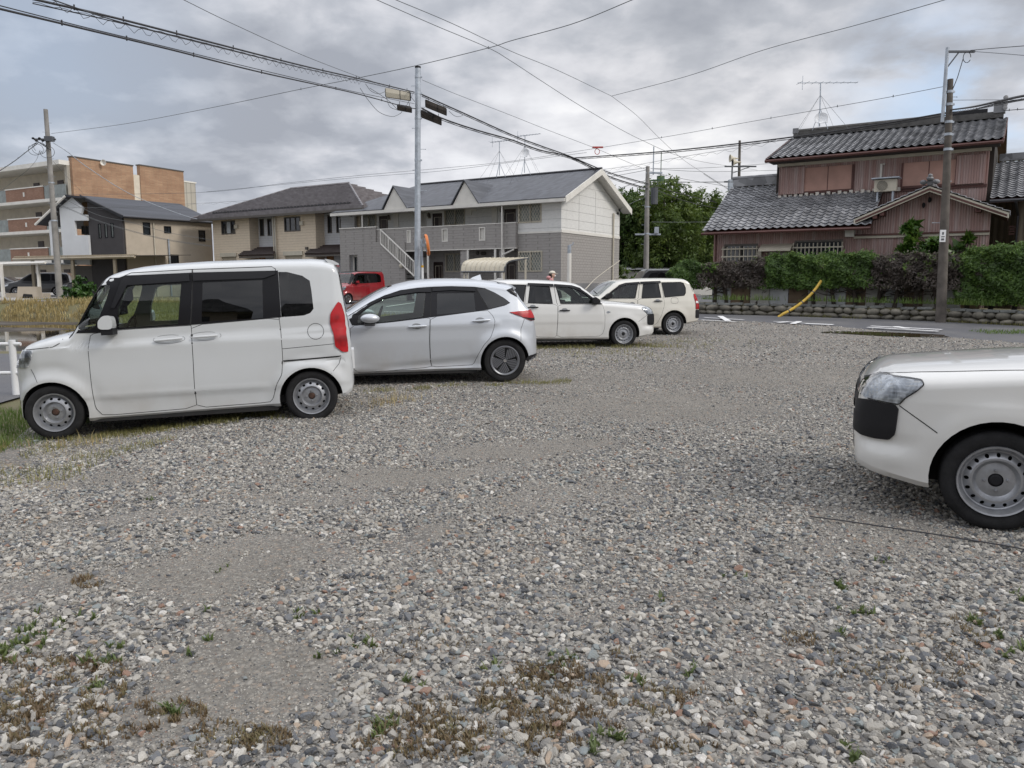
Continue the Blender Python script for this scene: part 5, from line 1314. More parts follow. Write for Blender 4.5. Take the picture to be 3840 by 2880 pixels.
# cables and pipe on the gable
m_ = MB(); q = GX.sz(1945, 480); m_.tube([GX.p(q[0], zt_ - .25, -.08), GX.p(q[0], gb + 1, -.08)], .05, 8); b_ = GX.sz(1945, 1130); GX.box(m_, b_[0] - .15, b_[0] + .15, gb + .5, gb + 1.0, -.2, 0); m_.build('service_pipe', MAT['cream_metal'], ap)
b_ = GX.sz(1988, 1100); m_ = MB(); GX.box(m_, b_[0] - .18, b_[0] + .18, gb + .2, gb + 1.5, -.25, 0); m_.build('meter_cabinet', MAT['cream_metal'], ap)
m_ = MB()
for dx in (-.12, .1): e_ = ell((0, 0, 0), (.07, .07, .09), 8, 6); q = GX.sz(1975, 505); cpt = Vector(GX.p(q[0] + dx, q[1] + dx, -.2)); m_.add([tuple(cpt + Vector(p)) for p in e_.v], e_.f)
m_.build('insulator', MAT['plastic'], ap)

# ============ beige and white two storey terrace behind
tb = .35
te = thing('terraced_house', 'beige and white clad terrace under a dark hipped tile roof, left of the grey apartment', 'building', (-22.6, 58, tb))
Bf = Fac(-22.6, 58, -32.5, R5, te); LB = Bf.sz(1345, 800)[0]
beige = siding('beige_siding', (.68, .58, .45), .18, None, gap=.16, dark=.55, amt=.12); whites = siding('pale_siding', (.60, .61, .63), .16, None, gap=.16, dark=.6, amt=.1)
zt2 = Bf.sz(600, 640)[1]
segs = [(Bf.sz(118, 750)[0], Bf.sz(455, 750)[0], beige, 0.0), (Bf.sz(455, 750)[0], Bf.sz(697, 750)[0], whites, .8), (Bf.sz(697, 750)[0], Bf.sz(1065, 750)[0], beige, 0.0), (Bf.sz(1065, 750)[0], LB, whites, .8)]
W = {0: [(198, 683, 325, 808)], 1: [(553, 668, 590, 825), (623, 665, 660, 822)], 2: [(777, 647, 925, 782)], 3: [(1177, 632, 1215, 798), (1257, 630, 1297, 796)]}
for i, (a, b, mt, d) in enumerate(segs):
    hs = [Bf.rc(*q, off=d) for q in W[i]]
    low = [Bf.rc(*q, off=d) for q in {0: [(205, 1015, 335, 1150)], 2: [(788, 1002, 945, 1150)], 1: [], 3: []}[i]]
    m_ = MB(); Bf.wall(m_, a, b, tb, zt2, hs + low, d, d + .2); m_.build('wall', mt, te)
    if d == 0: m_ = MB(); Bf.box(m_, b - .2, b - .001, tb, zt2, .2, .8); m_.build('side_wall', mt, te)
    for j, h in enumerate(hs):
        Fo = Fac(*Bf.p(0, 0, d)[:2], -32.5); Fo.window(te, h, 'bronze', 3 if d == 0 else 1, .05, .07, curtain=(.34, .66) if i == 0 else None)
    for h in low:
        m_ = MB(); Bf.box(m_, h[0] - .1, h[1] + .1, h[3], h[3] + .28, d - .1, d + .05); o = m_.build('shutter_box', MAT['cream_metal'], te)
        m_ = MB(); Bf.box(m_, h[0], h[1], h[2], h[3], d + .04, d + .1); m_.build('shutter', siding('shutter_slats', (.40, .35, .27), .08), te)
# porches with brown tiled lean-to roofs
def porch(ax0, ax1, at0, at1, yb, yt):
    a0, zl = Bf.sz(ax0, yb, -.5); a1 = Bf.sz(ax1, yb, -.5)[0]; b0, zh = Bf.sz(at0, yt, .8); b1 = Bf.sz(at1, yt, .8)[0]
    q = [Vector(Bf.p(a0, zl, -.7)), Vector(Bf.p(a1, zl, -.7)), Vector(Bf.p(b1, zh, .8)), Vector(Bf.p(b0, zh, .8))]
    s2 = slab(None, q, .12); o = s2.build('porch_roof', MAT['browntile'], te)
    m_ = MB()
    for k_ in range(7):
        t_ = k_ / 7; A_ = q[0].lerp(q[3], t_); B_ = q[1].lerp(q[2], t_); m_.tube([A_ + Vector((0, 0, .03)), B_ + Vector((0, 0, .03))], .035, 5)
    m_.build('tile_course', MAT['browntile'], o)
    m_ = MB(); Bf.box(m_, a0 + .05, a1 - .05, zl - .22, zl - .12, -.7, -.6); m_.build('porch_gutter', MAT['bronze'], te)
MAT['browntile'] = M('brown_tile', (.052, .036, .032), .5, var=.35, vs_=6)
porch(375, 700, 455, 700, 1000, 928); porch(985, 1352, 1070, 1352, 985, 908)
for q in ((467, 1020, 520, 1120), (540, 1020, 600, 1120), (1072, 1005, 1150, 1120), (1170, 1010, 1230, 1120), (1315, 1005, 1360, 1150)):
    h = Bf.rc(*q, off=.75); m_ = MB(); Bf.box(m_, h[0], h[1], tb + .1, h[3], .73, .82); m_.build('door', MAT['orange_door'], te)
for a_ in (690, 708):
    c_ = Bf.sz(a_, 800)[0]; m_ = MB(); m_.tube([Bf.p(c_, zt2 - .1, -.12), Bf.p(c_, tb, -.12)], .05, 6); m_.build('downpipe', MAT['cream_metal'], te)
for q in ((325, 720, 355, 755), (928, 688, 958, 724), (980, 925, 1000, 950)):
    h = Bf.rc(*q); m_ = MB(); Bf.box(m_, *h, -.12, 0); m_.build('vent_hood', MAT['cream_metal'] if q[0] < 970 else MAT['bronze'], te)
def tiled_roof_mat():
    m, t, b = new_mat('dark_flat_tile'); o = coords(t); s = t.sep(o); fz = t.math('FRACT', t.math('DIVIDE', s[2], .155))
    c = t.ramp(t.noise(o, 2.5, 5), [(.3, (.11, .098, .10)), (.7, (.20, .185, .19))]); t.link(c, b.inputs['Base Color']); b.inputs['Roughness'].default_value = .34; return m
MAT['flattile'] = tiled_roof_mat()
Db = 9.0; oz = zt2 + .02; rt = Bf.sz(1370, 350, Db / 2)[1]; sA = Bf.sz(835, 390, Db / 2)[0]; sBq = Bf.sz(1375, 350, Db / 2)[0]; sC = LB + 1.6
q0 = Vector(Bf.p(-.9, oz, -.7)); q1 = Vector(Bf.p(sC + .6, oz, -.7)); q2 = Vector(Bf.p(sC + .6, oz, Db + .7)); q3 = Vector(Bf.p(-.9, oz, Db + .7)); t0 = Vector(Bf.p(sA, rt, Db / 2)); t1 = Vector(Bf.p(min(sBq, sC - 2), rt, Db / 2))
def stepped(P4, n, mb, th=.06, lift=.07):
    """roof plane made of n overlapping courses, eave to ridge"""
    a, b, c, d = P4
    for k_ in range(n):
        u0, u1 = k_ / n, min(1, (k_ + 1.06) / n)
        A_, B_, C_, D_ = a.lerp(d, u0), b.lerp(c, u0), b.lerp(c, u1), a.lerp(d, u1); up = Vector((0, 0, lift))
        mb.prism([A_, B_, C_, D_], [A_ + up, B_ + up, C_ + up * .1, D_ + up * .1])
m_ = MB(); [stepped(q_, 14, m_, lift=.17) for q_ in ([q0, q1, t1, t0], [q1, q2, t1 + Vector((.01, .01, 0)), t1], [q2, q3, t0, t1], [q3, q0, t0, t0 + Vector((.01, 0, 0))])]
m_.build('roof', MAT['flattile'], te)
m_ = MB(); Bf.box(m_, -.9, sC + .6, oz - .16, oz - .01, -.78, -.62); Bf.box(m_, -.7, sC + .5, oz - .08, oz - .03, -.6, .0); m_.build('gutter', MAT['bronze'], te)
m_ = MB()
Bf.box(m_, .9, 14.5, oz + .34, oz + .37, -.2, -.17)
for k_ in range(42): s_ = .9 + k_ * .33; Bf.box(m_, s_, s_ + .09, oz + .34, oz + .50, -.15, .0)
m_.build('snow_guard', MAT['sky_metal'], te)
m_ = MB(); m_.tube([t0 + Vector((0, 0, .1)), t1 + Vector((0, 0, .1))], .10, 6); m_.tube([q0 + Vector((0, 0, .08)), t0 + Vector((0, 0, .1))], .08, 6); m_.tube([q1 + Vector((0, 0, .08)), t1 + Vector((0, 0, .1))], .08, 6); m_.build('ridge_cap', MAT['flattile'], te)
m_ = MB(); Bf.box(m_, .15, sC, tb, zt2 - .1, 1.1, Db); m_.build('back_rooms', beige, te)

# ============ dark, white and beige house with carport
R4 = (0, 500, .42204); hbz = .5
dh = thing('detached_house', 'modern house with charcoal, white and beige walls, behind the left utility pole', 'building', (-27.4, 55, hbz))
D1 = Fac(-27.4, 55, 170 - 180, R4, dh)          # dark front
E1 = Fac(-27.4, 55, 51.3, R4, dh); LE = 6.8      # beige side
char = M('charcoal_render', (.058, .055, .058), .85, var=.1, bump=.3, bs=90); bei = M('beige_render', (.46, .40, .32), .9, var=.08, bump=.3, bs=90)
whi = M('white_render', (.62, .64, .66), .8, var=.05, bump=.2, bs=90); tan = M('tan_render', (.33, .21, .12), .85, var=.1)
sDl = D1.sz(790, 850)[0]; zL = D1.sz(785, 570)[1]; zR = D1.sz(1148, 740)[1]
sls = [D1.rc(*q) for q in ((875, 803, 900, 932), (930, 800, 956, 928), (985, 797, 1012, 926))]
m_ = MB(); D1.wall(m_, sDl, 0, hbz, zR, sls, 0, .2); D1.poly(m_, [(sDl, zR), (0, zR), (sDl, zL)], 0, .2); m_.build('charcoal_wall', char, dh)
for h in sls: D1.window(dh, h, 'gloss_black', 1, .03, .05, glass='frost')
zE = E1.sz(1200, 745)[1]
ew = [E1.rc(*q) for q in ((1270, 792, 1335, 902), (1457, 825, 1520, 888), (1765, 862, 1823, 962), (1517, 1077, 1588, 1168))]
m_ = MB(); E1.wall(m_, .2, LE, hbz, zR, ew, 0, .2); m_.build('beige_wall', bei, dh)
for i, h in enumerate(ew): E1.window(dh, h, 'gloss_black', 2 if i != 3 else 6, .04, .06, horiz=(i in (0, 2)))
m_ = MB(); c_ = E1.sz(1365, 900)[0]; m_.tube([E1.p(c_, zR - .3, -.08), E1.p(c_, hbz, -.08)], .05, 6); m_.build('downpipe', MAT['cream_metal'], dh)
m_ = MB(); c_ = E1.sz(1495, 1000); m_.tube([E1.p(c_[0], c_[1] + .5, -.1), E1.p(c_[0], hbz, -.1)], .06, 6); m_.build('service_pipe', MAT['galv'], dh)
m_ = MB()
r0_ = Vector(D1.p(sDl - .25, zL + .12, -.35)); r1_ = Vector(D1.p(.35, zR + .03, -.35)); r2_ = Vector(E1.p(LE + .4, zR + .03, -.35)); r3_ = r0_ + (r2_ - r1_)
s2 = slab(None, [r0_, r1_, r2_, r3_], .16); dr = shingle('charcoal_shingle', (.042, .046, .058), .12, .5, .5, .25); s2.build('roof', dr, dh)
m_ = MB(); m_.tube([r0_ + Vector((0, 0, .01)), r1_ + Vector((0, 0, .01))], .05, 5); m_.tube([r1_ - Vector((0, 0, .05)), r2_ - Vector((0, 0, .05))], .07, 6); m_.build('roof_edge', MAT['sky_metal'], dh)
# white wing with loggia to the left
def Dp(*q): return D1.rc(*q, off=-.25)
wa = Dp(535, 690, 810, 1080); ov_ = Dp(665, 775, 800, 905)
wl_ = D1.sz(545, 900, -.25)[0]; wr_ = sDl + .1
zpk = D1.sz(610, 560, -.25)[1]; zle = D1.sz(405, 790, -.25)[1]
m_ = MB(); D1.wall(m_, wl_, wr_, hbz + 2.3, ov_[3] + .4, [(ov_[0], wr_, ov_[2], ov_[3])], -.25, -.05)
D1.poly(m_, [(wl_, ov_[3] + .4), (D1.sz(715, 690, -.25)[0], ov_[3] + .4), (D1.sz(715, 690, -.25)[0] + .2, ov_[3] + .9), (D1.sz(640, 560, -.25)[0], zpk - .05), (wl_, D1.sz(540, 660, -.25)[1])], -.25, -.05); m_.build('white_wall', whi, dh)
m_ = MB(); D1.box(m_, ov_[0] - .2, wr_, hbz + 2.3, zpk - .3, .9, 1.0); m_.build('loggia_wall', tan, dh)
D1l = Fac(*D1.p(0, 0, .85)[:2], -10, R4); D1l.window(dh, D1l.rc(725, 822, 795, 900), 'bronze', 2, .03, .05)
ll = D1.sz(440, 900, -.25)[0]
m_ = MB(); D1.poly(m_, [(ll, hbz + 2.3), (ll + .55, hbz + 2.3), (ll + .55, zle + .45), (ll, zle)], -.25, .0); m_.build('white_wall', whi, dh)
m_ = MB(); D1.box(m_, ll + .56, wl_ - .01, hbz + 2.3, zle + .8, .3, .5); m_.build('tan_wall', tan, dh)
m_ = MB(); a_ = Vector(D1.p(ll - .8, zle - .1, -.6)); b_ = Vector(D1.p(D1.sz(610, 548, -.25)[0], zpk + .08, -.6)); n_ = D1.N * 6
s2 = slab(None, [a_, b_, b_ + n_, a_ + n_], .14); s2.build('wing_roof', dr, dh); s2 = slab(None, [b_, Vector(D1.p(sDl + .1, zpk - .05, -.6)), Vector(D1.p(sDl + .1, zpk - .05, -.6)) + n_, b_ + n_], .14); s2.build('wing_roof', dr, dh)
m_ = MB(); m_.tube([a_ - Vector((0, 0, .1)), b_ - Vector((0, 0, .1))], .08, 6); m_.build('fascia', MAT['trim_w'], dh)
m_ = MB(); D1.box(m_, ll, -.1, hbz, hbz + 2.3, 2.0, 2.2); m_.build('ground_floor_wall', M('mid_grey_render', (.22, .21, .20), .9), dh)  # one even mid grey on the ground floor wall
# carport in front
cp_ = thing('carport', 'beige framed carport with a ribbed roof in front of the charcoal house', 'carport', (-25.1, 51.8, hbz))
cR = Vector((-25.1, 51.8, 0)); cL = Vector((-35.9, 56.0, 0)); tanm = M('tan_metal', (.34, .29, .21), .5); cd = (cL - cR).normalized(); cn = Vector((-cd.y, cd.x, 0)); cn = cn if cn.y > 0 else -cn
zc_ = 3.35
m_ = MB(); q = [cR + Vector((0, 0, zc_)), cL + Vector((0, 0, zc_ - .05)), cL + cn * 5 + Vector((0, 0, zc_ + .2)), cR + cn * 5 + Vector((0, 0, zc_ + .2))]
s2 = slab(None, q, .05); s2.build('roof', MAT['bronze'], cp_)
m_ = MB(); m_.tube([cR + Vector((0, 0, zc_ - .1)), cL + Vector((0, 0, zc_ - .15))], .11, 4); m_.build('front_beam', tanm, cp_)
m_ = MB()
for k_ in range(60): p = cR.lerp(cL, k_ / 60); m_.box(p.x - .05, p.x + .02, p.y - .05, p.y + .3, zc_ + .0, zc_ + .07)
m_.build('roof_ribs', tanm, cp_)
for t_ in (.18, .52, .86):
    p = cR.lerp(cL, t_) + cn * .25; m_ = MB(); m_.box(p.x - .09, p.x + .09, p.y - .09, p.y + .09, hbz - .1, zc_ - .12); m_.build('post', tanm, cp_)
# second carport at the far left with pale posts
cp2 = thing('carport', 'grey framed carport at the left edge with thin white posts over a black car', 'carport', (-37, 54, hbz))
m_ = MB(); q = [Vector(at(430 * .422 - 50, 980, 53)), Vector(at(-60, 1000, 56))]; a_ = Vector(at(170, 985, 52)); b_ = Vector(at(-80, 992, 56)); nb = Vector((.3, 5, .1))
s2 = slab(None, [b_, a_, a_ + nb, b_ + nb], .06); s2.build('roof', MAT['galv'], cp2); m_ = MB(); m_.tube([a_, b_], .10, 4); m_.build('front_beam', MAT['trim_w'], cp2)
for u_ in (8, 146): p = at(u_, 1050, 53); m_ = MB(); m_.box(p.x - .07, p.x + .07, 52.9, 53.1, hbz - .1, a_.z - .05); m_.build('post', MAT['trim_w'], cp2)
m_ = MB(); p = at(110, 1090, 50); m_.box(-35.0, -32.0, 53.5, 53.65, hbz - .2, hbz + .32); lw = tag(m_.build('low_wall', bei), 'low beige garden wall at the foot of the left utility pole', 'wall')

# ============ brick four storey apartment
kb = .5
bk_ = thing('apartment_block', 'four storey apartment block with orange brick gable and open corridors', 'building', (-40.8, 73, kb))
brk = bricks('orange_brick', (.36, .21, .13), (.45, .285, .18), (.30, .22, .15)); brk2 = bricks('red_brown_brick', (.28, .15, .10), (.33, .19, .13), (.2, .15, .12)); rib = ribbed('ribbed_cream', (.46, .43, .37), .25, (.6, .57, .5), amt=.1, strength=.4)
K = Fac(-40.8, 73, 62.6, R4, bk_)
sK = K.sz(1172, 400)[0]; sK2 = K.sz(1232, 400)[0]; sK3 = K.sz(1620, 450)[0]; sK4 = K.sz(1730, 450)[0]
z1_ = K.sz(735, 230)[1]; z2_ = K.sz(1232, 288)[1]
m_ = MB(); K.box(m_, 0, sK, kb, z1_, -.25, .2); m_.build('brick_wall', brk, bk_)
m_ = MB(); K.box(m_, sK2, sK3, kb, z2_, -.25, .2); m_.build('brick_wall', brk, bk_)
m_ = MB(); K.box(m_, sK, sK2, kb, z1_ - 1.0, .1, .3); K.box(m_, sK3, sK4, kb, z2_ - 1.0, -.1, .2); m_.build('cream_wall', rib, bk_)
K.window(bk_, (sK + .1, sK2 - .1, z1_ - 5.0, z1_ - 2.4), 'bronze', 3, -.0, .06, horiz=True)
m_ = MB()
for a0, a1, zz in ((0, sK, z1_), (sK2, sK3, z2_)): K.box(m_, a0 - .05, a1 + .05, zz, zz + .12, -.3, .3)
m_.build('parapet_cap', MAT['bronze'], bk_)
m_ = MB(); K.box(m_, sK, sK2, z1_ - 1.0, z1_ - .85, -.0, .35); K.box(m_, sK3, sK4 + .1, z2_ - 1.0, z2_ - .85, -.15, .3); m_.build('parapet_cap', MAT['trim_w'], bk_)
m_ = MB(); e_ = K.sz(880, 265); dsh = MB(); dsh.lathe([(.001, .10), (.2, 0), (.28, -.1), (.27, -.1), (.18, .02), (.001, .12)], 16, (0, 0, 0), 'y'); cpt = Vector(K.p(e_[0], e_[1], -.7)); dsh.v = [tuple(cpt + Vector(p)) for p in dsh.v]; dsh.tube([tuple(cpt), K.p(e_[0], e_[1] - .2, -.2)], .03, 5); dsh.build('dish', MAT['trim_w'], bk_)
sKc = K.sz(600, 400, .1)[0]
m_ = MB(); K.box(m_, sKc, -.01, kb, z1_ - .55, .1, .5); m_.build('cream_wall', rib, bk_)
Q = Fac(*K.p(sKc, 0, .1)[:2], -30.0, R4, bk_)
sQ1 = .6; zq1 = Q.sz(560, 280)[1]
LQ = 34
wallc = M('cream_corridor_wall', (.66, .60, .50), .9, var=.1)
m_ = MB(); Q.box(m_, -LQ, sQ1 - .6, kb, zq1, 2.0, 2.2); m_.build('corridor_wall', wallc, bk_)
m_ = MB(); Q.box(m_, -LQ, .0, zq1 - .05, zq1 + .35, -.7, 2.3); m_.build('roof_slab', MAT['trim_w'], bk_)
fh = 2.86
for fl in range(4):
    zf = zq1 - .35 - fh * (fl + 1) + .25
    if zf < kb - .5: break
    m_ = MB(); Q.box(m_, -LQ, sQ1 - .6, zf - .28, zf, -.35, 2.0); m_.build('corridor_floor', MAT['trim_w'], bk_)
    s1_ = Q.sz(412, 500)[0]; s2_ = Q.sz(75, 500)[0]
    x_ = s1_
    m_ = MB(); Q.box(m_, s2_, s1_, zf, zf + 1.15, -.3, -.15); m_.build('brick_parapet', brk2, bk_)
    m_ = MB(); Q.box(m_, s2_ - .05, s1_ + .05, zf + 1.15, zf + 1.25, -.35, -.1); m_.build('parapet_cap', MAT['trim_w'], bk_)
    m_ = MB(); Q.box(m_, s1_ + .05, sQ1 - .6, zf, zf + 1.2, -.25, -.2); Q.box(m_, s2_ - 9, s2_ - .05, zf, zf + 1.2, -.25, -.2); m_.build('glass_balustrade', MAT['frost'], bk_)
    dz = zf + 2.05
    for a_, ww in ((305, .0), (520, .0)):
        c_ = Q.sz(a_ + 20, 430, 2.0)[0]; m_ = MB(); Q.box(m_, c_ - .5, c_ + .5, zf, dz, 1.93, 2.0); m_.build('door', MAT['door_brown'], bk_)
    for a_ in (80, 180, -30):
        c_ = Q.sz(a_ + 25, 440, 2.0)[0]; Qo = Fac(*Q.p(0, 0, 1.95)[:2], -32); Qo.window(bk_, (c_ - .7, c_ + .7, zf + .95, dz), 'cream_metal', 2, .03, .06, glass='frost')
    m_ = MB(); c_ = Q.sz(238, 500)[0]; Q.box(m_, c_ - .12, c_ + .12, zf + .4, zf + .8, -.34, -.3); m_.build('drain_vent', MAT['trim_w'], bk_)
m_ = MB(); Q.box(m_, -LQ, -.1, kb, zq1 - .1, 2.3, 9); m_.build('rooms', wallc, bk_)
# ============ red brown traditional house on the right
R8 = (2600, 250, .60282); R7 = (2250, 500, .45198)
rg = .3
rh = thing('traditional_house', 'old two storey house in faded red corrugated cladding with grey pantile roofs', 'house', (8.67, 32.5, rg))
H = Fac(8.67, 32.5, -33, R8, rh); UO = 1.9
U = Fac(*H.p(0, 0, UO)[:2], -33, R8, rh)
redrib = ribbed('faded_red_corrugated', (.37, .235, .21), .12, (.53, .44, .42), amt=.85)
redflat = M('faded_red_shutter', (.44, .26, .21), .6, var=.16, vs_=1.2, bump=.1)
redtrim = M('dark_red_trim', (.09, .035, .028), .6, var=.25)
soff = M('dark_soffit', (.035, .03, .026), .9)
def tile_mat():
    m, t, b = new_mat('ibushi_pantile'); o = coords(t)
    c1 = t.node('ShaderNodeTexVoronoi'); t.link(o, c1.inputs[0]); c1.inputs['Scale'].default_value = 3.4
    c = t.ramp(t.sep(c1.outputs['Color'])[0], [(0, (.14, .142, .15)), (.6, (.21, .213, .222)), (1, (.30, .303, .315))])
    n = t.noise(o, .5, 5, .6); c = t.mix(t.mrange(n, .5, .72, 0, .4), c, (.035, .036, .035, 1))
    t.link(c, b.inputs['Base Color']); b.inputs['Metallic'].default_value = .0
    t.link(t.mrange(t.noise(o, 3, 4), .3, .7, .42, .7), b.inputs['Roughness']); return m
MAT['tile'] = tile_mat()
def tiles(F, s0, s1, d0, z0, d1, z1, name, parent, cw=.29, rh_=.25, sk=(0, 0)):
    """real pantiles: s-wave across, stepped courses up the slope; sk lets the ends rake"""
    nc = max(1, round((s1 - s0) / cw)); L = math.hypot(d1 - d0, z1 - z0); nr = max(1, round(L / rh_)); sp = 8
    u = np.linspace(0, nc, nc * sp + 1); ph = u % 1
    wv_ = np.where(ph < .62, -np.sin(ph / .62 * np.pi) * .028, np.sin((ph - .62) / .38 * np.pi) * .034)
    V = []; nx = len(u)
    up = np.array([0, -(z1 - z0) / L, (d1 - d0) / L])   # (.., d, z) normal
    rows = []
    for r_ in range(nr):
        for (tt, lift) in ((r_ / nr, .045), ((r_ + 1.02) / nr, .006)):
            d = d0 + (d1 - d0) * tt; z = z0 + (z1 - z0) * tt; a = s0 + sk[0] * tt; b = s1 - sk[1] * tt
            s_ = a + (b - a) * u / nc; h = wv_ + lift
            X = F.O.x + F.X.x * s_ + F.N.x * (d + h * up[1]); Y = F.O.y + F.X.y * s_ + F.N.y * (d + h * up[1]); Z = z + h * up[2]
            rows.append(np.stack([X, Y, Z], -1))
    V = np.concatenate(rows); i = np.arange(len(rows) * nx).reshape(len(rows), nx)
    Fc = np.stack([i[:-1, :-1], i[:-1, 1:], i[1:, 1:], i[1:, :-1]], -1).reshape(-1, 4)
    o = npmesh(name, V, Fc, MAT['tile'], parent, smooth=True); o.data.set_sharp_from_angle(angle=R(50))
    m_ = MB(); m_.prism([F.p(s0 + .03, z0 - .15, d0 + .05), F.p(s1 - .03, z0 - .15, d0 + .05), F.p(s1 - sk[1], z1 - .15, d1), F.p(s0 + sk[0], z1 - .15, d1)],
                        [F.p(s0 + .03, z0 - .07, d0 + .05), F.p(s1 - .03, z0 - .07, d0 + .05), F.p(s1 - sk[1], z1 - .08, d1), F.p(s0 + sk[0], z1 - .08, d1)])
    m_.build('roof_board', redtrim, o); return o
# --- lower storey
sW0 = H.sz(142, 1100)[0]; sG0 = H.sz(1112, 1000)[0]; sG1 = H.sz(1845, 1000)[0]
zE_l = H.sz(580, 1020, -.7)[1]; zw = zE_l - .02
lw1 = H.rc(192, 1103, 400, 1206); lw1 = (lw1[0], lw1[1], H.sz(300, 1215)[1] - .1, lw1[3]); lw2 = H.rc(628, 1078, 930, 1172); lw2 = (lw2[0], lw2[1], lw2[3] - 1.15, lw2[3]); dr_ = H.rc(462, 1153, 596, 1200); dr_ = (dr_[0], dr_[1], rg + .2, dr_[3])
m_ = MB(); H.wall(m_, sW0, sG0 + .0, rg - .1, zw + .25, [lw1, lw2, dr_], 0, .15); m_.build('lower_wall', redrib, rh)
m_ = MB(); LG = Fac(*H.p(sW0, 0, 0)[:2], 57, R8); LG.box(m_, .15, 6.5, rg - .1, zw + .2, -.0, .15); m_.build('side_wall', redrib, rh)
for h, nb in ((lw1, 8), (lw2, 12)):
    o = H.window(rh, h, 'bronze', 2, .08, .07); b_ = MB()
    for k_ in range(nb + 1): c_ = h[0] + (h[1] - h[0]) * k_ / nb; H.box(b_, c_ - .014, c_ + .014, h[2], h[3] - .12, -.19, -.13)
    for zz in (.25, .62): zz = h[3] - (h[3] - h[2]) * zz; H.box(b_, h[0] - .06, h[1] + .06, zz - .025, zz + .025, -.21, -.19)
    for c_ in (h[0], h[1]): H.box(b_, c_ - .02, c_ + .02, h[3] - .14, h[3] - .1, -.13, 0)
    b_.build('window_bars', MAT['cream_metal'], o)
m_ = MB(); H.box(m_, *dr_, .05, .1); m_.build('door', M('pale_door', (.48, .46, .42), .6), rh)
q = H.rc(425, 1130, 622, 1142); m_ = MB(); m_.prism([H.p(q[0], q[2] - .05, -.5), H.p(q[1], q[2] - .05, -.5), H.p(q[1], q[3] + .1, -.01), H.p(q[0], q[3] + .1, -.01)], [H.p(q[0], q[2] + .03, -.5), H.p(q[1], q[2] + .03, -.5), H.p(q[1], q[3] + .18, -.01), H.p(q[0], q[3] + .18, -.01)]); m_.build('door_hood', MAT['cream_metal'], rh)
q = H.rc(402, 1145, 428, 1185); m_ = MB(); H.box(m_, *q, -.14, 0); m_.build('meter_box', MAT['cream_metal'], rh)
q = H.rc(952, 1017, 1008, 1060); m_ = MB(); H.box(m_, *q, -.3, 0); m_.build('vent_box', MAT['trim_w'], rh)
m_ = MB(); H.box(m_, sG0 - .6, sG1, H.sz(1300, 1062)[1], H.sz(1300, 1050)[1] + .02, -.12, 0); m_.build('sill_trim', MAT['cream_metal'], rh)
m_ = MB(); H.box(m_, sG0 - .6, sG1, H.sz(1300, 1050)[1] + .021, H.sz(1300, 1036)[1], -.16, 0); m_.build('band', redtrim, rh)
# lower roof
sE0 = H.sz(55, 1040, -.7)[0]; sE1 = H.sz(1105, 998, -.7)[0]
zJ = U.sz(530, 822)[1]; kk = (zJ - zE_l) / (UO + .7)
def on_roof(a, b):
    best = None
    for d in np.linspace(0, 9, 181):
        z = H.sz(a, b, d)[1]; e = abs(z - (zE_l + kk * (d + .7)))
        if best is None or e < best[0]: best = (e, d, z, H.sz(a, b, d)[0])
    return best
_, dR, zR_, sR_ = on_roof(300, 790)
dR = max(3.0, min(dR, 5.5)); zR_ = zE_l + kk * (dR + .7)
sU0 = U.sz(533, 700)[0]; sU1 = U.sz(1830, 700)[0]
tiles(H, sE0, sU0, -.7, zE_l + .1, dR, zR_ + .1, 'lower_roof', rh)
tiles(H, sU0 + .002, sE1, -.7, zE_l + .1, UO, zE_l + .1 + kk * (UO + .7), 'lower_roof', rh)
m_ = MB(); H.box(m_, sE0 + .1, sU0, zR_ + .10, zR_ + .42, dR - .14, dR + .14); m_.tube([H.p(sE0 + .05, zR_ + .46, dR), H.p(sU0, zR_ + .46, dR)], .10, 8); m_.build('ridge_tiles', MAT['tile'], rh)
for k_ in range(9): pass
m_ = MB(); m_.tube([H.p(sE0, zE_l - .02, -.80), H.p(sE1, zE_l - .02, -.80)], .06, 6); m_.tube([H.p(sW0 + .05, zE_l, -.2), H.p(sW0 + .05, rg, -.1)], .04, 6); m_.build('gutter', redtrim, rh)
# --- upper storey
zc0 = U.sz(1180, 575)[1]; zub = zJ - .1
uw = Fac(*H.p(0, 0, UO)[:2], -33, R8)
m_ = MB(); U.box(m_, sU0, sU1, zub - .4, zc0, 0, .2); m_.build('upper_wall', redrib, rh)
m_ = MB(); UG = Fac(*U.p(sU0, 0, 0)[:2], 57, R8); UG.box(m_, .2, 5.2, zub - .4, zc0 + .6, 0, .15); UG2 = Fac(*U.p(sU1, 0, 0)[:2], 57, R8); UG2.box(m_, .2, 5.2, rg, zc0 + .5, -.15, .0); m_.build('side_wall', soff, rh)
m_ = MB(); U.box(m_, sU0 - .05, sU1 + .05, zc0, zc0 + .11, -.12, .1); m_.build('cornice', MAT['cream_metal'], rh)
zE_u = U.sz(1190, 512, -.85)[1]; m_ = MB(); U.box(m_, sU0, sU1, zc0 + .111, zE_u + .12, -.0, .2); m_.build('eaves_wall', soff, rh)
for q, nm, mt, d in (((541, 628, 688, 792), 'shutter_case', redrib, -.16), ((1635, 548, 1815, 727), 'shutter_case', redrib, -.16), ((692, 620, 985, 768), 'shutter', redflat, -.05), ((1305, 588, 1630, 735), 'shutter', redflat, -.05)):
    h = U.rc(*q, off=d); m_ = MB(); U.box(m_, *h, d, 0); o = m_.build(nm, mt, rh)
    if nm == 'shutter':
        m_ = MB(); e = .07; U.box(m_, h[0] - e, h[1] + e, h[2] - e * 1.3, h[2], d - .05, 0); U.box(m_, h[0] - e, h[0], h[2], h[3], d - .04, 0); U.box(m_, h[1], h[1] + e, h[2], h[3], d - .04, 0); U.box(m_, (h[0] + h[1]) / 2 - .012, (h[0] + h[1]) / 2 + .012, h[2], h[3], d - .012, d); m_.build('shutter_frame', redtrim, o)
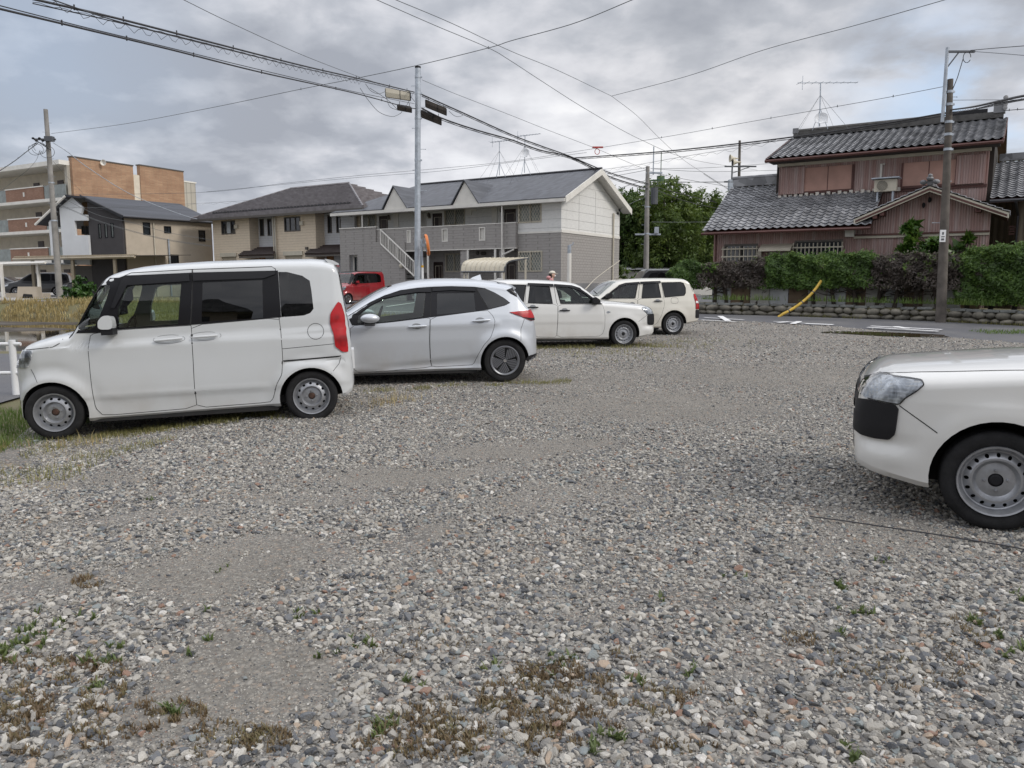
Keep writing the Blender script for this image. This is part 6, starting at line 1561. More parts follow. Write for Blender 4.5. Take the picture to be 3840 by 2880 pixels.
m_ = MB(); n_ = 22; a_, b_ = sU0, H.sz(1300, 780, UO)[0]; ck = M('white_flashing', (.62, .58, .52), .7, var=.1)
for k_ in range(n_): U.box(m_, a_ + (b_ - a_) * k_ / n_ + .02, a_ + (b_ - a_) * (k_ + .7) / n_, zJ + .02, zJ + .12 + .05 * (k_ % 2), -.12, -.02)
m_.build('flashing', ck, rh)
m_ = MB(); U.box(m_, sU0, sU1, zJ + .0, zJ + .10, -.05, 0); m_.build('flashing_board', redtrim, rh)
# upper roof
zE_u = U.sz(1190, 512, -.85)[1]; sQ0 = U.sz(450, 572, -.85)[0]; sQ1u = U.sz(1930, 458, -.85)[0]
dUr = 3.1; zUr = U.sz(1200, 392, dUr)[1]
tiles(U, sQ0, sQ1u, -.85, zE_u, dUr, zUr, 'upper_roof', rh)
tiles(Fac(*U.p(sQ1u, 0, dUr * 2)[:2], 147, R8), 0, sQ1u - sQ0, -.85, zE_u, dUr, zUr, 'upper_roof', rh)
m_ = MB(); U.box(m_, sQ0 + .15, sQ1u - .15, zUr + .02, zUr + .26, dUr - .16, dUr + .16); m_.tube([U.p(sQ0 + .1, zUr + .30, dUr), U.p(sQ1u - 2.3, zUr + .30, dUr)], .09, 8); m_.build('ridge_tiles', M('old_ridge_tile', (.075, .072, .068), .7, var=.4, vs_=4, bump=.8, bs=14), rh)
m_ = MB(); U.box(m_, sQ1u - .5, sQ1u - .1, zUr + .2, zUr + .62, dUr - .2, dUr + .2); U.box(m_, sQ0 + .12, sQ0 + .35, zUr + .2, zUr + .42, dUr - .18, dUr + .18)
for k_ in range(4): m_.lathe([(.001, -.03), (.09, -.02), (.09, .02), (.001, .03)], 10, U.p(sQ1u - .12, zUr + .35 + .13 * k_, dUr - .22), 'y')
m_.build('ridge_end_tile', MAT['tile'], rh)
m_ = MB(); U.box(m_, sQ1u - 2.1, sQ1u - .7, zUr + .28, zUr + .42, dUr - .1, dUr + .1); m_.build('loose_ridge_tile', MAT['gloss_black'], rh)
m_ = MB(); m_.tube([U.p(sQ0, zE_u - .1, -.95), U.p(sQ1u, zE_u - .1, -.95)], .06, 6); m_.build('gutter', redtrim, rh)
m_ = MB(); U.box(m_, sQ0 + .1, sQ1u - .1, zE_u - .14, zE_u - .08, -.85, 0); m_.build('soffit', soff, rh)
for s_ in (sQ0 + .02, sQ1u - .02):
    m_ = MB(); m_.prism([U.p(s_ - .03, zE_u - .16, -.85), U.p(s_ - .03, zUr - .16, dUr), U.p(s_ - .03, zUr + .02, dUr), U.p(s_ - .03, zE_u + .02, -.85)], [U.p(s_ + .03, zE_u - .16, -.85), U.p(s_ + .03, zUr - .16, dUr), U.p(s_ + .03, zUr + .02, dUr), U.p(s_ + .03, zE_u + .02, -.85)]); m_.build('bargeboard', redtrim, rh)
# --- gabled wing
gA = H.sz(1475, 745, -.6); gL = H.sz(1000, 945, -.6); gR = H.sz(1965, 915, -.6)
zs_ = (gL[1] + gR[1]) / 2; sm_ = (gL[0] + gR[0]) / 2; zap = gA[1]
kg = (zap - zs_) / ((gR[0] - gL[0]) / 2)
m_ = MB(); H.poly(m_, [(sG0, rg), (sG1, rg), (sG1, zs_ + kg * (gR[0] - sG1) - .08), (sm_, zap - .08), (sG0, zs_ + kg * (sG0 - gL[0]) - .08)], -.05, .1); m_.build('gable_wall', redrib, rh)
m_ = MB(); 
for (a_, b_) in ((gL, None), (gR, None)):
    P = [H.p(a_[0], zs_ - .18, -.65), H.p(sm_, zap - .18, -.65), H.p(sm_, zap, -.65), H.p(a_[0], zs_, -.65)]
    Q_ = [H.p(a_[0], zs_ - .18, -.58), H.p(sm_, zap - .18, -.58), H.p(sm_, zap, -.58), H.p(a_[0], zs_, -.58)]; m_.prism(P, Q_)
m_.build('bargeboard', MAT['cream_metal'], rh)
m_ = MB()
for s_ in (gL[0] + .7, sm_ - 1.5, sm_ + 1.5, gR[0] - .9): zz = zs_ + kg * (min(s_ - gL[0], gR[0] - s_)) - .3; H.box(m_, s_ - .07, s_ + .07, zz, zz + .15, -.6, -.05)
m_.build('purlin_end', redtrim, rh)
for sgn, a_ in ((1, gL[0]), (-1, gR[0])):
    # slope runs along s; build as tiles in a turned frame (u along d)
    FF = Fac(*H.p(a_, 0, -.68 if sgn == 1 else UO)[:2], -33 - 90 if sgn == -1 else 57, R8)
    FF = Fac(*H.p(a_, 0, UO + .0 if sgn == 1 else -.68)[:2], -33 - 90 if sgn == 1 else 57, R8)
    tiles(FF, 0, UO + .68, 0, zs_ + .02, abs(sm_ - a_), zap + .02, 'wing_roof', rh)
m_ = MB(); m_.tube([H.p(sm_, zap + .14, -.7), H.p(sm_, zap + .14, UO)], .11, 8)
for sx in (-.20, 0, .20): e_ = ell((0, 0, 0), (.13, .08, .09), 8, 6); cpt = Vector(H.p(sm_ + sx, zap + (.26 if sx == 0 else .14), -.72)); m_.add([tuple(cpt + Vector(p)) for p in e_.v], e_.f)
e_ = ell((0, 0, 0), (.08, .08, .07), 8, 6); cpt = Vector(H.p(sm_, zap + .36, -.72)); m_.add([tuple(cpt + Vector(p)) for p in e_.v], e_.f)
m_.build('ridge_ornament', MAT['tile'], rh)
m_ = MB()
for dx in (-.1, .08): e_ = ell((0, 0, 0), (.06, .06, .1), 8, 6); cpt = Vector(H.p(sm_ - .1 + dx, zap - .5 + dx, -.15)); m_.add([tuple(cpt + Vector(p)) for p in e_.v], e_.f)
m_.build('insulator', MAT['plastic'], rh)
# AC unit
q = U.rc(1130, 705, 1268, 778, off=-.75); ac = thing('air_conditioner', 'cream outdoor air conditioning unit standing on the tiled roof of the red house', 'air conditioner', U.p(q[0], q[2], -.6))
m_ = MB(); U.box(m_, q[0], q[1], q[2], q[3], -.95, -.6); m_.build('casing', MAT['cream_metal'], ac)
m_ = MB(); U.box(m_, q[0] - .1, q[1] + .1, q[3] + .03, q[3] + .07, -1.1, -.5); m_.build('rain_cover', MAT['galv'], ac)
m_ = MB(); m_.lathe([(.001, 0), ((q[3] - q[2]) * .42, 0), ((q[3] - q[2]) * .42, .03), (.001, .03)], 24, (0, 0, 0), 'y'); c_ = Vector(U.p(q[0] + (q[1] - q[0]) * .36, (q[2] + q[3]) / 2, -.975)); mt = Matrix.Rotation(R(-33), 3, 'Z'); m_.v = [tuple(c_ + mt @ Vector(p)) for p in m_.v]; fan = m_.build('fan', MAT['plastic'], ac)
m_ = MB(); rr_ = (q[3] - q[2]) * .42
for k_ in range(9): zz = (q[2] + q[3]) / 2 + rr_ * (-.9 + 1.8 * k_ / 8); hw_ = rr_ * math.sqrt(max(.02, 1 - (-.9 + 1.8 * k_ / 8) ** 2)); cs = q[0] + (q[1] - q[0]) * .36; U.box(m_, cs - hw_, cs + hw_, zz - .008, zz + .008, -.995, -.98)
m_.build('fan_grille', MAT['cream_metal'], ac)
m_ = MB()
for s_ in (q[0] + .12, q[1] - .12): U.box(m_, s_ - .03, s_ + .03, q[2] - .45, q[2], -.9, -.65)
m_.build('stand', MAT['galv'], ac)
q2_ = U.sz(1170, 605, -.1); m_ = MB(); m_.tube([U.p(q2_[0], q[3] + .05, -.1), U.p(q2_[0], q2_[1], -.1), U.p(q2_[0] + .12, q2_[1] - .02, -.12)], .045, 8); m_.build('vent_pipe', MAT['trim_w'], rh)
# roof aerial with dish
def aerial(name, label, base, top, rod_dir, dish=None, cat='aerial', guys=True, elements=9, length=1.6):
    a_ = thing(name, label, cat, tuple(base)); base = Vector(base); top = Vector(top)
    m_ = MB(); m_.tube([base, top], .024, 6); 
    for k_ in range(3): an = 2.1 * k_; m_.tube([base + Vector((.35 * math.cos(an), .35 * math.sin(an), -.1)), base + Vector((0, 0, .7))], .014, 5)
    m_.build('mast', MAT['galv'], a_)
    rd = Vector(rod_dir).normalized(); pr = Vector((-rd.y, rd.x, 0)).normalized(); m_ = MB(); m_.tube([top - rd * length * .62, top + rd * length * .38], .016, 5)
    for k_ in range(elements): p = top - rd * length * .6 + rd * length * .95 * k_ / (elements - 1); l_ = .12 + .02 * k_; m_.tube([p - pr * l_, p + pr * l_], .008, 4)
    p = top + rd * length * .3; m_.tube([p - Vector((0, 0, .28)), p + Vector((0, 0, .28))], .010, 4); m_.build('antenna', MAT['galv'], a_)
    if dish:
        c_ = base.lerp(top, dish); m_ = MB(); m_.lathe([(.001, .08), (.15, .06), (.27, .0), (.275, .01), (.15, .075), (.001, .10)], 20, (0, 0, 0), 'y')
        mt = Matrix.Rotation(R(-25), 3, 'Z') @ Matrix.Rotation(R(-28), 3, 'X'); m_.v = [tuple(c_ + Vector((0, -.15, 0)) + mt @ Vector(p)) for p in m_.v]; m_.tube([c_ + Vector((0, -.1, -.2)), c_ + Vector((.12, -.5, -.25)), c_ + Vector((.1, -.52, .05))], .015, 5); m_.build('dish', MAT['white_metal'], a_)
    if guys:
        m_ = MB(); gp = base.lerp(top, .72)
        for k_ in range(4): an = .6 + 1.57 * k_; m_.tube([gp, base + Vector((1.5 * math.cos(an), 1.5 * math.sin(an), -.5))], .006, 4)
        m_.build('guy_wire', MAT['wire'], a_)
    return a_
yb = H.p(0, 0, UO + dUr)[1]
qb = at(2600 + 785 * .60282, 250 + 372 * .60282, 33.0); qt = at(2600 + 792 * .60282, 250 + 100 * .60282, 33.0)
aerial('roof_aerial', 'tall roof aerial with a white dish on the ridge of the red house', qb, qt, (-.9, -.1, -.03), .18, length=2.6)
ra = aerial('roof_aerial', 'thin aerial on a tripod on the grey apartment roof, no dish', at(1550 + 840 * .38427, 600 + 150 * .38427, 45), at(1550 + 840 * .38427, 530, 45), (-.8, .5, 0), None)
ra = aerial('roof_aerial', 'aerial with a grey dish on the grey apartment ridge, right of the plain tripod one', at(1550 + 1085 * .38427, 600 + 125 * .38427, 44.5), at(1550 + 1090 * .38427, 508, 44.5), (-.8, .5, 0), .52)
# --- neighbour house at the right edge
nh = thing('neighbour_house', 'dim brown walled house with a pantile roof at the right edge, beyond the red house', 'house', H.p(sG1 + 1.0, rg, 2.0))
NF = Fac(*H.p(sG1 + .9, 0, 2.2)[:2], -33, R8, nh); nz = NF.sz(1960, 815, -.8)[1]; ntop = NF.sz(1960, 590, 3.2)[1]; nr = NF.sz(1855, 700, -.8)[0]
tiles(NF, nr, nr + 9, -.8, nz, 3.2, ntop, 'roof', nh)
m_ = MB(); NF.box(m_, nr + .1, nr + 9, ntop + .02, ntop + .3, 3.05, 3.35); m_.build('ridge_tiles', MAT['tile'], nh)
m_ = MB(); NF.box(m_, nr + .9, nr + 9, rg, nz - .05, 0, .2); NF.box(m_, nr - 1.6, nr + .9, rg, nz + .3, 1.2, 1.4); m_.build('wall', ribbed('brown_boards', (.14, .11, .075), .3, (.18, .15, .11), amt=.4), nh)
m_ = MB(); m_.tube([NF.p(nr, nz - .1, -.9), NF.p(nr + 9, nz - .1, -.9)], .06, 6); m_.tube([NF.p(nr + .8, nz - .15, -.9), NF.p(nr + .9, nz - .6, -.1), NF.p(nr + .9, rg, -.1)], .045, 6); m_.build('gutter', MAT['sky_metal'], nh)
h = NF.rc(1960, 1015, 2010, 1045); m_ = MB()
for k_ in range(4): NF.box(m_, h[0], h[1], h[2] + k_ * .09, h[2] + k_ * .09 + .05, -.06, 0)
m_.build('vent_louvre', redtrim, nh)

# ------------------------------------------------------------------ foliage
def leaf_mat(name, cols, rough=.55, trans=.35, sc=1.2):
    m, t, b = new_mat(name); o = coords(t)
    n = t.noise(o, sc, 4, .6); n2_ = t.noise(o, sc * 14, 2, .5)
    f = t.math('ADD', t.math('MULTIPLY', n, .6), t.math('MULTIPLY', n2_, .45))
    c = t.ramp(f, [(.36, cols[0]), (.54, cols[1]), (.74, cols[2])])
    t.link(c, b.inputs['Base Color']); b.inputs['Roughness'].default_value = rough
    tr = t.node('ShaderNodeBsdfTranslucent'); t.link(c, tr.inputs[0]); mx = t.node('ShaderNodeMixShader'); mx.inputs[0].default_value = trans
    t.link(b.outputs[0], mx.inputs[1]); t.link(tr.outputs[0], mx.inputs[2]); t.link(mx.outputs[0], t.n['Material Output'].inputs[0]); return m
MAT['leaf_tree'] = leaf_mat('broadleaf', [(.025, .055, .012), (.07, .125, .025), (.17, .23, .045)], sc=.5)
MAT['leaf_tree2'] = leaf_mat('broadleaf_light', [(.03, .06, .010), (.09, .14, .022), (.20, .25, .04)], sc=.5)  # lighter greens than broadleaf, for two trees and a bush
GR_ = [(.03, .06, .012), (.08, .15, .024), (.24, .34, .055)]; BR_ = [(.045, .036, .03), (.10, .08, .066), (.17, .14, .11)]
def two_tone(name, A_, B_, lo, hi):
    m = leaf_mat(name, A_, trans=.25, sc=.9); t = NT(m.node_tree); b = t.n['Principled BSDF']; c = b.inputs['Base Color'].links[0].from_socket; o = coords(t)
    c2 = t.ramp(t.noise(o, 9, 3), [(.35, B_[0]), (.52, B_[1]), (.7, B_[2])]); mx = t.mix(t.mrange(t.math('ADD', t.noise(o, 1.1, 4, .7), t.math('MULTIPLY', t.noise(o, 16, 2), .25)), lo, hi), c, c2)
    t.link(mx, b.inputs['Base Color']); t.link(mx, t.n['Translucent BSDF'].inputs[0]); return m
MAT['leaf_hedge'] = two_tone('conifer_hedge', GR_, BR_, .74, .84); MAT['leaf_brown'] = two_tone('dry_hedge', BR_, GR_, .66, .76)
MAT['leaf_loquat'] = leaf_mat('glossy_leaf', [(.02, .06, .01), (.06, .13, .02), (.20, .24, .05)], .35, .25)
MAT['leaf_shrub'] = leaf_mat('shrub_leaf', [(.02, .06, .01), (.05, .12, .02), (.12, .22, .04)], .45, .3)
def leaves(name, blobs, n, size, mat, parent, flat=.3, elong=1.6, shell=.5, lump=.25, top_mat=None, seed=1):
    """n small leaf faces through the volume of overlapping ellipsoids, clumped and with gaps"""
    r = np.random.default_rng(seed); B = np.array([[*c, *rad] for c, rad in blobs]); w_ = B[:, 3] * B[:, 4] * B[:, 5]; w_ = w_ / w_.sum()
    nc = max(6, n // 26); ib = r.choice(len(B), nc, p=w_); dv = r.normal(size=(nc, 3)); dv /= np.linalg.norm(dv, axis=1)[:, None]
    rad = r.random(nc) ** shell; C = B[ib, :3] + dv * B[ib, 3:] * (rad * (1 + lump * r.normal(size=nc)))[:, None]
    ic = r.integers(0, nc, n); mean = B[:, 3:].mean(); spread = mean * .13
    P = C[ic] + r.normal(size=(n, 3)) * spread
    out = dv[ic] * .9 + r.normal(size=(n, 3)) * .8; out[:, 2] += .35; out /= np.linalg.norm(out, axis=1)[:, None]
    a = np.cross(out, r.normal(size=(n, 3))); a /= np.linalg.norm(a, axis=1)[:, None]; b = np.cross(out, a)
    s_ = size * (.6 + .8 * r.random(n))[:, None]
    V = np.stack([P - a * s_ * elong * .5, P - b * s_ * .32 + out * s_ * .08, P + a * s_ * elong * .5, P + b * s_ * .32 + out * s_ * .08], 1).reshape(-1, 3)
    Fc = np.arange(n * 4).reshape(n, 4)
    return npmesh(name, V, Fc, mat, parent)
def tree(name, label, x, y, h, cr, blobs_n=10, n=9000, size=.28, mat='leaf_tree', cat='tree', trunk=.28, low=.25, group=None, seed=1, width=1.0):
    r = random.Random(seed); z = g(x, y); t_ = thing(name, label, cat, (x, y, z), group)
    th = h * low; m_ = MB(); m_.tube([(x, y, z - .2), (x + .1, y, z + th * .5), (x - .05, y + .05, z + th), (x, y, z + h * .6)], [trunk, trunk * .8, trunk * .6, trunk * .25], 9); bl = []
    for k_ in range(blobs_n):
        t = (k_ + .5) / blobs_n; zz = z + th + (h - th) * (.12 + .80 * t); rr = cr * (.45 + .62 * math.sin(math.pi * (.12 + .80 * t))) * width
        for j in range(2):
            a = r.uniform(0, 6.28); d = rr * r.uniform(.25, .62); rb = cr * r.uniform(.30, .48) * (1.1 - .35 * t)
            bl.append(((x + d * math.cos(a), y + d * math.sin(a), zz + r.uniform(-.3, .3)), (rb, rb, rb * .85)))
            m_.tube([(x, y, z + th * .8 + (h * .6 - th) * t * .6), (x + d * .5 * math.cos(a), y + d * .5 * math.sin(a), zz - .4), (x + d * math.cos(a), y + d * math.sin(a), zz)], [trunk * .35, trunk * .2, trunk * .06], 5)
    m_.build('trunk', MAT['bark'], t_); leaves('crown', bl, n, size, MAT[mat], t_, seed=seed); return t_
# woodland behind the cream wagon, each tree its own
tr = [(2345, 700, 64, 3.6, 'leaf_tree', 'dark tree just right of the grey apartment gable'), (2500, 690, 62, 4.2, 'leaf_tree2', 'tallest bushy tree, in front of the green floodlight tower'), (2620, 725, 66, 3.8, 'leaf_tree2', 'lighter green tree between the tallest bushy tree and the red house'),
      (2420, 760, 70, 4.2, 'leaf_tree', 'dark tree behind the middle utility pole'), (2700, 745, 74, 4.2, 'leaf_tree', 'dark tree half hidden behind the left edge of the red house'), (2565, 790, 72, 4.0, 'leaf_tree', 'dark low tree filling the gap behind the lighter green trees'), (2300, 800, 75, 4.4, 'leaf_tree', 'dark tree mostly behind the grey apartment gable')]
for i, (u_, vt, Y, cr, mt, lb) in enumerate(tr):
    p = at(u_, vt, Y); tree('broadleaf_tree', lb, p.x, Y, p.z - g(p.x, Y), cr, 11, 24000, .19, mt, group='trees beyond the cream wagon', seed=20 + i, low=.16)
p = at(2330, 1015, 50); tree('bush', 'low light green bush beside the apartment gable foot', p.x, 50, p.z - g(p.x, 50), 1.7, 5, 3500, .16, 'leaf_tree2', 'bush', .06, .05, seed=44)
p = at(2405, 1035, 44); tree('bush', 'small green bush behind the grey truck cab', p.x, 44, p.z - g(p.x, 44), 1.2, 4, 2500, .14, 'leaf_tree', 'bush', .05, .05, seed=45)
p = at(295, 1050, 46); tree('bush', 'green bush at the foot of the left utility pole', p.x, 46, p.z - g(p.x, 46), 1.15, 5, 4500, .13, 'leaf_shrub', 'bush', .05, .02, seed=46, width=1.1)
# stone wall + hedge along the road
W = [Vector((5.9, 31.5)), Vector((7.5, 30.5)), Vector((10.05, 29.05)), Vector((14.2, 25.6)), Vector((15.7, 23.5)), Vector((18.6, 20.6)), Vector((24, 18))]
cum = [0]
for a, b in zip(W[:-1], W[1:]): cum.append(cum[-1] + (b - a).length)
def wp(s_):
    s_ = max(0, min(cum[-1] - .001, s_)); i = max(j for j in range(len(cum) - 1) if cum[j] <= s_); t_ = (s_ - cum[i]) / (cum[i + 1] - cum[i]); p = W[i].lerp(W[i + 1], t_); d = (W[i + 1] - W[i]).normalized(); return p, d, Vector((-d.y, d.x))
def wall_s(u):   # where the photo column u meets the wall line
    best = min((abs(1920 + F_PX * wp(s_)[0].x / wp(s_)[0].y - u), s_) for s_ in np.arange(0, cum[-1], .05)); return best[1]
sw_ = thing('stone_wall', 'low retaining wall of rounded stones below the hedge', 'wall', (10, 29, .2))
stone = M('field_stone', (.16, .148, .12), .85, var=.65, vs_=2.3, bump=.8, bs=9); r = random.Random(3); m_ = MB(); back = MB(); cap = MB()
s_ = 0.0
for row, (zz, hh) in enumerate(((.0, .18), (.165, .22))):
    s_ = -.1 + row * .3
    while s_ < cum[-1] - .3:
        w_ = r.uniform(.26, .56); p, d, n_ = wp(s_ + w_ / 2); z0 = g(p.x, p.y); q = p + n_ * .16
        e_ = ell((0, 0, 0), (w_ * .52, .16, hh * .56 * r.uniform(.85, 1.12)), 10, 7); rot = Matrix.Rotation(math.atan2(d.y, d.x), 3, 'Z') @ Matrix.Rotation(r.uniform(-.15, .15), 3, 'Y'); c_ = Vector((q.x, q.y, z0 + zz + hh / 2))
        m_.add([tuple(c_ + rot @ (Vector(v) * (1 + .07 * math.sin(v[0] * 23 + s_ * 7) * math.cos(v[2] * 31 + s_)))) for v in e_.v], e_.f); s_ += w_ * .97
o = m_.build('stones', stone, sw_, smooth=True, angle=180)
for i in range(int(cum[-1] / .5)):
    a_, d, n_ = wp(i * .5); b_, d2, n2_ = wp(i * .5 + .5); za, zb2 = g(a_.x, a_.y), g(b_.x, b_.y); A_ = a_ + n_ * .2; B_ = b_ + n2_ * .2; A2 = a_ + n_ * 2.6; B2 = b_ + n2_ * 2.6
    back.box8([(A_.x, A_.y, za - .2), (B_.x, B_.y, zb2 - .2), (B2.x, B2.y, zb2 - .2), (A2.x, A2.y, za - .2), (A_.x, A_.y, za + .38), (B_.x, B_.y, zb2 + .38), (B2.x, B2.y, zb2 + .42), (A2.x, A2.y, za + .42)])
    if i % 1 == 0 and r.random() < .85:
        l_ = r.uniform(.36, .49); C_ = a_ + d * l_; zt = r.uniform(.37, .40); q0_ = a_ + n_ * .08; q1_ = C_ + n_ * .08; q2_ = C_ + n_ * .38; q3_ = a_ + n_ * .38
        cap.box8([(*q0_, za + zt), (*q1_, za + zt), (*q2_, za + zt + .01), (*q3_, za + zt + .01), (*q0_, za + zt + .07), (*q1_, za + zt + .065), (*q2_, za + zt + .08), (*q3_, za + zt + .08)])
back.build('mortar_core', MAT['soil'], sw_); cap.build('capping_stones', M('capping_stone', (.16, .165, .155), .8, var=.35, vs_=3, bump=.6), sw_)
def hedge_plant(u, kind, wd, label, seed, hz=2.55, deep=.85):
    s_ = wall_s(u) if u is not None else seed; p, d, n_ = wp(s_); c_ = p + n_ * 1.05; z0 = g(c_.x, c_.y) + .40
    t_ = thing('hedge_shrub', label, 'shrub', (c_.x, c_.y, z0), 'clipped hedge shrubs on the stone wall'); r = random.Random(seed)
    m_ = MB(); b0 = Vector((c_.x, c_.y, z0 - .1)); lean = r.uniform(-.2, .2); H_ = hz - .40
    m_.tube([b0, b0 + Vector((lean * .5, 0, .45)), b0 + Vector((lean, .05, .9)), b0 + Vector((lean * 1.2, .05, H_ - .25))], [.085, .07, .06, .02], 7)
    for k_ in range(26):
        a = r.uniform(0, 6.28); zz = r.uniform(.35, H_ - .3); L_ = wd * r.uniform(.35, .6); q = b0 + Vector((lean, .05, zz)); e = q + Vector((d.x, d.y, 0)) * L_ * math.cos(a) + Vector((n_.x, n_.y, 0)) * L_ * .7 * math.sin(a) + Vector((0, 0, r.uniform(-.15, .35)))
        m_.tube([q, q.lerp(e, .5) + Vector((0, 0, r.uniform(-.06, .08))), e], [.022, .014, .005], 4)
    m_.build('trunk', MAT['bark'], t_); bl = []
    lo = (.62 + r.uniform(-.06, .16)) if kind != 'big' else .25; H_ += r.uniform(-.10, .07)
    for k_ in range(9):
        a = (k_ % 3 - 1) * wd * .36; dd = r.uniform(-.3, .3); zz = lo + (H_ - lo) * (.2 + .3 * (k_ // 3)) ; q = c_ + d * a + n_ * dd; bl.append(((q.x, q.y, z0 + zz), (wd * .30, deep * .50, (H_ - lo) * .20)))
    mt = {'green': 'leaf_hedge', 'brown': 'leaf_brown', 'big': 'leaf_hedge'}[kind]
    dens = {'green': 6500, 'brown': 5200, 'big': 9000}[kind]
    # box-like clipped outline: squash the sample into a block
    n = int(dens * wd); rr = np.random.default_rng(seed); ss = np.clip(rr.normal(size=n) * .36, -.72, .72) * wd; 
    f = rr.random(n); zz = lo + (H_ - lo) * (f if kind != 'brown' else f ** .8); side = rr.random(n); dd = np.where(side < .55, -deep * .5 * (1 - .12 * rr.random(n)), rr.uniform(-.5, .5, n) * deep)
    rnd_ = .15 * np.abs(ss / (wd * .5)) ** 2.5 + .06 * np.sin(ss * 5.3 + seed) + .03 * np.sin(ss * 17 + seed); topm = rr.random(n) < .25; zz = np.where(topm, H_ - .14 * rr.random(n) ** 1.5, zz); zz = np.minimum(zz, H_) - rnd_ * (zz / H_) ** 2
    fr_ = np.clip((zz - H_ + .35) / .35, 0, 1); dd = dd + .16 * fr_ ** 2 * (dd < 0); zz = zz + rr.normal(size=n) * .025 + (rr.random(n) < .03) * rr.random(n) * .18 * topm
    nz_ = np.sin(ss * 5.1 + seed) * .10 + np.sin(zz * 6.3 + seed * 2 + ss * 3) * .10 + np.sin(zz * 15 + ss * 11) * .04 + .25 * np.abs(ss / (wd * .5)) ** 2 * .5; dd = dd + np.where(dd < 0, nz_, 0); dd += rr.normal(size=n) * .03
    thin = (zz < lo + .5) & (rr.random(n) < (.62 if kind != 'big' else .25)); gap = (np.sin(ss * 7 + seed * 1.7) * np.sin(zz * 8 + seed) > .45) & (rr.random(n) < .55) & (kind == 'brown'); keep = ~(thin | gap)
    ss, zz, dd = ss[keep], zz[keep], dd[keep]; n = len(ss)
    P = np.stack([c_.x + d.x * ss + n_.x * dd, c_.y + d.y * ss + n_.y * dd, z0 + zz], -1)
    out = np.stack([-n_.x * np.ones(n), -n_.y * np.ones(n), .6 * np.ones(n)], -1) + rr.normal(size=(n, 3)) * .7; out /= np.linalg.norm(out, axis=1)[:, None]
    a = np.cross(out, rr.normal(size=(n, 3))); a /= np.linalg.norm(a, axis=1)[:, None]; b = np.cross(out, a); q_ = (.085 if kind != 'brown' else .075) * (.6 + .8 * rr.random(n))[:, None]
    V = np.stack([P - a * q_ * .8, P - b * q_ * .3, P + a * q_ * .8, P + b * q_ * .3], 1).reshape(-1, 3)
    npmesh('foliage', V, np.arange(n * 4).reshape(n, 4), MAT[mt], t_)
cols_ = [(2545, 'green', 1.4, 'hedge left end: rounded bright green shrub above the cream wagon tail'), (2640, 'brown', 1.0, 'first dried brown hedge shrub, next to the green left end'), (2690, 'brown', .95, 'second dried brown hedge shrub from the left end'), (2742, 'brown', 1.0, 'third dried brown hedge shrub from the left end'), (2803, 'brown', 1.1, 'dried brown hedge shrub just left of the green one by the yellow guard'),
         (2868, 'green', 1.15, 'green hedge shrub left of the foot of the yellow guard'), (2925, 'green', 1.15, 'green hedge shrub over the foot of the yellow guard'), (3001, 'green', 1.25, 'green hedge shrub behind the top of the yellow guard'), (3079, 'green', 1.25, 'green hedge shrub just right of the yellow guard top'), (3161, 'green', 1.2, 'last green shrub before the long brown run'),
         (3239, 'brown', 1.2, 'brown hedge shrub right after the green run'), (3308, 'brown', 1.1, 'brown hedge shrub in the middle of the long brown run'), (3392, 'brown', 1.3, 'brown hedge shrub left of the brown utility pole'), (3478, 'brown', 1.3, 'brown hedge shrub directly behind the brown utility pole'), (3556, 'brown', 1.1, 'brown hedge shrub just right of the brown utility pole'),
         (3640, 'big', 1.5, 'big dense green shrub right of the brown utility pole'), (3730, 'big', 1.7, 'big dense green shrub second from the right edge'), (3830, 'big', 1.9, 'big dense green shrub cut by the right edge')]
for i, (u_, kd, wd, lb) in enumerate(cols_): hedge_plant(u_ + 8, kd, wd, lb, 100 + i, hz=(1.98 if kd == 'brown' else 2.08) + .34 * i / 17)
s0_ = wall_s(3830)
# loquat shrubs behind the hedge
for i, (u_, vt, wd) in enumerate(((3440, 848, 1.0), (3520, 870, .9), (3600, 852, 1.1), (3730, 905, .9), (3395, 905, .7))):
    Y = 27.5; p = at(u_, vt, Y); tree('loquat_bush', ['tall yellow green bush behind the hedge left of the brown pole', 'yellow green bush right behind the brown pole', 'yellow green bush right of the brown pole above the hedge', 'small pale bush above the big green shrubs', 'low bush left of the taller yellow green one'][i], p.x, Y, p.z - g(p.x, Y), wd, 4, 900, .30, 'leaf_loquat', 'bush', .05, .35, seed=60 + i)
# ground level panels of the red house seen through the trunks
m_ = MB(); pl = M('grey_yard_panel', (.36, .37, .38), .7, var=.15)
fp = thing('yard_fence', 'patchwork of grey and brown sheet panels behind the hedge trunks', 'fence', H.p(0, rg, -1.2)); 
for k_ in range(14):
    a_ = H.sz(120 + k_ * 120, 1300, -1.2)[0]; b_ = H.sz(235 + k_ * 120, 1300, -1.2)[0]; m_ = MB(); H.box(m_, a_, b_, rg, rg + 1.25 + .1 * (k_ % 3), -1.2, -1.15); m_.build('panel', [pl, M('brown_yard_board', (.12, .085, .055), .85, var=.3), M('pale_panel', (.34, .33, .31), .7, var=.15)][(k_ * 7) % 3], fp)
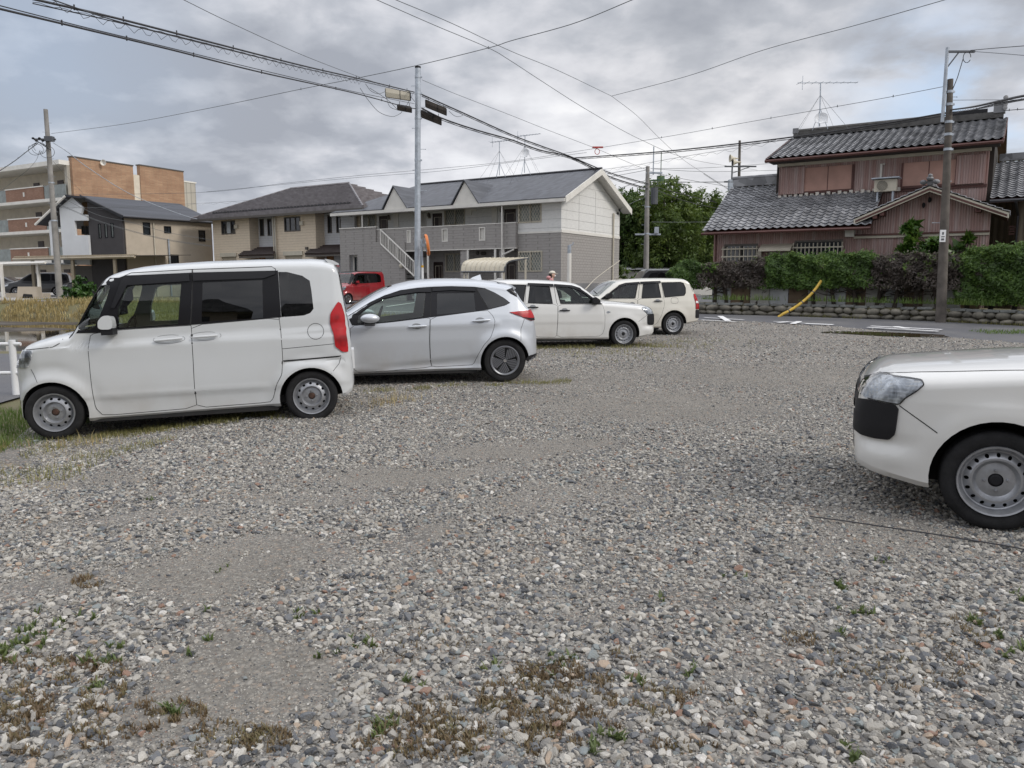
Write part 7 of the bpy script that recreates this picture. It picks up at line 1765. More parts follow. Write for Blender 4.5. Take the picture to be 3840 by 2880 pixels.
# yellow guy guard pole
gy = thing('guy_wire_guard', 'yellow plastic guy wire guard leaning up from the road edge into the hedge', 'guard', (*wp(wall_s(2920))[0], .3))
p0_ = at(2600 + 527 * .60282, 250 + 1552 * .60282, 28.3); p1_ = at(2600 + 640 * .60282, 250 + 1478 * .60282, 28.3); p2_ = at(2600 + 795 * .60282, 250 + 1332 * .60282, 28.6)
mid_ = at(2600 + 712 * .60282, 250 + 1474 * .60282, 28.4)
m_ = MB(); pts = []
for t in np.linspace(0, 1, 12): pts.append(p0_ * (1 - t) ** 2 + mid_ * 2 * t * (1 - t) + p2_ * t ** 2)
pts[0].z = g(pts[0].x, pts[0].y)
m_.tube(pts, .050, 10); m_.build('sleeve', M('dirty_yellow_plastic', (.55, .36, .05), .45, var=.3, vs_=3), gy)
m_ = MB()
for t in (2, 5, 8): m_.tube([pts[t], pts[t] + (pts[t + 1] - pts[t]) * .2], .054, 10)
m_.build('clip', MAT['steel_dk'], gy)
# ------------------------------------------------------------------ poles
def steps(m_, x, y, z0, z1, r, n, dx=(1, 0)):
    for k_ in range(n):
        z = z0 + (z1 - z0) * k_ / max(1, n - 1); s_ = 1 if k_ % 2 else -1; m_.tube([(x, y, z), (x + s_ * dx[0] * (r + .16), y + s_ * dx[1] * (r + .16), z)], .010, 4); m_.tube([(x + s_ * dx[0] * (r + .15), y, z - .0), (x + s_ * dx[0] * (r + .17), y, z + .0)], .020, 5)
CONC = M('weathered_concrete_pole', (.26, .25, .235), .9, var=.3, vs_=1.5, bump=.2)
def pole(name, label, u, u1, v0, v1, Y, r0, r1, mat, cat='utility pole', nst=8, bands=()):
    b = at(u, v0, Y); t_ = at(u1, v1, Y); z = g(b.x, Y); bx = t_.x
    p = thing(name, label, cat, (b.x, Y, z)); m_ = MB(); m_.tube([(b.x, Y, z - .2), ((b.x + bx) / 2, Y, (z + t_.z) / 2), (bx, Y, t_.z)], [r0, (r0 + r1) / 2, r1], 20); m_.build('shaft', mat, p, smooth=True, angle=50)
    m_ = MB(); steps(m_, bx, Y, z + (t_.z - z) * .42, z + (t_.z - z) * .93, r1, nst); m_.build('step_bolts', MAT['galv'], p)
    P0x = b.x
    for f in bands:
        zz = z + (t_.z - z) * f; rr = r0 + (r1 - r0) * f; b.x = P0x + (bx - P0x) * f; m_ = MB(); m_.tube([(b.x, Y, zz - .04), (b.x, Y, zz + .04)], rr + .012, 20); m_.box(b.x + rr, b.x + rr + .06, Y - .03, Y + .03, zz - .03, zz + .03); m_.build('band', MAT['galv'], p)
    return p, bx, z, t_.z
# centre steel pole
cpole, cx_, cz0, cz1 = pole('utility_pole', 'galvanised steel pole carrying the cable boxes, behind the silver hatchback', 1565, 1567, 1150, 256, 33.7, .135, .118, MAT['galv'], nst=7, bands=(.30, .63, .90, .80, .965))
m_ = MB(); m_.tube([(cx_, 33.7, cz1), (cx_, 33.7, cz1 + .07)], .125, 18); m_.build('cap', MAT['plastic'], cpole)
# left concrete pole
lpole, lx, lz0, lz1 = pole('utility_pole', 'tall grey concrete pole with a knot of cables, at the left by the carport', 225, 171, 1119, 410, 50, .20, .125, CONC, nst=12, bands=(.42, .62))
m_ = MB(); zz = at(180, 528, 50).z; lx += .25
m_.box(lx - 1.0, lx + .35, 49.75, 49.85, zz, zz + .1); m_.box(lx - .2, lx + .3, 49.5, 49.8, zz - .1, zz + .2); m_.tube([(lx - .9, 49.8, zz), (lx, 49.8, zz - .6)], .03, 5); m_.build('cross_arm', MAT['steel_dk'], lpole)
rr_ = random.Random(4)
for k_ in range(7):
    m_ = MB(); a = rr_.uniform(0, 6); cx2 = lx - rr_.uniform(.1, 1.0); cz2 = zz - rr_.uniform(-.3, .8); ra_ = rr_.uniform(.2, .5)
    m_.tube([(cx2 + ra_ * math.cos(t), 49.7, cz2 + ra_ * .8 * math.sin(t)) for t in np.linspace(a, a + rr_.uniform(3, 5.6), 14)], .016, 5, caps=True); m_.build('cable_loop', MAT['wire'], lpole)
for k_ in range(5):
    e_ = ell((0, 0, 0), (.09, .07, .07), 8, 6); m_ = MB(); c_ = Vector((lx - .2 - .2 * k_, 49.7, zz + .1 - .15 * (k_ % 2))); m_.add([tuple(c_ + Vector(p)) for p in e_.v], e_.f); m_.build('insulator', MAT['plastic'], lpole)
# right pole with steel extension
DARKP = M('brown_weathered_pole', (.105, .092, .08), .9, var=.45, vs_=2.2, bump=.4, bs=30)
rpole, rx_, rz0, rz1 = pole('utility_pole', 'brown weathered pole with a steel mast on top, standing before the hedge on the right', 3528, 3564, 1205, 297, 25.2, .165, .085, DARKP, nst=4, bands=(.72, .78, .83, .90, .95))
m_ = MB(); tx = rx_ - .16; zt2_ = at(3560, 178, 25.2).z; m_.tube([(tx, 25.2, rz1 - 1.3), (tx, 25.2, zt2_)], .052, 12); m_.build('steel_mast', MAT['galv'], rpole, smooth=True)
m_ = MB(); m_.box(tx, tx + .85, 25.15, 25.22, zt2_ - .16, zt2_ - .10); m_.tube([(tx + .02, 25.18, zt2_ - .6), (tx + .35, 25.18, zt2_ - .15)], .022, 5); m_.build('bracket_arm', MAT['steel_dk'], rpole)
m_ = MB(); q = Vector((tx + .62, 25.18, zt2_ - .3)); m_.tube([q + Vector((.12 * math.cos(t), 0, .16 * math.sin(t))) for t in np.linspace(0, 5.8, 14)], .012, 4); m_.tube([q + Vector((-.12, 0, -.05)), q + Vector((-.25, 0, -.6)), (rx_ + .05, 25.1, rz1 - .3)], .013, 4); m_.build('service_loop', MAT['cable'], rpole)
m_ = MB(); sg = at(3532, 868, 25.0); m_.box(rx_ - .09, rx_ + .09, 24.98, 25.02, sg.z - .33, sg.z + .05); m_.build('number_plate', MAT['white_metal'], rpole)
m_ = MB(); m_.box(rx_ - .05, rx_ + .04, 24.972, 24.98, sg.z - .28, sg.z - .22); m_.box(rx_ - .05, rx_ + .05, 24.972, 24.98, sg.z - .18, sg.z - .15); m_.box(rx_ - .03, rx_ + .02, 24.972, 24.98, sg.z - .10, sg.z - .02); m_.build('number_mark', MAT['steel_dk'], rpole)
# pole beyond the wagons
mpole, mx_, mz0, mz1 = pole('utility_pole', 'concrete pole with a thin rod on top, in front of the trees', 2424, 2429, 985, 624, 49, .19, .12, CONC, nst=8, bands=(.5, .7))
m_ = MB(); m_.tube([(mx_ + .35, 49, mz1 - .5), (mx_ + .35, 49, mz1 + 1.2)], .04, 6); m_.box(mx_ - .1, mx_ + .9, 48.9, 49, mz1 - .45, mz1 - .35)
m_.box(mx_ - .7, mx_ + .9, 48.9, 49, mz0 + 4.0, mz0 + 4.1); m_.box(mx_ + .5, mx_ + .75, 48.8, 49, mz0 + 4.1, mz0 + 4.5); m_.build('cross_arm', MAT['galv'], mpole)
m_ = MB(); m_.tube([(mx_ + .45, 49, mz0 + 5.9), (mx_ + .45, 49, mz0 + 6.9)], .22, 12); m_.build('transformer', MAT['steel_dk'], mpole)
# siren pole behind the red house
spole, sx_, sz0, sz1 = pole('siren_pole', 'dark pole with horn loudspeakers rising behind the lower roof of the red house', 2768, 2774, 1000, 527, 60, .16, .09, DARKP, 'loudspeaker pole', nst=2)
m_ = MB()
for vv in (625, 682): z = at(2770, vv, 60).z; m_.box(sx_ - 1.1, sx_ + 1.3, 59.85, 59.95, z - .05, z + .05)
m_.tube([(sx_ - .55, 59.8, at(0, 710, 60).z), (sx_ - .55, 59.8, at(0, 600, 60).z)], .06, 6); m_.tube([(sx_ - .5, 59.9, at(0, 650, 60).z), (sx_ + .9, 59.9, at(0, 625, 60).z)], .03, 5); m_.build('cross_arm', MAT['steel_dk'], spole)
for (uu, vv, sd) in ((2752, 594, -1), (2762, 608, -1)):
    c_ = at(uu, vv, 59.7); m_ = MB(); m_.lathe([(.04, .35), (.06, .15), (.16, -.1), (.30, -.3), (.28, -.3), (.10, -.1), (.02, .1)], 16, c_, 'x'); m_.build('horn_speaker', MAT['cream_metal'], spole, smooth=True)
m_ = MB(); c_ = at(2748, 690, 59.8); m_.box(c_.x - .35, c_.x + .35, 59.5, 59.9, c_.z - .5, c_.z + .3); m_.build('equipment_box', MAT['galv'], spole)
# floodlight tower
ft = at(2478, 660, 110); fl = thing('floodlight_tower', 'green tower with a long rack of floodlights above the trees', 'floodlight tower', (ft.x, 110, g(ft.x, 110))); GRN = M('green_tower_paint', (.05, .10, .05), .6)
m_ = MB(); m_.tube([(ft.x, 110, 0), (ft.x, 110, ft.z)], .55, 12); m_.tube([(ft.x, 110, ft.z), (ft.x, 110, ft.z + 3.2)], .06, 5); m_.build('column', GRN, fl)
m_ = MB(); a_ = at(2435, 677, 110); b_ = at(2545, 672, 110)
for dz in (0, -1.6): m_.tube([a_ + Vector((0, 0, dz)), b_ + Vector((0, 0, dz))], .12, 5)
m_.build('rack', GRN, fl)
m_ = MB()
for k_ in range(14): p = a_.lerp(b_, k_ / 13); m_.box(p.x - .18, p.x + .18, 109.4, 109.8, p.z - .9 - .5 * (k_ % 2), p.z - .2 - .5 * (k_ % 2))
m_.build('lamp_heads', MAT['steel_dk'], fl)
# ------------------------------------------------------------------ cables
def plane_pts(px_, Y0, Y1):
    a = at(*px_[0], Y0); b = at(*px_[-1], Y1); r = []
    for (u, v) in px_:
        d = ray(u, v); ex, ey = b.x - a.x, b.y - a.y; den = ex * d.y - ey * d.x
        t_ = (d.x * a.y - d.y * a.x) / (den if abs(den) > 1e-9 else 1e-9); t_ = t_
        X = a.x + ex * t_; Yy = a.y + ey * t_; k_ = Yy / d.y; r.append(Vector((X, Yy, EYE + d.z * k_)))
    return r
def catmull(P, n=10):
    if len(P) < 3: return P
    Q = []
    for i in range(len(P) - 1):
        p0 = P[max(0, i - 1)]; p1 = P[i]; p2 = P[i + 1]; p3 = P[min(len(P) - 1, i + 2)]
        if i == 0: p0 = p1 * 2 - p2
        if i == len(P) - 2: p3 = p2 * 2 - p1
        for k_ in range(n):
            t = k_ / n; Q.append(((p1 * 2) + (p2 - p0) * t + (p0 * 2 - p1 * 5 + p2 * 4 - p3) * t * t + (p1 * 3 - p0 - p2 * 3 + p3) * t ** 3) * .5)
    return Q + [P[-1]]
def cable(label, px_, Y0, Y1, r=.011, lash=0, mat='cable', beads=0, group=None, n=12):
    P = catmull(plane_pts(px_, Y0, Y1), n); c_ = thing('overhead_cable', label, 'cable', tuple(P[0]), group)
    m_ = MB(); m_.tube(P, r, 6); m_.build('conductor', MAT[mat], c_)
    if lash:
        L = [0]
        for a, b in zip(P[:-1], P[1:]): L.append(L[-1] + (b - a).length)
        tot = L[-1]; N_ = int(tot / (lash * .28)); S = []
        for k_ in range(N_ + 1):
            s_ = tot * k_ / N_; i = min(len(P) - 2, max(j for j in range(len(L)) if L[j] <= s_ + 1e-6)); t_ = (s_ - L[i]) / max(1e-6, L[i + 1] - L[i]); q = P[i].lerp(P[i + 1], t_)
            S.append(q + Vector((0, 0, -(r + (.03 if r > .012 else .065)) + (.014 if r > .012 else .065) * math.sin(s_ / lash * 6.283)))) 
        m_ = MB(); m_.tube(S, max(.005, r * .22), 4); m_.tube([q - Vector((0, 0, r + .05)) for q in P] if r > .012 else P[:2], max(.006, r * .45), 5); m_.build('messenger_wire', MAT[mat], c_)
    if beads:
        m_ = MB(); tot = len(P)
        for k_ in range(1, beads): q = P[int(tot * k_ / beads)]; m_.tube([q - Vector((0, 0, .03)), q + Vector((0, 0, r + .04))], .014, 5)
        m_.build('clamps', MAT[mat], c_)
    return c_
wl = lambda *P: [(a * .86799, b * .86799) for a, b in P]
wr = lambda *P: [(1920 + a * .86799, b * .86799) for a, b in P]
r4 = lambda *P: [(a * .42204, 500 + b * .42204) for a, b in P]
r5 = lambda *P: [(750 + a * .40687, 550 + b * .40687) for a, b in P]
cpx = lambda *P: [(1350 + a * .20344, 200 + b * .20344) for a, b in P]
rp = lambda *P: [(3300 + a * .36169, 100 + b * .36169) for a, b in P]
r7 = lambda *P: [(2250 + a * .45198, 500 + b * .45198) for a, b in P]
cable('upper thick cable bundle running from the top left corner to the centre pole', wl((140, -5), (500, 78), (900, 180), (1300, 282), (1560, 342), (1790, 398)), 13, 33.5, .021, lash=.55, beads=9)
cable('second strand hung just under the upper bundle at top left', wl((215, -5), (520, 95), (900, 190), (1300, 292), (1560, 350)), 13.2, 30.5, .011, lash=.5)
cable('lower thick cable from the left edge to the centre pole', wl((-10, 36), (360, 124), (740, 215), (1130, 313), (1530, 402), (1730, 456), (1795, 470)), 12, 33.5, .018, beads=8)
cable('thin wire just above the lower thick cable at the left', wl((-10, 22), (360, 116), (740, 208), (1130, 303), (1530, 396), (1790, 448)), 12, 33.6, .009)
cable('thick bundle dropping right from the centre pole over the grey apartment roof', wl((1822, 408), (2010, 492), (2212, 583)) + wr((130, 632), (250, 675), (420, 745), (590, 795)), 33.7, 48.6, .028, lash=.7)
cable('heavier lower bundle dropping right from the centre pole to the pole by the trees', wl((1822, 468), (1920, 515), (2060, 562), (2212, 605)) + wr((120, 648), (260, 682), (420, 762), (585, 815)), 33.7, 48.6, .032, lash=.8)
cable('sagging cable bundle from above the apartment gable to the brown pole on the right', wr((270, 682), (480, 668), (700, 650), (1000, 618), (1300, 580), (1600, 535), (1875, 488)), 41, 25.3, .028, lash=.6)
cable('looping spiral wire below the sagging bundle left of the red house', r7((20, 300), (300, 262), (620, 205), (950, 150), (1200, 110), (1460, 55)), 43, 31, .008, lash=.9, mat='wire')
cable('thick bundle leaving the brown pole to the right edge', rp((740, 862), (960, 832), (1200, 780), (1400, 735), (1520, 712)), 25.1, 15, .026, lash=.5)
cable('lighter strand under the thick bundle at the right edge', rp((740, 905), (960, 862), (1200, 800), (1520, 745)), 25.1, 15.2, .014)
cable('dark wire behind the ridge end of the red house at the right edge', rp((1190, 878), (1340, 866), (1520, 852)), 34, 28, .016, beads=4)
cable('high wire crossing the whole sky from the left pole to the top edge', wl((222, 577), (540, 535), (900, 468), (1300, 385), (1530, 340), (1800, 283), (2110, 207)) + wr((0, 175), (270, 100), (530, -5)), 50, 22, .011, mat='wire', beads=3)
cable('thin wire from the top edge down to the upper bundle left of the centre pole', wl((785, -5), (1000, 100), (1300, 235), (1560, 335), (1680, 372)), 18, 32, .008, mat='wire')
cable('wire from the top edge crossing another high wire then down to the siren pole', wl((1618, -5), (1880, 110), (2110, 207), (2205, 262)) + wr((120, 345), (330, 478), (560, 605), (780, 690), (1060, 735)), 20, 60, .009, mat='wire')
cable('upper of the two wires entering at the top centre, joining a diagonal wire', wl((1700, -5), (1950, 100), (2205, 220)) + wr((200, 305), (430, 415)), 20, 36, .009, mat='wire')
cable('wire falling steeply from the high junction towards the siren pole', wr((430, 415), (540, 500), (640, 600), (740, 690), (830, 750)), 36, 58, .009, mat='wire')
cable('long wire climbing from the high junction to the top right edge', wr((430, 415), (760, 328), (1090, 215), (1500, 105), (1885, -5)), 36, 22, .010, mat='wire')
cable('thin wire from the top of the centre pole descending right', cpx((1140, 487), (1500, 640), (1870, 790)) + wl((2212, 500)) + wr((150, 560), (360, 640)), 33.7, 40, .009, mat='wire')
cable('continuation wire right of the red marker ring', wr((360, 640), (560, 725), (760, 800)), 40, 56, .009, mat='wire')
cable('wire with a red ring marker running up to the mast of the brown pole', wr((365, 641), (700, 585), (950, 540), (1300, 478), (1600, 425), (1870, 373)), 40, 25.2, .009, mat='wire', beads=6)
cable('long low wire from the left pole across the terrace roof to the red ring', [(202, 730)] + r5((0, 422), (800, 335), (1500, 262), (2212, 200)) + [(1920, 604), (2237, 556)], 50, 40, .009, mat='wire')
cable('twin of the long low wire, hanging just beneath it', r5((60, 416), (800, 345), (1500, 280), (2212, 225)) + [(1950, 604), (2200, 572)], 50.5, 40.5, .009, mat='wire')
cable('spiral lashed wire from the left pole over the dark house roof', r4((500, 655), (1050, 658), (1650, 628), (2014, 608)) + r5((520, 492)), 50, 57, .009, lash=.9, mat='wire')
cable('service drop from the left pole down across the dark house roof', r4((470, 82), (600, 165), (760, 290), (1050, 480), (1290, 600), (1650, 735), (1830, 775)), 50, 58, .022, mat='galv', beads=5)
cable('wire from the left pole past the narrow windows to the terrace corner', r4((490, 540), (860, 722), (1160, 790), (1500, 882), (1890, 950)), 50, 55, .012, mat='wire')
cable('lowest lashed wire from the left pole across the beige wall', r4((500, 618), (860, 770), (1160, 862), (1500, 945), (1880, 1000)), 50, 55, .014, lash=.8, mat='wire')
cable('twin strand cable from the left pole out of the left edge', r4((335, 90), (240, 160), (130, 245), (-20, 345)), 50, 44, .022, beads=7)
cable('drop wire looping down left of the left pole', r4((350, 160), (320, 240), (240, 330), (150, 400), (0, 520)), 50, 60, .010, mat='wire')
cable('thin drop from the left pole to the brick block corner', r4((470, 245), (580, 370), (750, 545)), 50, 70, .010, mat='wire')
cable('short wire from the mast bracket to the top right edge', rp((940, 245), (1200, 222), (1520, 197)), 25.2, 22, .011)
cable('slack wire under the mast bracket wire at the right edge', rp((950, 256), (1200, 274), (1520, 300)), 25.2, 22, .009, mat='wire')
cable('thin level wire from the brown pole to the right edge', rp((760, 762), (1100, 759), (1520, 760)), 25.2, 20, .008, mat='wire')
for i, (q, Yb) in enumerate((((420, 292, 900, 285, 1485, 245), 60), ((450, 296, 900, 318, 1485, 306), 60), ((650, 402, 1000, 408, 1485, 402), 60), ((640, 408, 1000, 400, 1485, 393), 60))):
    cable(['upper far wire between the pole by the trees and the red house', 'second far wire between the pole by the trees and the red house', 'third far wire, level with the floodlight rack', 'fourth far wire, just over the third by the floodlight rack'][i], r7((q[0], q[1]), (q[2], q[3]), (q[4], q[5])), 49, Yb, .014, mat='wire')
for i, q in enumerate((((440, 325), (700, 380), (1080, 445)), ((420, 430), (700, 510), (970, 575)), ((430, 455), (700, 560), (960, 620)), ((430, 735), (650, 737), (900, 735)), ((160, 630), (280, 570), (380, 530)), ((860, 330), (960, 395), (1080, 470)))):
    cable(['sloping wire right of the pole by the trees, ending at the siren pole', 'bundle sloping from the pole by the trees over the tree tops', 'lower bundle sloping across the tree crowns', 'level wire crossing in front of the tree crowns', 'service wire from the apartment gable to the pole by the trees', 'ladder like double wire left of the siren pole'][i], r7(*q), 49 if i != 4 else 47, (58 if i != 4 else 49), .014 if i not in (1, 2) else .02, lash=.8 if i == 5 else 0, mat='wire' if i not in (1, 2) else 'cable')
for i, q in enumerate((((200, 60), (310, 30)), ((-10, 360), (120, 325), (380, 285)), ((20, 372), (200, 340), (385, 305)), ((150, 462), (270, 420), (385, 390)))): 
    if i: cable(['', 'wire from behind the gable peak to the pole by the trees', 'second wire from behind the gable peak to the pole by the trees', 'lowest wire from behind the gable to the pole by the trees'][i], r7(*q), 52, 49, .014, mat='wire')
# droopy jumpers near the centre pole
for i, (q, Y0, Y1) in enumerate(((((0, 640), (150, 860), (350, 1080), (590, 1165), (740, 1110), (775, 1065)), 31.5, 33), (((100, 560), (200, 690), (340, 745), (465, 705)), 31.5, 32.6), (((180, 640), (400, 780), (560, 900), (700, 1050)), 31.5, 32.6), (((460, 700), (500, 870), (560, 990), (700, 1050)), 32.6, 32.8), (((1640, 1065), (1740, 1150), (1830, 1165), (1930, 1125)), 34.5, 35), (((930, 790), (1010, 890)), 33, 33.5), (((860, 960), (970, 760)), 33, 33.3))):
    cable(['long slack loop hanging below the cables left of the centre pole', 'short jumper curling into the cream cable box', 'jumper running down to the small dark box left of the pole', 'jumper from the cream box to the small dark box', 'jumper curling out of the upper dark box right of the pole', 'short stay right beside the centre pole', 'stay crossing under the cream cable box'][i], cpx(*q), Y0, Y1, .010, mat='wire')
# cable boxes
def closure(label, q, Y, col, h_, dep=.25, name='cable_box'):
    a = at(*cpx(q[0])[0], Y); b = at(*cpx(q[1])[0], Y); d = (b - a).normalized(); up = Vector((0, 0, 1)); n_ = Vector((0, 1, 0)) * dep / 2
    t_ = thing(name, label, 'cable box', tuple((a + b) / 2)); m_ = MB(); P = []
    pr = chaikin([(-.0, -h_), (1, -h_), (1, 0), (0, 0)], 0)
    c4 = [(-dep / 2, -h_ * .5), (-dep / 2 * .7, -h_), (dep / 2 * .7, -h_), (dep / 2, -h_ * .5), (dep / 2 * .9, 0), (-dep / 2 * .9, 0)]
    m_.prism([a + Vector((0, y, z)) for y, z in c4], [b + Vector((0, y, z)) for y, z in c4]); m_.build('shell', col, t_)
    m_ = MB(); m_.prism([a - d * .03 + Vector((0, y * .85, z * .9 - .02)) for y, z in c4], [a - d * .001 + Vector((0, y * .85, z * .9 - .02)) for y, z in c4]); m_.prism([b + d * .001 + Vector((0, y * .85, z * .9 - .02)) for y, z in c4], [b + d * .03 + Vector((0, y * .85, z * .9 - .02)) for y, z in c4])
    m = a.lerp(b, .6); m_.prism([m - d * .012 + Vector((0, y * 1.04, z * 1.02)) for y, z in c4], [m + d * .012 + Vector((0, y * 1.04, z * 1.02)) for y, z in c4]); m_.build('end_seal', MAT['plastic'], t_)
    for f in (.12, .88): m_ = MB(); p = a.lerp(b, f); m_.tube([p, p + Vector((0, 0, .14))], .012, 4); m_.build('hanger', MAT['steel_dk'], t_)
OB = M('weathered_dark_box', (.045, .036, .03), .8, var=.4, vs_=5)
closure('cream cable box hanging left of the centre pole', ((480, 650), (920, 715)), 33.0, MAT['cream_metal'], .34)
closure('small dark cable box just left of the centre pole', ((700, 945), (940, 990)), 33.2, OB, .22)
closure('upper dark cable box right of the centre pole', ((1215, 860), (1585, 1010)), 34.2, OB, .30)
closure('lower dark cable box right of the centre pole', ((1135, 1050), (1490, 1190)), 34.4, OB, .30)
m_ = MB(); q = at(1920 + 368 * .868, 655 * .868, 40); m_.tube([q + Vector((.12 * math.cos(t), 0, .14 * math.sin(t))) for t in np.linspace(0, 6.2, 14)], .018, 5); m_.box(q.x - .25, q.x + .3, 39.97, 40.03, q.z + .17, q.z + .25); tag(m_.build('cable_marker', M('red_marker', (.45, .05, .04), .5)), 'small red ring marker where thin wires meet above the apartment gable', 'marker')
# ------------------------------------------------------------------ street objects
# round traffic mirror, seen almost edge-on
mm_t = at(1601, 919, 33.0); mr = thing('traffic_mirror', 'round orange rimmed traffic mirror on a post beside the centre pole', 'mirror', (mm_t.x - .25, 33.1, g(mm_t.x, 33)))
m_ = MB(); m_.tube([(mm_t.x - .22, 33.1, mr.location.z), (mm_t.x - .22, 33.1, mm_t.z + .25)], .045, 10); m_.build('post', MAT['galv'], mr)
m_ = MB()
for k_, (vv0, vv1) in enumerate(((995, 1003), (1048, 1056))): z1 = at(1583, vv0, 33).z; z0 = at(1583, vv1, 33).z; m_.tube([(mm_t.x - .22, 33.1, z0), (mm_t.x - .22, 33.1, z1)], .055, 10)
m_.build('yellow_band', M('yellow_tape', (.6, .33, .02), .5), mr)
m_ = MB(); m_.tube([(mm_t.x - .22, 33.1, at(1583, 1048, 33).z), (mm_t.x - .22, 33.1, at(1583, 1003, 33).z)], .052, 10); m_.build('white_sleeve', MAT['white_metal'], mr)
rot = Matrix.Rotation(R(-80), 3, 'Z') @ Matrix.Rotation(R(8), 3, 'X')
m_ = MB(); m_.lathe([(.001, -.10), (.15, -.09), (.30, -.055), (.40, 0), (.40, .02), (.001, .02)], 32, (0, 0, 0), 'y'); m_.v = [tuple(mm_t + rot @ Vector(p)) for p in m_.v]; m_.build('glass', MAT['chrome'], mr, smooth=True)
m_ = MB(); m_.lathe([(.395, -.05), (.455, -.04), (.46, .03), (.42, .07), (.38, .07), (.395, .03)], 32, (0, 0, 0), 'y'); m_.v = [tuple(mm_t + rot @ Vector(p)) for p in m_.v]; m_.build('rim', M('orange_rim', (.62, .19, .05), .45, var=.15), mr, smooth=True)
m_ = MB(); m_.box(mm_t.x - .3, mm_t.x - .02, 33.05, 33.15, mm_t.z - .06, mm_t.z + .06); m_.build('bracket', MAT['galv'], mr)
# bicycle shelter
sY = 38.5; a_ = at(1550 + 885 * .20344, 850 + 825 * .20344, sY); b_ = at(1550 + 1690 * .20344, 850 + 825 * .20344, sY)
sh = thing('bicycle_shelter', 'low bicycle shelter with a curved ribbed cream roof in front of the grey apartment', 'shelter', ((a_.x + b_.x) / 2, sY, g(b_.x, sY)))
d = Vector((math.cos(R(-8)), math.sin(R(-8)), 0)); Ls = (b_ - a_).length; nb_ = Vector((.62, .78, 0)).normalized(); zt0 = a_.z
prof = [(0, 0), (.03, .22), (.14, .40), (.32, .50), (.6, .56), (1.1, .62), (1.9, .70)]
m_ = MB(); V = []; o0 = Vector((a_.x, sY, zt0))
for s_ in np.linspace(0, Ls, 46):
    for (q, h_) in prof: V.append(tuple(o0 + d * float(s_) + nb_ * q + Vector((0, 0, h_ + .012 * math.cos(s_ / Ls * 9 * 2 * math.pi * 1.0)))))
n_ = len(prof); m_.add(V, [(i * n_ + j, (i + 1) * n_ + j, (i + 1) * n_ + j + 1, i * n_ + j + 1) for i in range(45) for j in range(n_ - 1)]); m_.build('roof', MAT['cream_metal'], sh, smooth=True)
m_ = MB()
for k_ in range(10): m_.tube([o0 + d * (Ls * k_ / 9) + nb_ * q + Vector((0, 0, h_ + .02)) for q, h_ in prof], .018, 4)
m_.build('roof_ribs', MAT['cream_metal'], sh)
m_ = MB(); m_.tube([o0 + d * Ls + nb_ * q + Vector((0, 0, h_ - .03)) for q, h_ in prof], .04, 5); m_.tube([o0 - Vector((0, 0, .02)), o0 + d * Ls - Vector((0, 0, .02))], .04, 5); m_.build('edge_gutter', MAT['steel_dk'], sh)
for f in (.03, .10, .95): p = o0 + d * (Ls * f) + nb_ * .12; m_ = MB(); m_.box(p.x - .04, p.x + .04, p.y - .04, p.y + .04, g(p.x, p.y) - .1, zt0 + .35); m_.build('post', MAT['cream_metal'], sh)
p = o0 + d * Ls + nb_ * 1.7; m_ = MB(); m_.box(p.x - .05, p.x + .05, p.y - .05, p.y + .05, g(p.x, p.y) - .1, zt0 + .66); m_.build('post', MAT['cream_metal'], sh)
# bicycle
bp = at(1550 + 1170 * .20344, 1060, 39.3); bz = g(bp.x, 39.3) + .01; bc = thing('bicycle', 'grey bicycle parked under the ribbed shelter', 'bicycle', (bp.x, 39.3, bz))
for dx in (-.5, .5):
    m_ = MB(); m_.tube([(bp.x + dx * .45 + .1, 39.3 + dx + .32 * math.cos(t) , bz + .34 + .32 * math.sin(t)) for t in np.linspace(0, 6.283, 20)], .018, 5); 
    for k_ in range(8): t = 6.283 * k_ / 8; m_.tube([(bp.x + dx * .45 + .1, 39.3 + dx, bz + .34), (bp.x + dx * .45 + .1, 39.3 + dx + .32 * math.cos(t), bz + .34 + .32 * math.sin(t))], .004, 3)
    m_.build('wheel', MAT['rubber'], bc)
c1 = Vector((bp.x - .125, 38.8, bz + .34)); c2 = Vector((bp.x + .325, 39.8, bz + .34)); cr_ = Vector((bp.x + .1, 39.35, bz + .28)); sd_ = Vector((bp.x + .12, 39.5, bz + .85)); hd = Vector((bp.x - .05, 38.95, bz + .85))
m_ = MB(); [m_.tube(q, .018, 6) for q in ([c1, hd, hd + Vector((0, 0, .2))], [hd, cr_, sd_], [cr_, c2, sd_])]; m_.build('frame', MAT['galv'], bc)
m_ = MB(); e_ = ell(tuple(sd_ + Vector((0, 0, .06))), (.08, .13, .04), 8, 6); m_.add(e_.v, e_.f); m_.build('saddle', MAT['plastic'], bc); m_ = MB(); m_.tube([hd + Vector((-.28, .1, .22)), hd + Vector((0, 0, .2)), hd + Vector((.28, .1, .22))], .015, 5); m_.build('handlebar', MAT['chrome'], bc)
m_ = MB(); m_.box(bp.x - .25, bp.x + .12, 38.55, 38.85, bz + .75, bz + 1.0); m_.build('basket', MAT['steel_dk'], bc)
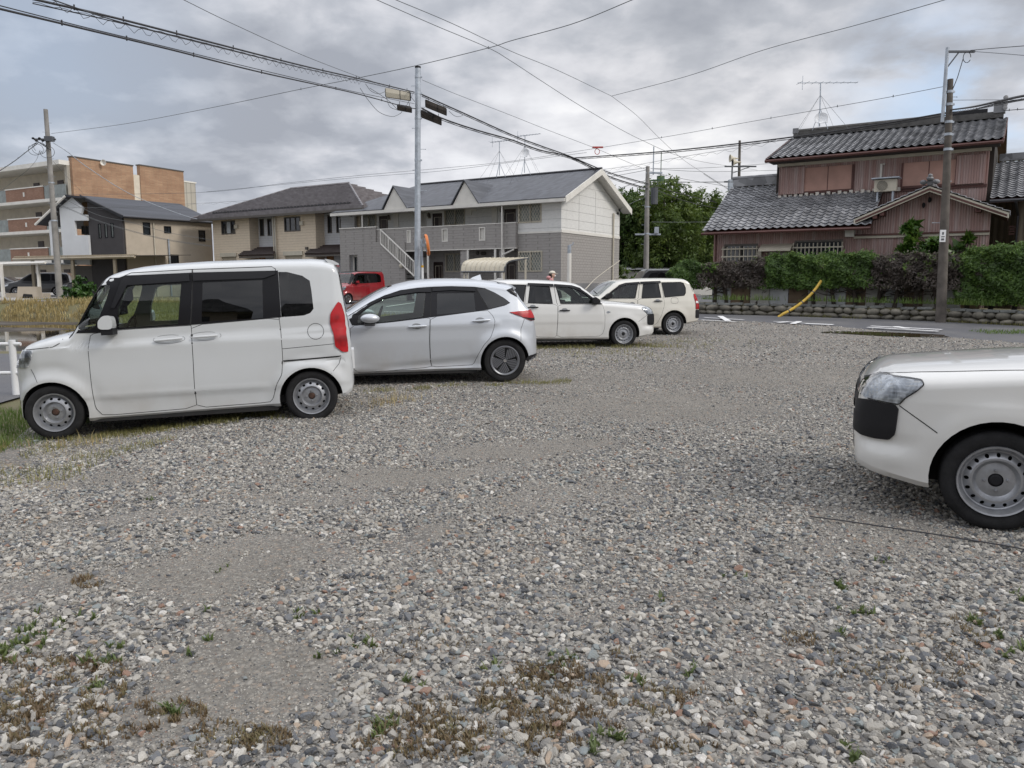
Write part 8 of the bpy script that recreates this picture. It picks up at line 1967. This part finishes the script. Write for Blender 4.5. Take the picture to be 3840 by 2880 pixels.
# slim white post, guy wire guard
p = at(2134, 1057, 36); pt = at(2137, 920, 36); wpst = thing('white_post', 'slim white post with a grey top in front of the grey gable wall', 'post', (p.x, 36, g(p.x, 36)))
m_ = MB(); m_.tube([(p.x, 36, g(p.x, 36)), (p.x, 36, at(2134, 950, 36).z)], .10, 12); m_.build('sleeve', MAT['trim_w'], wpst, smooth=True); m_ = MB(); m_.tube([(p.x, 36, at(2134, 950, 36).z), (p.x, 36, pt.z)], .085, 12); m_.tube([(p.x, 36, pt.z), (p.x + .15, 36, pt.z + .02), (p.x + .18, 36, pt.z + .15)], .03, 6); m_.build('top', MAT['galv'], wpst, smooth=True)
cable('pale guy wire slanting up across the foot of the gable wall', [(2195, 1085), (2240, 1040), (2323, 978)], 34, 44, .022, mat='cream_metal')
q = at(115, 1108, 51); tr_ = thing('garden_trough', 'pale stone trough with a dark arched opening by the foot of the left utility pole', 'trough', (q.x, 51, g(q.x, 51)))
m_ = MB(); zt3 = at(0, 1075, 51).z; zb3 = g(q.x, 51) - .05; m_.prism([(q.x - .7, 50.6, zb3), (q.x + .7, 50.6, zb3), (q.x + .6, 50.6, zt3), (q.x - .55, 50.6, zt3)], [(q.x - .7, 51.2, zb3), (q.x + .7, 51.2, zb3), (q.x + .6, 51.2, zt3), (q.x - .55, 51.2, zt3)]); m_.build('block', bei, tr_)
m_ = MB(); m_.prism([(q.x - .35, 50.58, zb3 + .03), (q.x + .4, 50.58, zb3 + .03), (q.x + .36, 50.58, zb3 + .32), (q.x - .2, 50.58, zb3 + .36)], [(q.x - .35, 50.599, zb3 + .03), (q.x + .4, 50.599, zb3 + .03), (q.x + .36, 50.599, zb3 + .32), (q.x - .2, 50.599, zb3 + .36)]); m_.build('opening', MAT['seam'], tr_)  # flat dark plate on the face stands in for the shaded hollow
# low block wall beside the apartment
m_ = MB(); a_ = at(2160, 1075, 38); b_ = at(2330, 1075, 38); A2 = Fac(a_.x, 38, -14)
A2.box(m_, 0, 3.4, .2, at(0, 1062, 38).z, 0, .15); tag(m_.build('block_wall', MAT['concrete']), 'low pale block wall between the two wagons at the gable foot', 'wall')
m_ = MB(); 
bb = at(2325, 1010, 60); lf = thing('white_shed', 'long low white roofed shed under the trees behind the grey truck', 'shed', (bb.x + 4, 62, .4))
m_.box(bb.x, bb.x + 11, 62, 65, .3, at(0, 1018, 62).z); m_.build('wall', MAT['trim_w'], lf); m_ = MB(); m_.prism([(bb.x - .5, 61.3, at(0, 1012, 61.3).z), (bb.x + 11.5, 61.3, at(0, 1010, 61.3).z), (bb.x + 11.5, 66, at(0, 1000, 66).z), (bb.x - .5, 66, at(0, 1000, 66).z)], [(bb.x - .5, 61.3, at(0, 1006, 61.3).z), (bb.x + 11.5, 61.3, at(0, 1004, 61.3).z), (bb.x + 11.5, 66, at(0, 994, 66).z), (bb.x - .5, 66, at(0, 994, 66).z)]); m_.build('roof', MAT['white_metal'], lf)
# apartment name sign (arch) above the wagon roof
sp_ = at(1873, 1060, 31); szg = g(sp_.x, 31); sgn = thing('name_sign', 'small white arched name sign with black lettering above the white wagon roof', 'sign', (sp_.x, 31, szg))
w_, h_ = .42, at(0, 1043, 31).z - at(0, 1058, 31).z; zb2_ = at(0, 1059, 31).z
P = [(-w_ / 2, 0), (w_ / 2, 0), (w_ / 2, h_ * .55)] + [(w_ / 2 * .82 * math.cos(t), h_ * .55 + h_ * .5 * math.sin(t)) for t in np.linspace(.25, math.pi - .25, 10)] + [(-w_ / 2, h_ * .55)]
m_ = MB(); m_.prism([(sp_.x + x, 31, zb2_ + z) for x, z in P], [(sp_.x + x, 31.03, zb2_ + z) for x, z in P]); bd = m_.build('board', MAT['white_metal'], sgn)
m_ = MB(); m_.box(sp_.x - .03, sp_.x + .03, 31.005, 31.03, szg, zb2_); m_.build('post', MAT['galv'], sgn)
fc = bpy.data.curves.new('lettering', 'FONT'); fc.body = 'クレストール'; fc.size = .068; fc.align_x = 'CENTER'; fc.extrude = .002; fo = bpy.data.objects.new('lettering', fc); COL.objects.link(fo)
fo.location = (sp_.x, 30.995, zb2_ + .02); fo.rotation_euler = (R(90), 0, 0); dg = bpy.context.evaluated_depsgraph_get(); me = bpy.data.meshes.new_from_object(fo.evaluated_get(dg)); mw = fo.matrix_world.copy(); bpy.data.objects.remove(fo)
me.materials.clear(); me.materials.append(MAT['seam']); to = bpy.data.objects.new('lettering', me); COL.objects.link(to); to.parent = bd; to.location = Vector((sp_.x, 30.995, zb2_ + .02)) - Vector(ROOT[sgn]); to.rotation_euler = (R(90), 0, 0)
# guard rail at the left
gr = thing('guard_rail', 'white pipe guard rail beside the paddy at the nose of the white van', 'railing', (-7.1, 10.9, g(-7.1, 10.9)))
g0 = at(46, 1300, 10.7); pts_ = [g0.x, g0.x - 2.0, g0.x - 4.0]; ys_ = [10.7, 10.4, 10.1]
for x_, y_ in zip(pts_, ys_): m_ = MB(); m_.tube([(x_, y_, g(x_, y_) - .1), (x_, y_, at(46, 1275, 10.7).z)], .045, 12); m_.build('post', MAT['white_metal'], gr, smooth=True)
for vv in (1290, 1398): m_ = MB(); z = at(20, vv, 10.7).z; m_.tube([(pts_[0] + .12, ys_[0], z), (pts_[0] - .15, ys_[0] - .02, z), (pts_[2], ys_[2], z)], .026, 10); m_.build('rail', MAT['white_metal'], gr, smooth=True)
# black string on the gravel
def ongr(u, v): 
    r = ray(u, v); t = -EYE / r.z; x, y = r.x * t, r.y * t; return Vector((x, y, g(x, y) + .045))
c3_ = lambda a, b: ongr(3100 + a * .5425, 1200 + b * .5425)
P = catmull([c3_(-120, 1405), c3_(0, 1420), c3_(200, 1448), c3_(400, 1480), c3_(700, 1525), c3_(1000, 1575), c3_(1200, 1608), c3_(1364, 1640)], 8)
m_ = MB(); m_.tube(P, .0045, 5); tag(m_.build('cord', MAT['cable']), 'thin black cord lying across the gravel in front of the cropped white wagon', 'cord')
# ------------------------------------------------------------------ person
def skin(name, chain, radii, edges, mat, parent, sub=2):
    me = bpy.data.meshes.new(name); me.from_pydata(chain, edges, []); o = bpy.data.objects.new(name, me); COL.objects.link(o)
    md = o.modifiers.new('s', 'SKIN'); md.use_smooth_shade = True
    for v, r in zip(me.skin_vertices[0].data, radii): v.radius = r if isinstance(r, tuple) else (r, r)
    me.skin_vertices[0].data[0].use_root = True
    o.modifiers.new('d', 'SUBSURF').levels = sub; o.modifiers[-1].render_levels = sub
    dg = bpy.context.evaluated_depsgraph_get(); m2 = bpy.data.meshes.new_from_object(o.evaluated_get(dg)); o.modifiers.clear(); o.data = m2
    m2.materials.clear(); m2.materials.append(mat); o.parent = parent; return o
pp = at(2067, 1060, 27); PS = 1.05; pe = thing('person', 'person in a pink hoodie, cream cap and white mask walking behind the white wagon', 'person', (pp.x, 27, g(pp.x, 27)))
skinm = M('skin', (.55, .36, .28), .6, var=.05); pink = M('pink_fleece', (.55, .27, .27), .9, var=.1, bump=.2); navy = M('dark_trousers', (.03, .035, .05), .9); capm = M('cream_cap', (.60, .56, .48), .85); hair = M('dark_hair', (.02, .014, .01), .6)
Hh = 1.58
body = [(0, 0, .86), (0, 0, 1.05), (0, 0, 1.26), (.01, 0, 1.36), (.03, 0, 1.43), (.04, 0, 1.50), (0, -.10, .82), (.06, -.10, .45), (.12, -.10, .06), (.22, -.10, .03), (0, .10, .82), (-.08, .10, .46), (-.20, .10, .09), (-.10, .10, .04), (0, -.19, 1.30), (-.05, -.24, 1.05), (.10, -.24, .88), (.16, -.23, .82), (0, .19, 1.30), (.04, .24, 1.05), (.18, .23, .90), (.24, .22, .85)]
ed = [(0, 1), (1, 2), (2, 3), (3, 4), (4, 5), (0, 6), (6, 7), (7, 8), (8, 9), (0, 10), (10, 11), (11, 12), (12, 13), (2, 14), (14, 15), (15, 16), (16, 17), (2, 18), (18, 19), (19, 20), (20, 21)]
rad = [.12, .11, .12, .055, .05, .085, .085, .055, .04, .03, .085, .055, .04, .03, .055, .042, .034, .03, .055, .042, .034, .03]
skin('body', body, rad, ed, skinm, pe)
m_ = MB(); e_ = ell((.045, 0, 1.475), (.098, .078, .115), 14, 12); m_.add(e_.v, e_.f); e_ = ell((.14, 0, 1.475), (.018, .012, .016), 8, 6); m_.add(e_.v, e_.f)
for s_ in (-1, 1): e_ = ell((.03, s_ * .08, 1.475), (.022, .01, .03), 8, 6); m_.add(e_.v, e_.f)
o = m_.build('head', skinm, pe, smooth=True, local=True, angle=180)
skin('hoodie', [(0, 0, .84), (0, 0, 1.05), (0, 0, 1.27), (0, -.19, 1.30), (-.05, -.25, 1.05), (.09, -.24, .90), (0, .19, 1.30), (.04, .25, 1.05), (.17, .23, .92)], [(.145, .16), (.135, .15), (.145, .15), .085, .07, .055, .085, .07, .055], [(0, 1), (1, 2), (2, 3), (3, 4), (4, 5), (2, 6), (6, 7), (7, 8)], pink, pe)
m_ = MB(); e_ = ell((-.07, 0, 1.375), (.095, .12, .07), 12, 8); m_.add(e_.v, e_.f); m_.build('hood', pink, pe, smooth=True, local=True, angle=180)
skin('trousers', [(0, 0, .88), (0, -.10, .80), (.06, -.10, .45), (.12, -.10, .10), (0, .10, .80), (-.08, .10, .46), (-.20, .10, .13)], [.14, .10, .075, .06, .10, .075, .06], [(0, 1), (1, 2), (2, 3), (0, 4), (4, 5), (5, 6)], navy, pe)
m_ = MB()
for x, y in ((.17, -.10), (-.15, .10)): e_ = ell((x, y, .045), (.13, .05, .045), 10, 8); m_.add(e_.v, e_.f)
m_.build('shoes', MAT['white_metal'], pe, smooth=True, local=True, angle=180)
m_ = MB(); e_ = ell((.03, 0, 1.525), (.112, .095, .085), 14, 10); e_.v = [(x, y, max(z, 1.515)) for x, y, z in e_.v]; m_.add(e_.v, e_.f)
m_.prism([(.09, -.07, 1.52), (.09, .07, 1.52), (.21, .05, 1.50), (.225, 0, 1.50), (.21, -.05, 1.50)], [(.09, -.07, 1.535), (.09, .07, 1.535), (.21, .05, 1.51), (.225, 0, 1.51), (.21, -.05, 1.51)]); m_.build('cap', capm, pe, smooth=True, local=True, angle=60)
m_ = MB(); e_ = ell((.105, 0, 1.445), (.05, .058, .045), 10, 8); m_.add(e_.v, e_.f); m_.build('mask', MAT['white_metal'], pe, smooth=True, local=True, angle=180)
m_ = MB(); e_ = ell((.0, 0, 1.47), (.09, .084, .09), 12, 8); m_.add(e_.v, e_.f); m_.tube([(-.06, .02, 1.45), (.0, -.10, 1.36), (.05, -.12, 1.22)], [.035, .03, .012], 8); m_.build('hair', hair, pe, smooth=True, local=True, angle=180)

pe.scale = (PS, PS, PS)
# ------------------------------------------------------------------ gravel, grass, weeds (uncountable)
def stone_mat():
    m, t, b = new_mat('gravel_stone'); oi = t.node('ShaderNodeObjectInfo'); o = coords(t)
    c = t.ramp(oi.outputs['Random'], [(0, (.06, .068, .08)), (.10, (.14, .15, .165)), (.22, (.235, .228, .215)), (.38, (.335, .32, .29)), (.56, (.415, .395, .355)), (.74, (.50, .48, .435)), (.86, (.23, .26, .265)), (.915, (.40, .315, .24)), (.945, (.26, .16, .12)), (.965, (.62, .60, .56))], 'CONSTANT')
    n = t.noise(o, 3.0, 5, .65); c = t.mix(t.mrange(n, .35, .7, 0, .4), c, (.25, .225, .19, 1))
    t.link(c, b.inputs['Base Color']); b.inputs['Roughness'].default_value = .82; b.inputs['Specular IOR Level'].default_value = .3
    t.link(t.bump(t.noise(o, 7, 4), .35, .15), b.inputs['Normal']); return m
SM = stone_mat(); sc_ = bpy.data.collections.new('stone_shapes')
for k_ in range(7):
    bm = bmesh.new(); bmesh.ops.create_icosphere(bm, subdivisions=2, radius=.5); r = random.Random(k_)
    fl_ = r.uniform(.5, .8); el = r.uniform(1.0, 1.35); ph = [r.uniform(0, 6) for _ in range(6)]
    for _ in range(8):     # chip flat facets
        n_ = Vector((r.gauss(0, 1), r.gauss(0, 1), r.gauss(0, 1))).normalized(); d_ = r.uniform(.22, .38)
        for v in bm.verts:
            e = v.co.dot(n_) - d_
            if e > 0: v.co -= n_ * e * .95
    for v in bm.verts:
        q = v.co; s_ = 1 + .07 * math.sin(q.x * 7 + ph[0]) + .07 * math.sin(q.y * 8 + ph[1]) + .06 * math.sin(q.z * 9 + ph[2]); v.co = Vector((q.x * s_ * el, q.y * s_, q.z * s_ * fl_))
    me = bpy.data.meshes.new('stone'); bm.to_mesh(me); bm.free(); me.materials.append(SM); me.polygons.foreach_set('use_smooth', [True] * len(me.polygons)); me.set_sharp_from_angle(angle=R(22))
    so = bpy.data.objects.new('stone', me); sc_.objects.link(so)
LOTP = np.array(LOT)
def in_lot(x, y):
    c = np.zeros(len(x), bool); n = len(LOT)
    for i in range(n):
        x1, y1 = LOT[i]; x2, y2 = LOT[(i + 1) % n]
        if y1 == y2: continue
        k_ = ((y1 > y) != (y2 > y)) & (x < (x2 - x1) * (y - y1) / (y2 - y1) + x1); c ^= k_
    return c
PX, PY, SC, RO, IX = [], [], [], [], []
def scatter(y0, y1, dens, d0, d1, seed, power=1.0, dust_keep=.14):
    r = np.random.default_rng(seed); hw = .70; n = int((y1 - y0) * (y0 + y1) * hw * dens)
    y = np.sqrt(r.random(n) * (y1 ** 2 - y0 ** 2) + y0 ** 2); x = (r.random(n) * 2 - 1) * (hw * y + .3); ok = in_lot(x + vnoise(x, y, .4, 9) * .5 - .25, y)
    du = dusty(x, y); keep = r.random(n) < np.clip(1.08 - du * 1.22, dust_keep, 1); ok &= keep
    px0, py0 = on_road(3330, 1256, .13)[0], on_road(3330, 1256, .13)[1]; ok &= (((x - px0) / 1.25) ** 2 + ((y - py0) / .7) ** 2 > 1)
    x, y, du = x[ok], y[ok], du[ok]; n = len(x); s_ = d0 + (d1 - d0) * r.random(n) ** (3 + .6 * (y0 < 5)); s_ *= (1 - .5 * du)
    PX.append(x); PY.append(y); SC.append(s_); RO.append(np.stack([r.normal(size=n) * .3, r.normal(size=n) * .3, r.random(n) * 6.28], -1)); IX.append(r.integers(0, 7, n))
scatter(1.7, 3.4, 4800, .007, .043, 1); scatter(3.4, 5.0, 4000, .0075, .039, 11); scatter(5.0, 7.0, 3300, .008, .038, 2); scatter(7.0, 9.5, 1900, .0095, .033, 12); scatter(9.5, 13, 1000, .012, .030, 3); scatter(2, 12, 26, .035, .065, 13); scatter(12.5, 19, 210, .022, .048, 4); scatter(19, 26, 60, .03, .055, 5)
scatter(1.7, 4.5, 6500, .006, .016, 6, dust_keep=1); scatter(4.5, 9, 2600, .010, .020, 7, dust_keep=1); scatter(9, 14, 500, .016, .03, 8, dust_keep=1)
x = np.concatenate(PX); y = np.concatenate(PY); s_ = np.concatenate(SC); ro = np.concatenate(RO); ix = np.concatenate(IX)
z = G(x, y) + .022 + s_ * .13
me = bpy.data.meshes.new('gravel'); me.vertices.add(len(x)); me.vertices.foreach_set('co', np.stack([x, y, z], -1).astype(np.float32).ravel())
a = me.attributes.new('scl', 'FLOAT', 'POINT'); a.data.foreach_set('value', s_.astype(np.float32))
a = me.attributes.new('rot', 'FLOAT_VECTOR', 'POINT'); a.data.foreach_set('vector', ro.astype(np.float32).ravel())
a = me.attributes.new('pick', 'INT', 'POINT'); a.data.foreach_set('value', ix.astype(np.int32))
go = bpy.data.objects.new('gravel', me); COL.objects.link(go); tag(go, 'loose grey river gravel covering the parking lot', 'gravel', kind='stuff'); print('stones', len(x))
ng = bpy.data.node_groups.new('scatter_stones', 'GeometryNodeTree'); ng.interface.new_socket('Geometry', in_out='INPUT', socket_type='NodeSocketGeometry'); ng.interface.new_socket('Geometry', in_out='OUTPUT', socket_type='NodeSocketGeometry')
N = ng.nodes; Lk = ng.links; gi = N.new('NodeGroupInput'); gout = N.new('NodeGroupOutput'); ip = N.new('GeometryNodeInstanceOnPoints'); ci = N.new('GeometryNodeCollectionInfo'); ci.inputs[0].default_value = sc_; ci.inputs['Separate Children'].default_value = True; ci.inputs['Reset Children'].default_value = True
def na(nm, ty): q = N.new('GeometryNodeInputNamedAttribute'); q.data_type = ty; q.inputs[0].default_value = nm; return q.outputs[0]
Lk.new(gi.outputs[0], ip.inputs['Points']); Lk.new(ci.outputs[0], ip.inputs['Instance']); ip.inputs['Pick Instance'].default_value = True
Lk.new(na('pick', 'INT'), ip.inputs['Instance Index']); er = N.new('FunctionNodeEulerToRotation'); Lk.new(na('rot', 'FLOAT_VECTOR'), er.inputs[0]); Lk.new(er.outputs[0], ip.inputs['Rotation']); Lk.new(na('scl', 'FLOAT'), ip.inputs['Scale']); Lk.new(ip.outputs[0], gout.inputs[0])
md = go.modifiers.new('stones', 'NODES'); md.node_group = ng

def blades(name, x, y, hmin, hmax, width, mat, label, cat, seed=1, lean=.35, zo=0.0, bend=.3):
    r = np.random.default_rng(seed); n = len(x); z = G(x, y) + zo; h = hmin + (hmax - hmin) * r.random(n) ** 1.5; a = r.random(n) * 6.283; dx, dy = np.cos(a), np.sin(a); l = lean * h * r.random(n) ** .7
    w_ = width * (.6 + .8 * r.random(n)); fx, fy = -dy * w_ / 2, dx * w_ / 2
    b0 = np.stack([x - fx, y - fy, z], -1); b1 = np.stack([x + fx, y + fy, z], -1); m0 = np.stack([x + dx * l * .35 + fx * .8, y + dy * l * .35 + fy * .8, z + h * .55], -1); m1 = np.stack([x + dx * l * .35 - fx * .8, y + dy * l * .35 - fy * .8, z + h * .55], -1)
    t_ = np.stack([x + dx * l, y + dy * l, z + h * (1 - bend * .3)], -1); t2 = t_ + np.stack([fx * .1, fy * .1, 0 * x], -1)
    V = np.stack([b0, b1, m0, m1, t_, t2], 1).reshape(-1, 3); i = np.arange(n)[:, None] * 6; Fc = np.concatenate([i + np.array([0, 1, 2, 3]), i + np.array([3, 2, 5, 4])])
    o = npmesh(name, V, Fc, mat); return tag(o, label, cat, kind='stuff')
MAT['g_green'] = leaf_mat('fresh_grass', [(.06, .11, .02), (.12, .19, .035), (.22, .28, .06)], sc=1.5); MAT['g_dry'] = leaf_mat('dry_grass_blades', [(.26, .20, .09), (.44, .35, .16), (.60, .50, .26)], sc=.7); MAT['g_mix'] = leaf_mat('mixed_grass', [(.15, .14, .06), (.24, .23, .085), (.36, .33, .13)], sc=2)
MAT['g_weed'] = leaf_mat('weed_leaf', [(.06, .09, .03), (.12, .16, .05), (.20, .23, .08)], sc=8); MAT['g_moss'] = leaf_mat('russet_weed', [(.12, .08, .045), (.20, .145, .08), (.19, .20, .08)], sc=9)
r = np.random.default_rng(11)
def uni(n, x0, x1, y0, y1): return x0 + (x1 - x0) * r.random(n), y0 + (y1 - y0) * r.random(n)
# dry bank beyond the paddy
x, y = uni(24000, -62, -17, 41.2, 44.3); k_ = (x < -.50 * y + 3) & (vnoise(x, y, 1.1, 71) * .6 + vnoise(x, y, .4, 72) * .4 > .42); blades('dry_grass', x[k_], y[k_], .08, .46, .04, MAT['g_dry'], 'straw coloured tall grass on the bank beyond the paddy', 'grass', 3, .5)
x, y = uni(14000, -58, -17, 42.8, 45.4); k_ = (vnoise(x, y, 2.2, 8) > .55) & (y < 44.6); blades('bank_grass', x[k_], y[k_], .06, .34, .04, MAT['g_mix'], 'greenish tufts mixed in the straw bank', 'grass', 4, .4)
x, y = uni(60000, -22, -8.5, 15, 44); k_ = (x > -(.53 * y + .6)) & (vnoise(x, y, 1.5, 12) > .25) & ~((x > -12) & (y > 32)); blades('field_grass', x[k_], y[k_], .05, .20, .02, MAT['g_mix'], 'rough yellow green grass on the strip beside the paddy', 'grass', 5, .5)
x, y = uni(6000, -34, -12, 32.2, 33.8); k_ = (x < -.53 * y - .5); blades('mud_grass', x[k_], y[k_], .05, .25, .03, MAT['g_mix'], 'sparse grass on the mud bar in the paddy', 'grass', 6, .5)
# grass strip between lot and asphalt, behind the cars
x, y = uni(9000, -9, 4, 24.5, 30.0); k_ = (y > 25 + .0 * x) & (vnoise(x, y, 1, 14) > .35) & (y < 28.0 - .12 * x); blades('verge_grass', x[k_], y[k_], .06, .25, .02, MAT['g_mix'], 'thin grass along the back edge of the gravel lot', 'grass', 7, .5)
# around the white van nose
x, y = uni(7000, -6.6, -4.5, 6.9, 9.6); k_ = (x < -4.95 + .3 * vnoise(x, y, .4, 3)); blades('nose_grass', x[k_], y[k_], .03, .13, .006, MAT['g_green'], 'bright green grass at the nose of the white van', 'grass', 8, .6)
x, y = uni(15000, -5.9, -3.3, 5.6, 7.6); q_ = (x + 5.9) * .62 + (y - 5.6) * .25; k_ = (vnoise(x, y, .35, 5) + .25 * r.random(len(x)) > .30 + .30 * q_) & ~((abs(x + 4.62) < .12) & (y > 7.65)); blades('straw_grass', x[k_], y[k_], .01, .055, .005, MAT['g_dry'], 'short straw and dead grass by the front wheel of the white van', 'grass', 9, .8)
x, y = uni(5000, -5.6, -3.3, 5.8, 7.7); k_ = (vnoise(x, y, .3, 6) > .60); blades('straw_green', x[k_], y[k_], .03, .12, .006, MAT['g_mix'], 'green blades among the straw by the white van', 'grass', 10, .7)
def line_weeds(n, a, b, sp, hmin, hmax, mat, label, seed, w_=.005, thr=.45, name='edge_weeds'):
    t = r.random(n); x = a[0] + (b[0] - a[0]) * t + r.normal(size=n) * sp; y = a[1] + (b[1] - a[1]) * t + r.normal(size=n) * sp; k_ = vnoise(x, y, .25, seed) > thr; blades(name, x[k_], y[k_], hmin, hmax, w_, mat, label, 'weeds', seed, .7, .02)
line_weeds(5200, (-4.6, 7.9), (-2.5, 8.5), .13, .02, .075, MAT['g_mix'], 'weeds in the shade under the sill of the white van', 21)
line_weeds(90, (-4.9, 7.5), (-4.0, 7.55), .08, .06, .16, MAT['g_dry'], 'dry stalks by the front wheel of the white van', 22, .006, .55)
line_weeds(2600, (-1.9, 10.2), (.9, 11.2), .12, .015, .07, MAT['g_mix'], 'weeds along the sill of the silver hatchback', 23, .006, .5)
line_weeds(2600, (-.1, 16.9), (3.6, 17.4), .22, .02, .12, MAT['g_mix'], 'weeds along the sill of the white wagon', 24, .008, .4)
line_weeds(2400, (1.0, 14.4), (4.8, 18.8), .6, .03, .10, MAT['g_mix'], 'patchy weeds on the gravel before the white wagon', 25, .008, .58)
line_weeds(160, (-1.75, 9.0), (-1.2, 9.6), .12, .05, .18, MAT['g_dry'], 'dry tufts between the van and the hatchback', 26, .006, .4)
# weeds and russet clumps in the foreground
MX, MY, GX_, GY_ = [], [], [], []
for (u_, v_, ru, rv, n) in ((2150, 2660, 420, 110, 5200), (1850, 2750, 420, 120, 4200), (1600, 2800, 300, 80, 2200), (2060, 2540, 130, 45, 1400), (2600, 2700, 300, 90, 1200), (150, 2600, 330, 120, 5200), (250, 2760, 420, 110, 5200), (700, 2800, 300, 80, 1500), (3400, 2500, 300, 120, 900), (1500, 2450, 300, 80, 500), (330, 2540, 150, 50, 1200), (620, 2700, 160, 60, 1000), (3650, 2380, 120, 60, 900), (2600, 2820, 160, 40, 700), (330, 2200, 60, 25, 400), (3000, 2420, 70, 30, 250), (2350, 2480, 60, 20, 200), (1000, 2800, 120, 50, 500)):
    a = r.random(n) * 6.283; d_ = np.sqrt(r.random(n)); uu = u_ + ru * d_ * np.cos(a); vv = v_ + rv * d_ * np.sin(a)
    for a_, b_ in zip(uu, vv): q = ongr(a_, b_); MX.append(q.x); MY.append(q.y)
MX = np.array(MX); MY = np.array(MY); k_ = vnoise(MX, MY, .05, 31) * .7 + vnoise(MX, MY, .3, 32) * .4 + r.random(len(MX)) * .35 > .72
blades('russet_weeds', MX[k_], MY[k_], .006, .030, .006, MAT['g_moss'], 'russet dried weeds creeping over the gravel at the bottom of the picture', 'weeds', 33, 1.0, .022)
for (u_, v_, sz, n) in ((410, 2520, 60, 130), (400, 2480, 40, 90), (230, 2360, 50, 80), (20, 2450, 90, 500), (100, 2420, 60, 150), (2580, 2520, 30, 40), (2285, 2775, 26, 110), (1440, 2755, 32, 130), (3160, 2225, 30, 80), (3190, 2320, 34, 90), (3150, 2420, 30, 60), (3700, 2390, 45, 100), (3810, 2450, 50, 160), (2390, 2590, 22, 60), (2200, 2830, 26, 60), (3810, 2260, 26, 40), (1250, 2460, 40, 50), (1180, 2330, 60, 60), (1340, 2450, 50, 60), (840, 2150, 30, 20), (2770, 2190, 22, 20), (3330, 2130, 30, 20), (1830, 2530, 30, 40), (2090, 2520, 60, 120), (560, 1890, 30, 20), (3180, 2860, 40, 80), (2480, 2270, 30, 20), (750, 2420, 60, 60), (650, 2700, 60, 60), (1560, 2600, 50, 40)):
    q0 = ongr(u_, v_); sc2 = q0.y / F_PX * sz
    n = max(12, int(n * .7)); nn = max(3, n // 12)
    for _ in range(nn):
        cx2 = q0.x + r.normal() * sc2 * .8; cy2 = q0.y + r.normal() * sc2 * 1.3
        m2 = n // nn; GX_.append(cx2 + r.normal(size=m2) * .007); GY_.append(cy2 + r.normal(size=m2) * .007)
blades('green_weeds', np.concatenate(GX_), np.concatenate(GY_), .012, .042, .010, MAT['g_weed'], 'small fresh green weeds sprouting through the gravel', 'weeds', 34, 1.1, .022)
# weeds at the foot of the stone wall and on its top
ss = r.random(3000) * cum[-1]; P = [wp(float(s_)) for s_ in ss]; x = np.array([p.x + n_.x * .25 for p, d, n_ in P]); y = np.array([p.y + n_.y * .25 for p, d, n_ in P]); k_ = vnoise(x, y, .8, 41) > .45
blades('wall_top_grass', x[k_] + r.normal(size=k_.sum()) * .12, y[k_] + r.normal(size=k_.sum()) * .12, .05, .3, .02, MAT['g_green'], 'grass and weeds under the hedge along the wall top', 'grass', 42, .6, .58)
x = np.array([p.x - n_.x * .02 for p, d, n_ in P]); y = np.array([p.y - n_.y * .02 for p, d, n_ in P]); k_ = vnoise(x, y, .7, 43) > .62
blades('wall_foot_grass', x[k_], y[k_], .03, .14, .012, MAT['g_mix'], 'sparse weeds along the foot of the stone wall', 'grass', 44, .6, .01)
q0 = ongr(3790, 1268); x, y = uni(700, q0.x - .9, q0.x + 1.2, q0.y - .5, q0.y + .5); blades('kerb_grass', x, y, .03, .12, .012, MAT['g_green'], 'patch of green grass at the road edge on the right', 'grass', 45, .6, .02)

# ------------------------------------------------------------------ houses across the road behind the viewer (they show in the car glass)
def plain_house(label, x, y, w_, d_, h_, yaw, wall, roofm_, ridge=2.2):
    z = g(x, y) - .1; t_ = thing('suburban_house', label, 'house', (x, y, z)); F = Fac(x, y, yaw)
    ws_ = [(1.0, 2.6, z + 1.0, z + 2.1), (w_ - 3.2, w_ - 1.4, z + .2, z + 2.1), (1.2, 2.8, z + 3.7, z + 4.8), (w_ - 3.0, w_ - 1.4, z + 3.7, z + 4.8)]
    m_ = MB(); F.wall(m_, 0, w_, z, z + h_, ws_, 0, .2); F.box(m_, 0, .2, z, z + h_, .2, d_); F.box(m_, w_ - .2, w_, z, z + h_, .2, d_); F.box(m_, .2, w_ - .2, z, z + h_, d_ - .2, d_); m_.build('wall', wall, t_)
    for q in ws_: F.window(t_, q, 'bronze', 2)
    m_ = MB(); o_ = .6; F.poly(m_, [(-o_, z + h_), (w_ + o_, z + h_), (w_ + o_ - 1.5, z + h_ + .01 + ridge), (1.5 - o_, z + h_ + ridge)], -o_, d_ + o_); m_.build('roof', roofm_, t_)
plain_house('beige house behind the viewer, mirrored in the van glass', -1, -19, 10, 7, 5.4, 184, bei, MAT['tile'], 1.8)
plain_house('white house behind the viewer, left of the beige one', -14, -20, 9, 7, 5.2, 176, whi, MAT['tile'], 1.6)
plain_house('brown house behind the viewer, right of the beige one', 12, -21, 11, 7, 5.0, 180, redrib, MAT['tile'], 1.8)
plain_house('grey house behind the viewer, farthest left', -27, -14, 10, 7, 5.3, 158, char, MAT['tile'], 1.6)
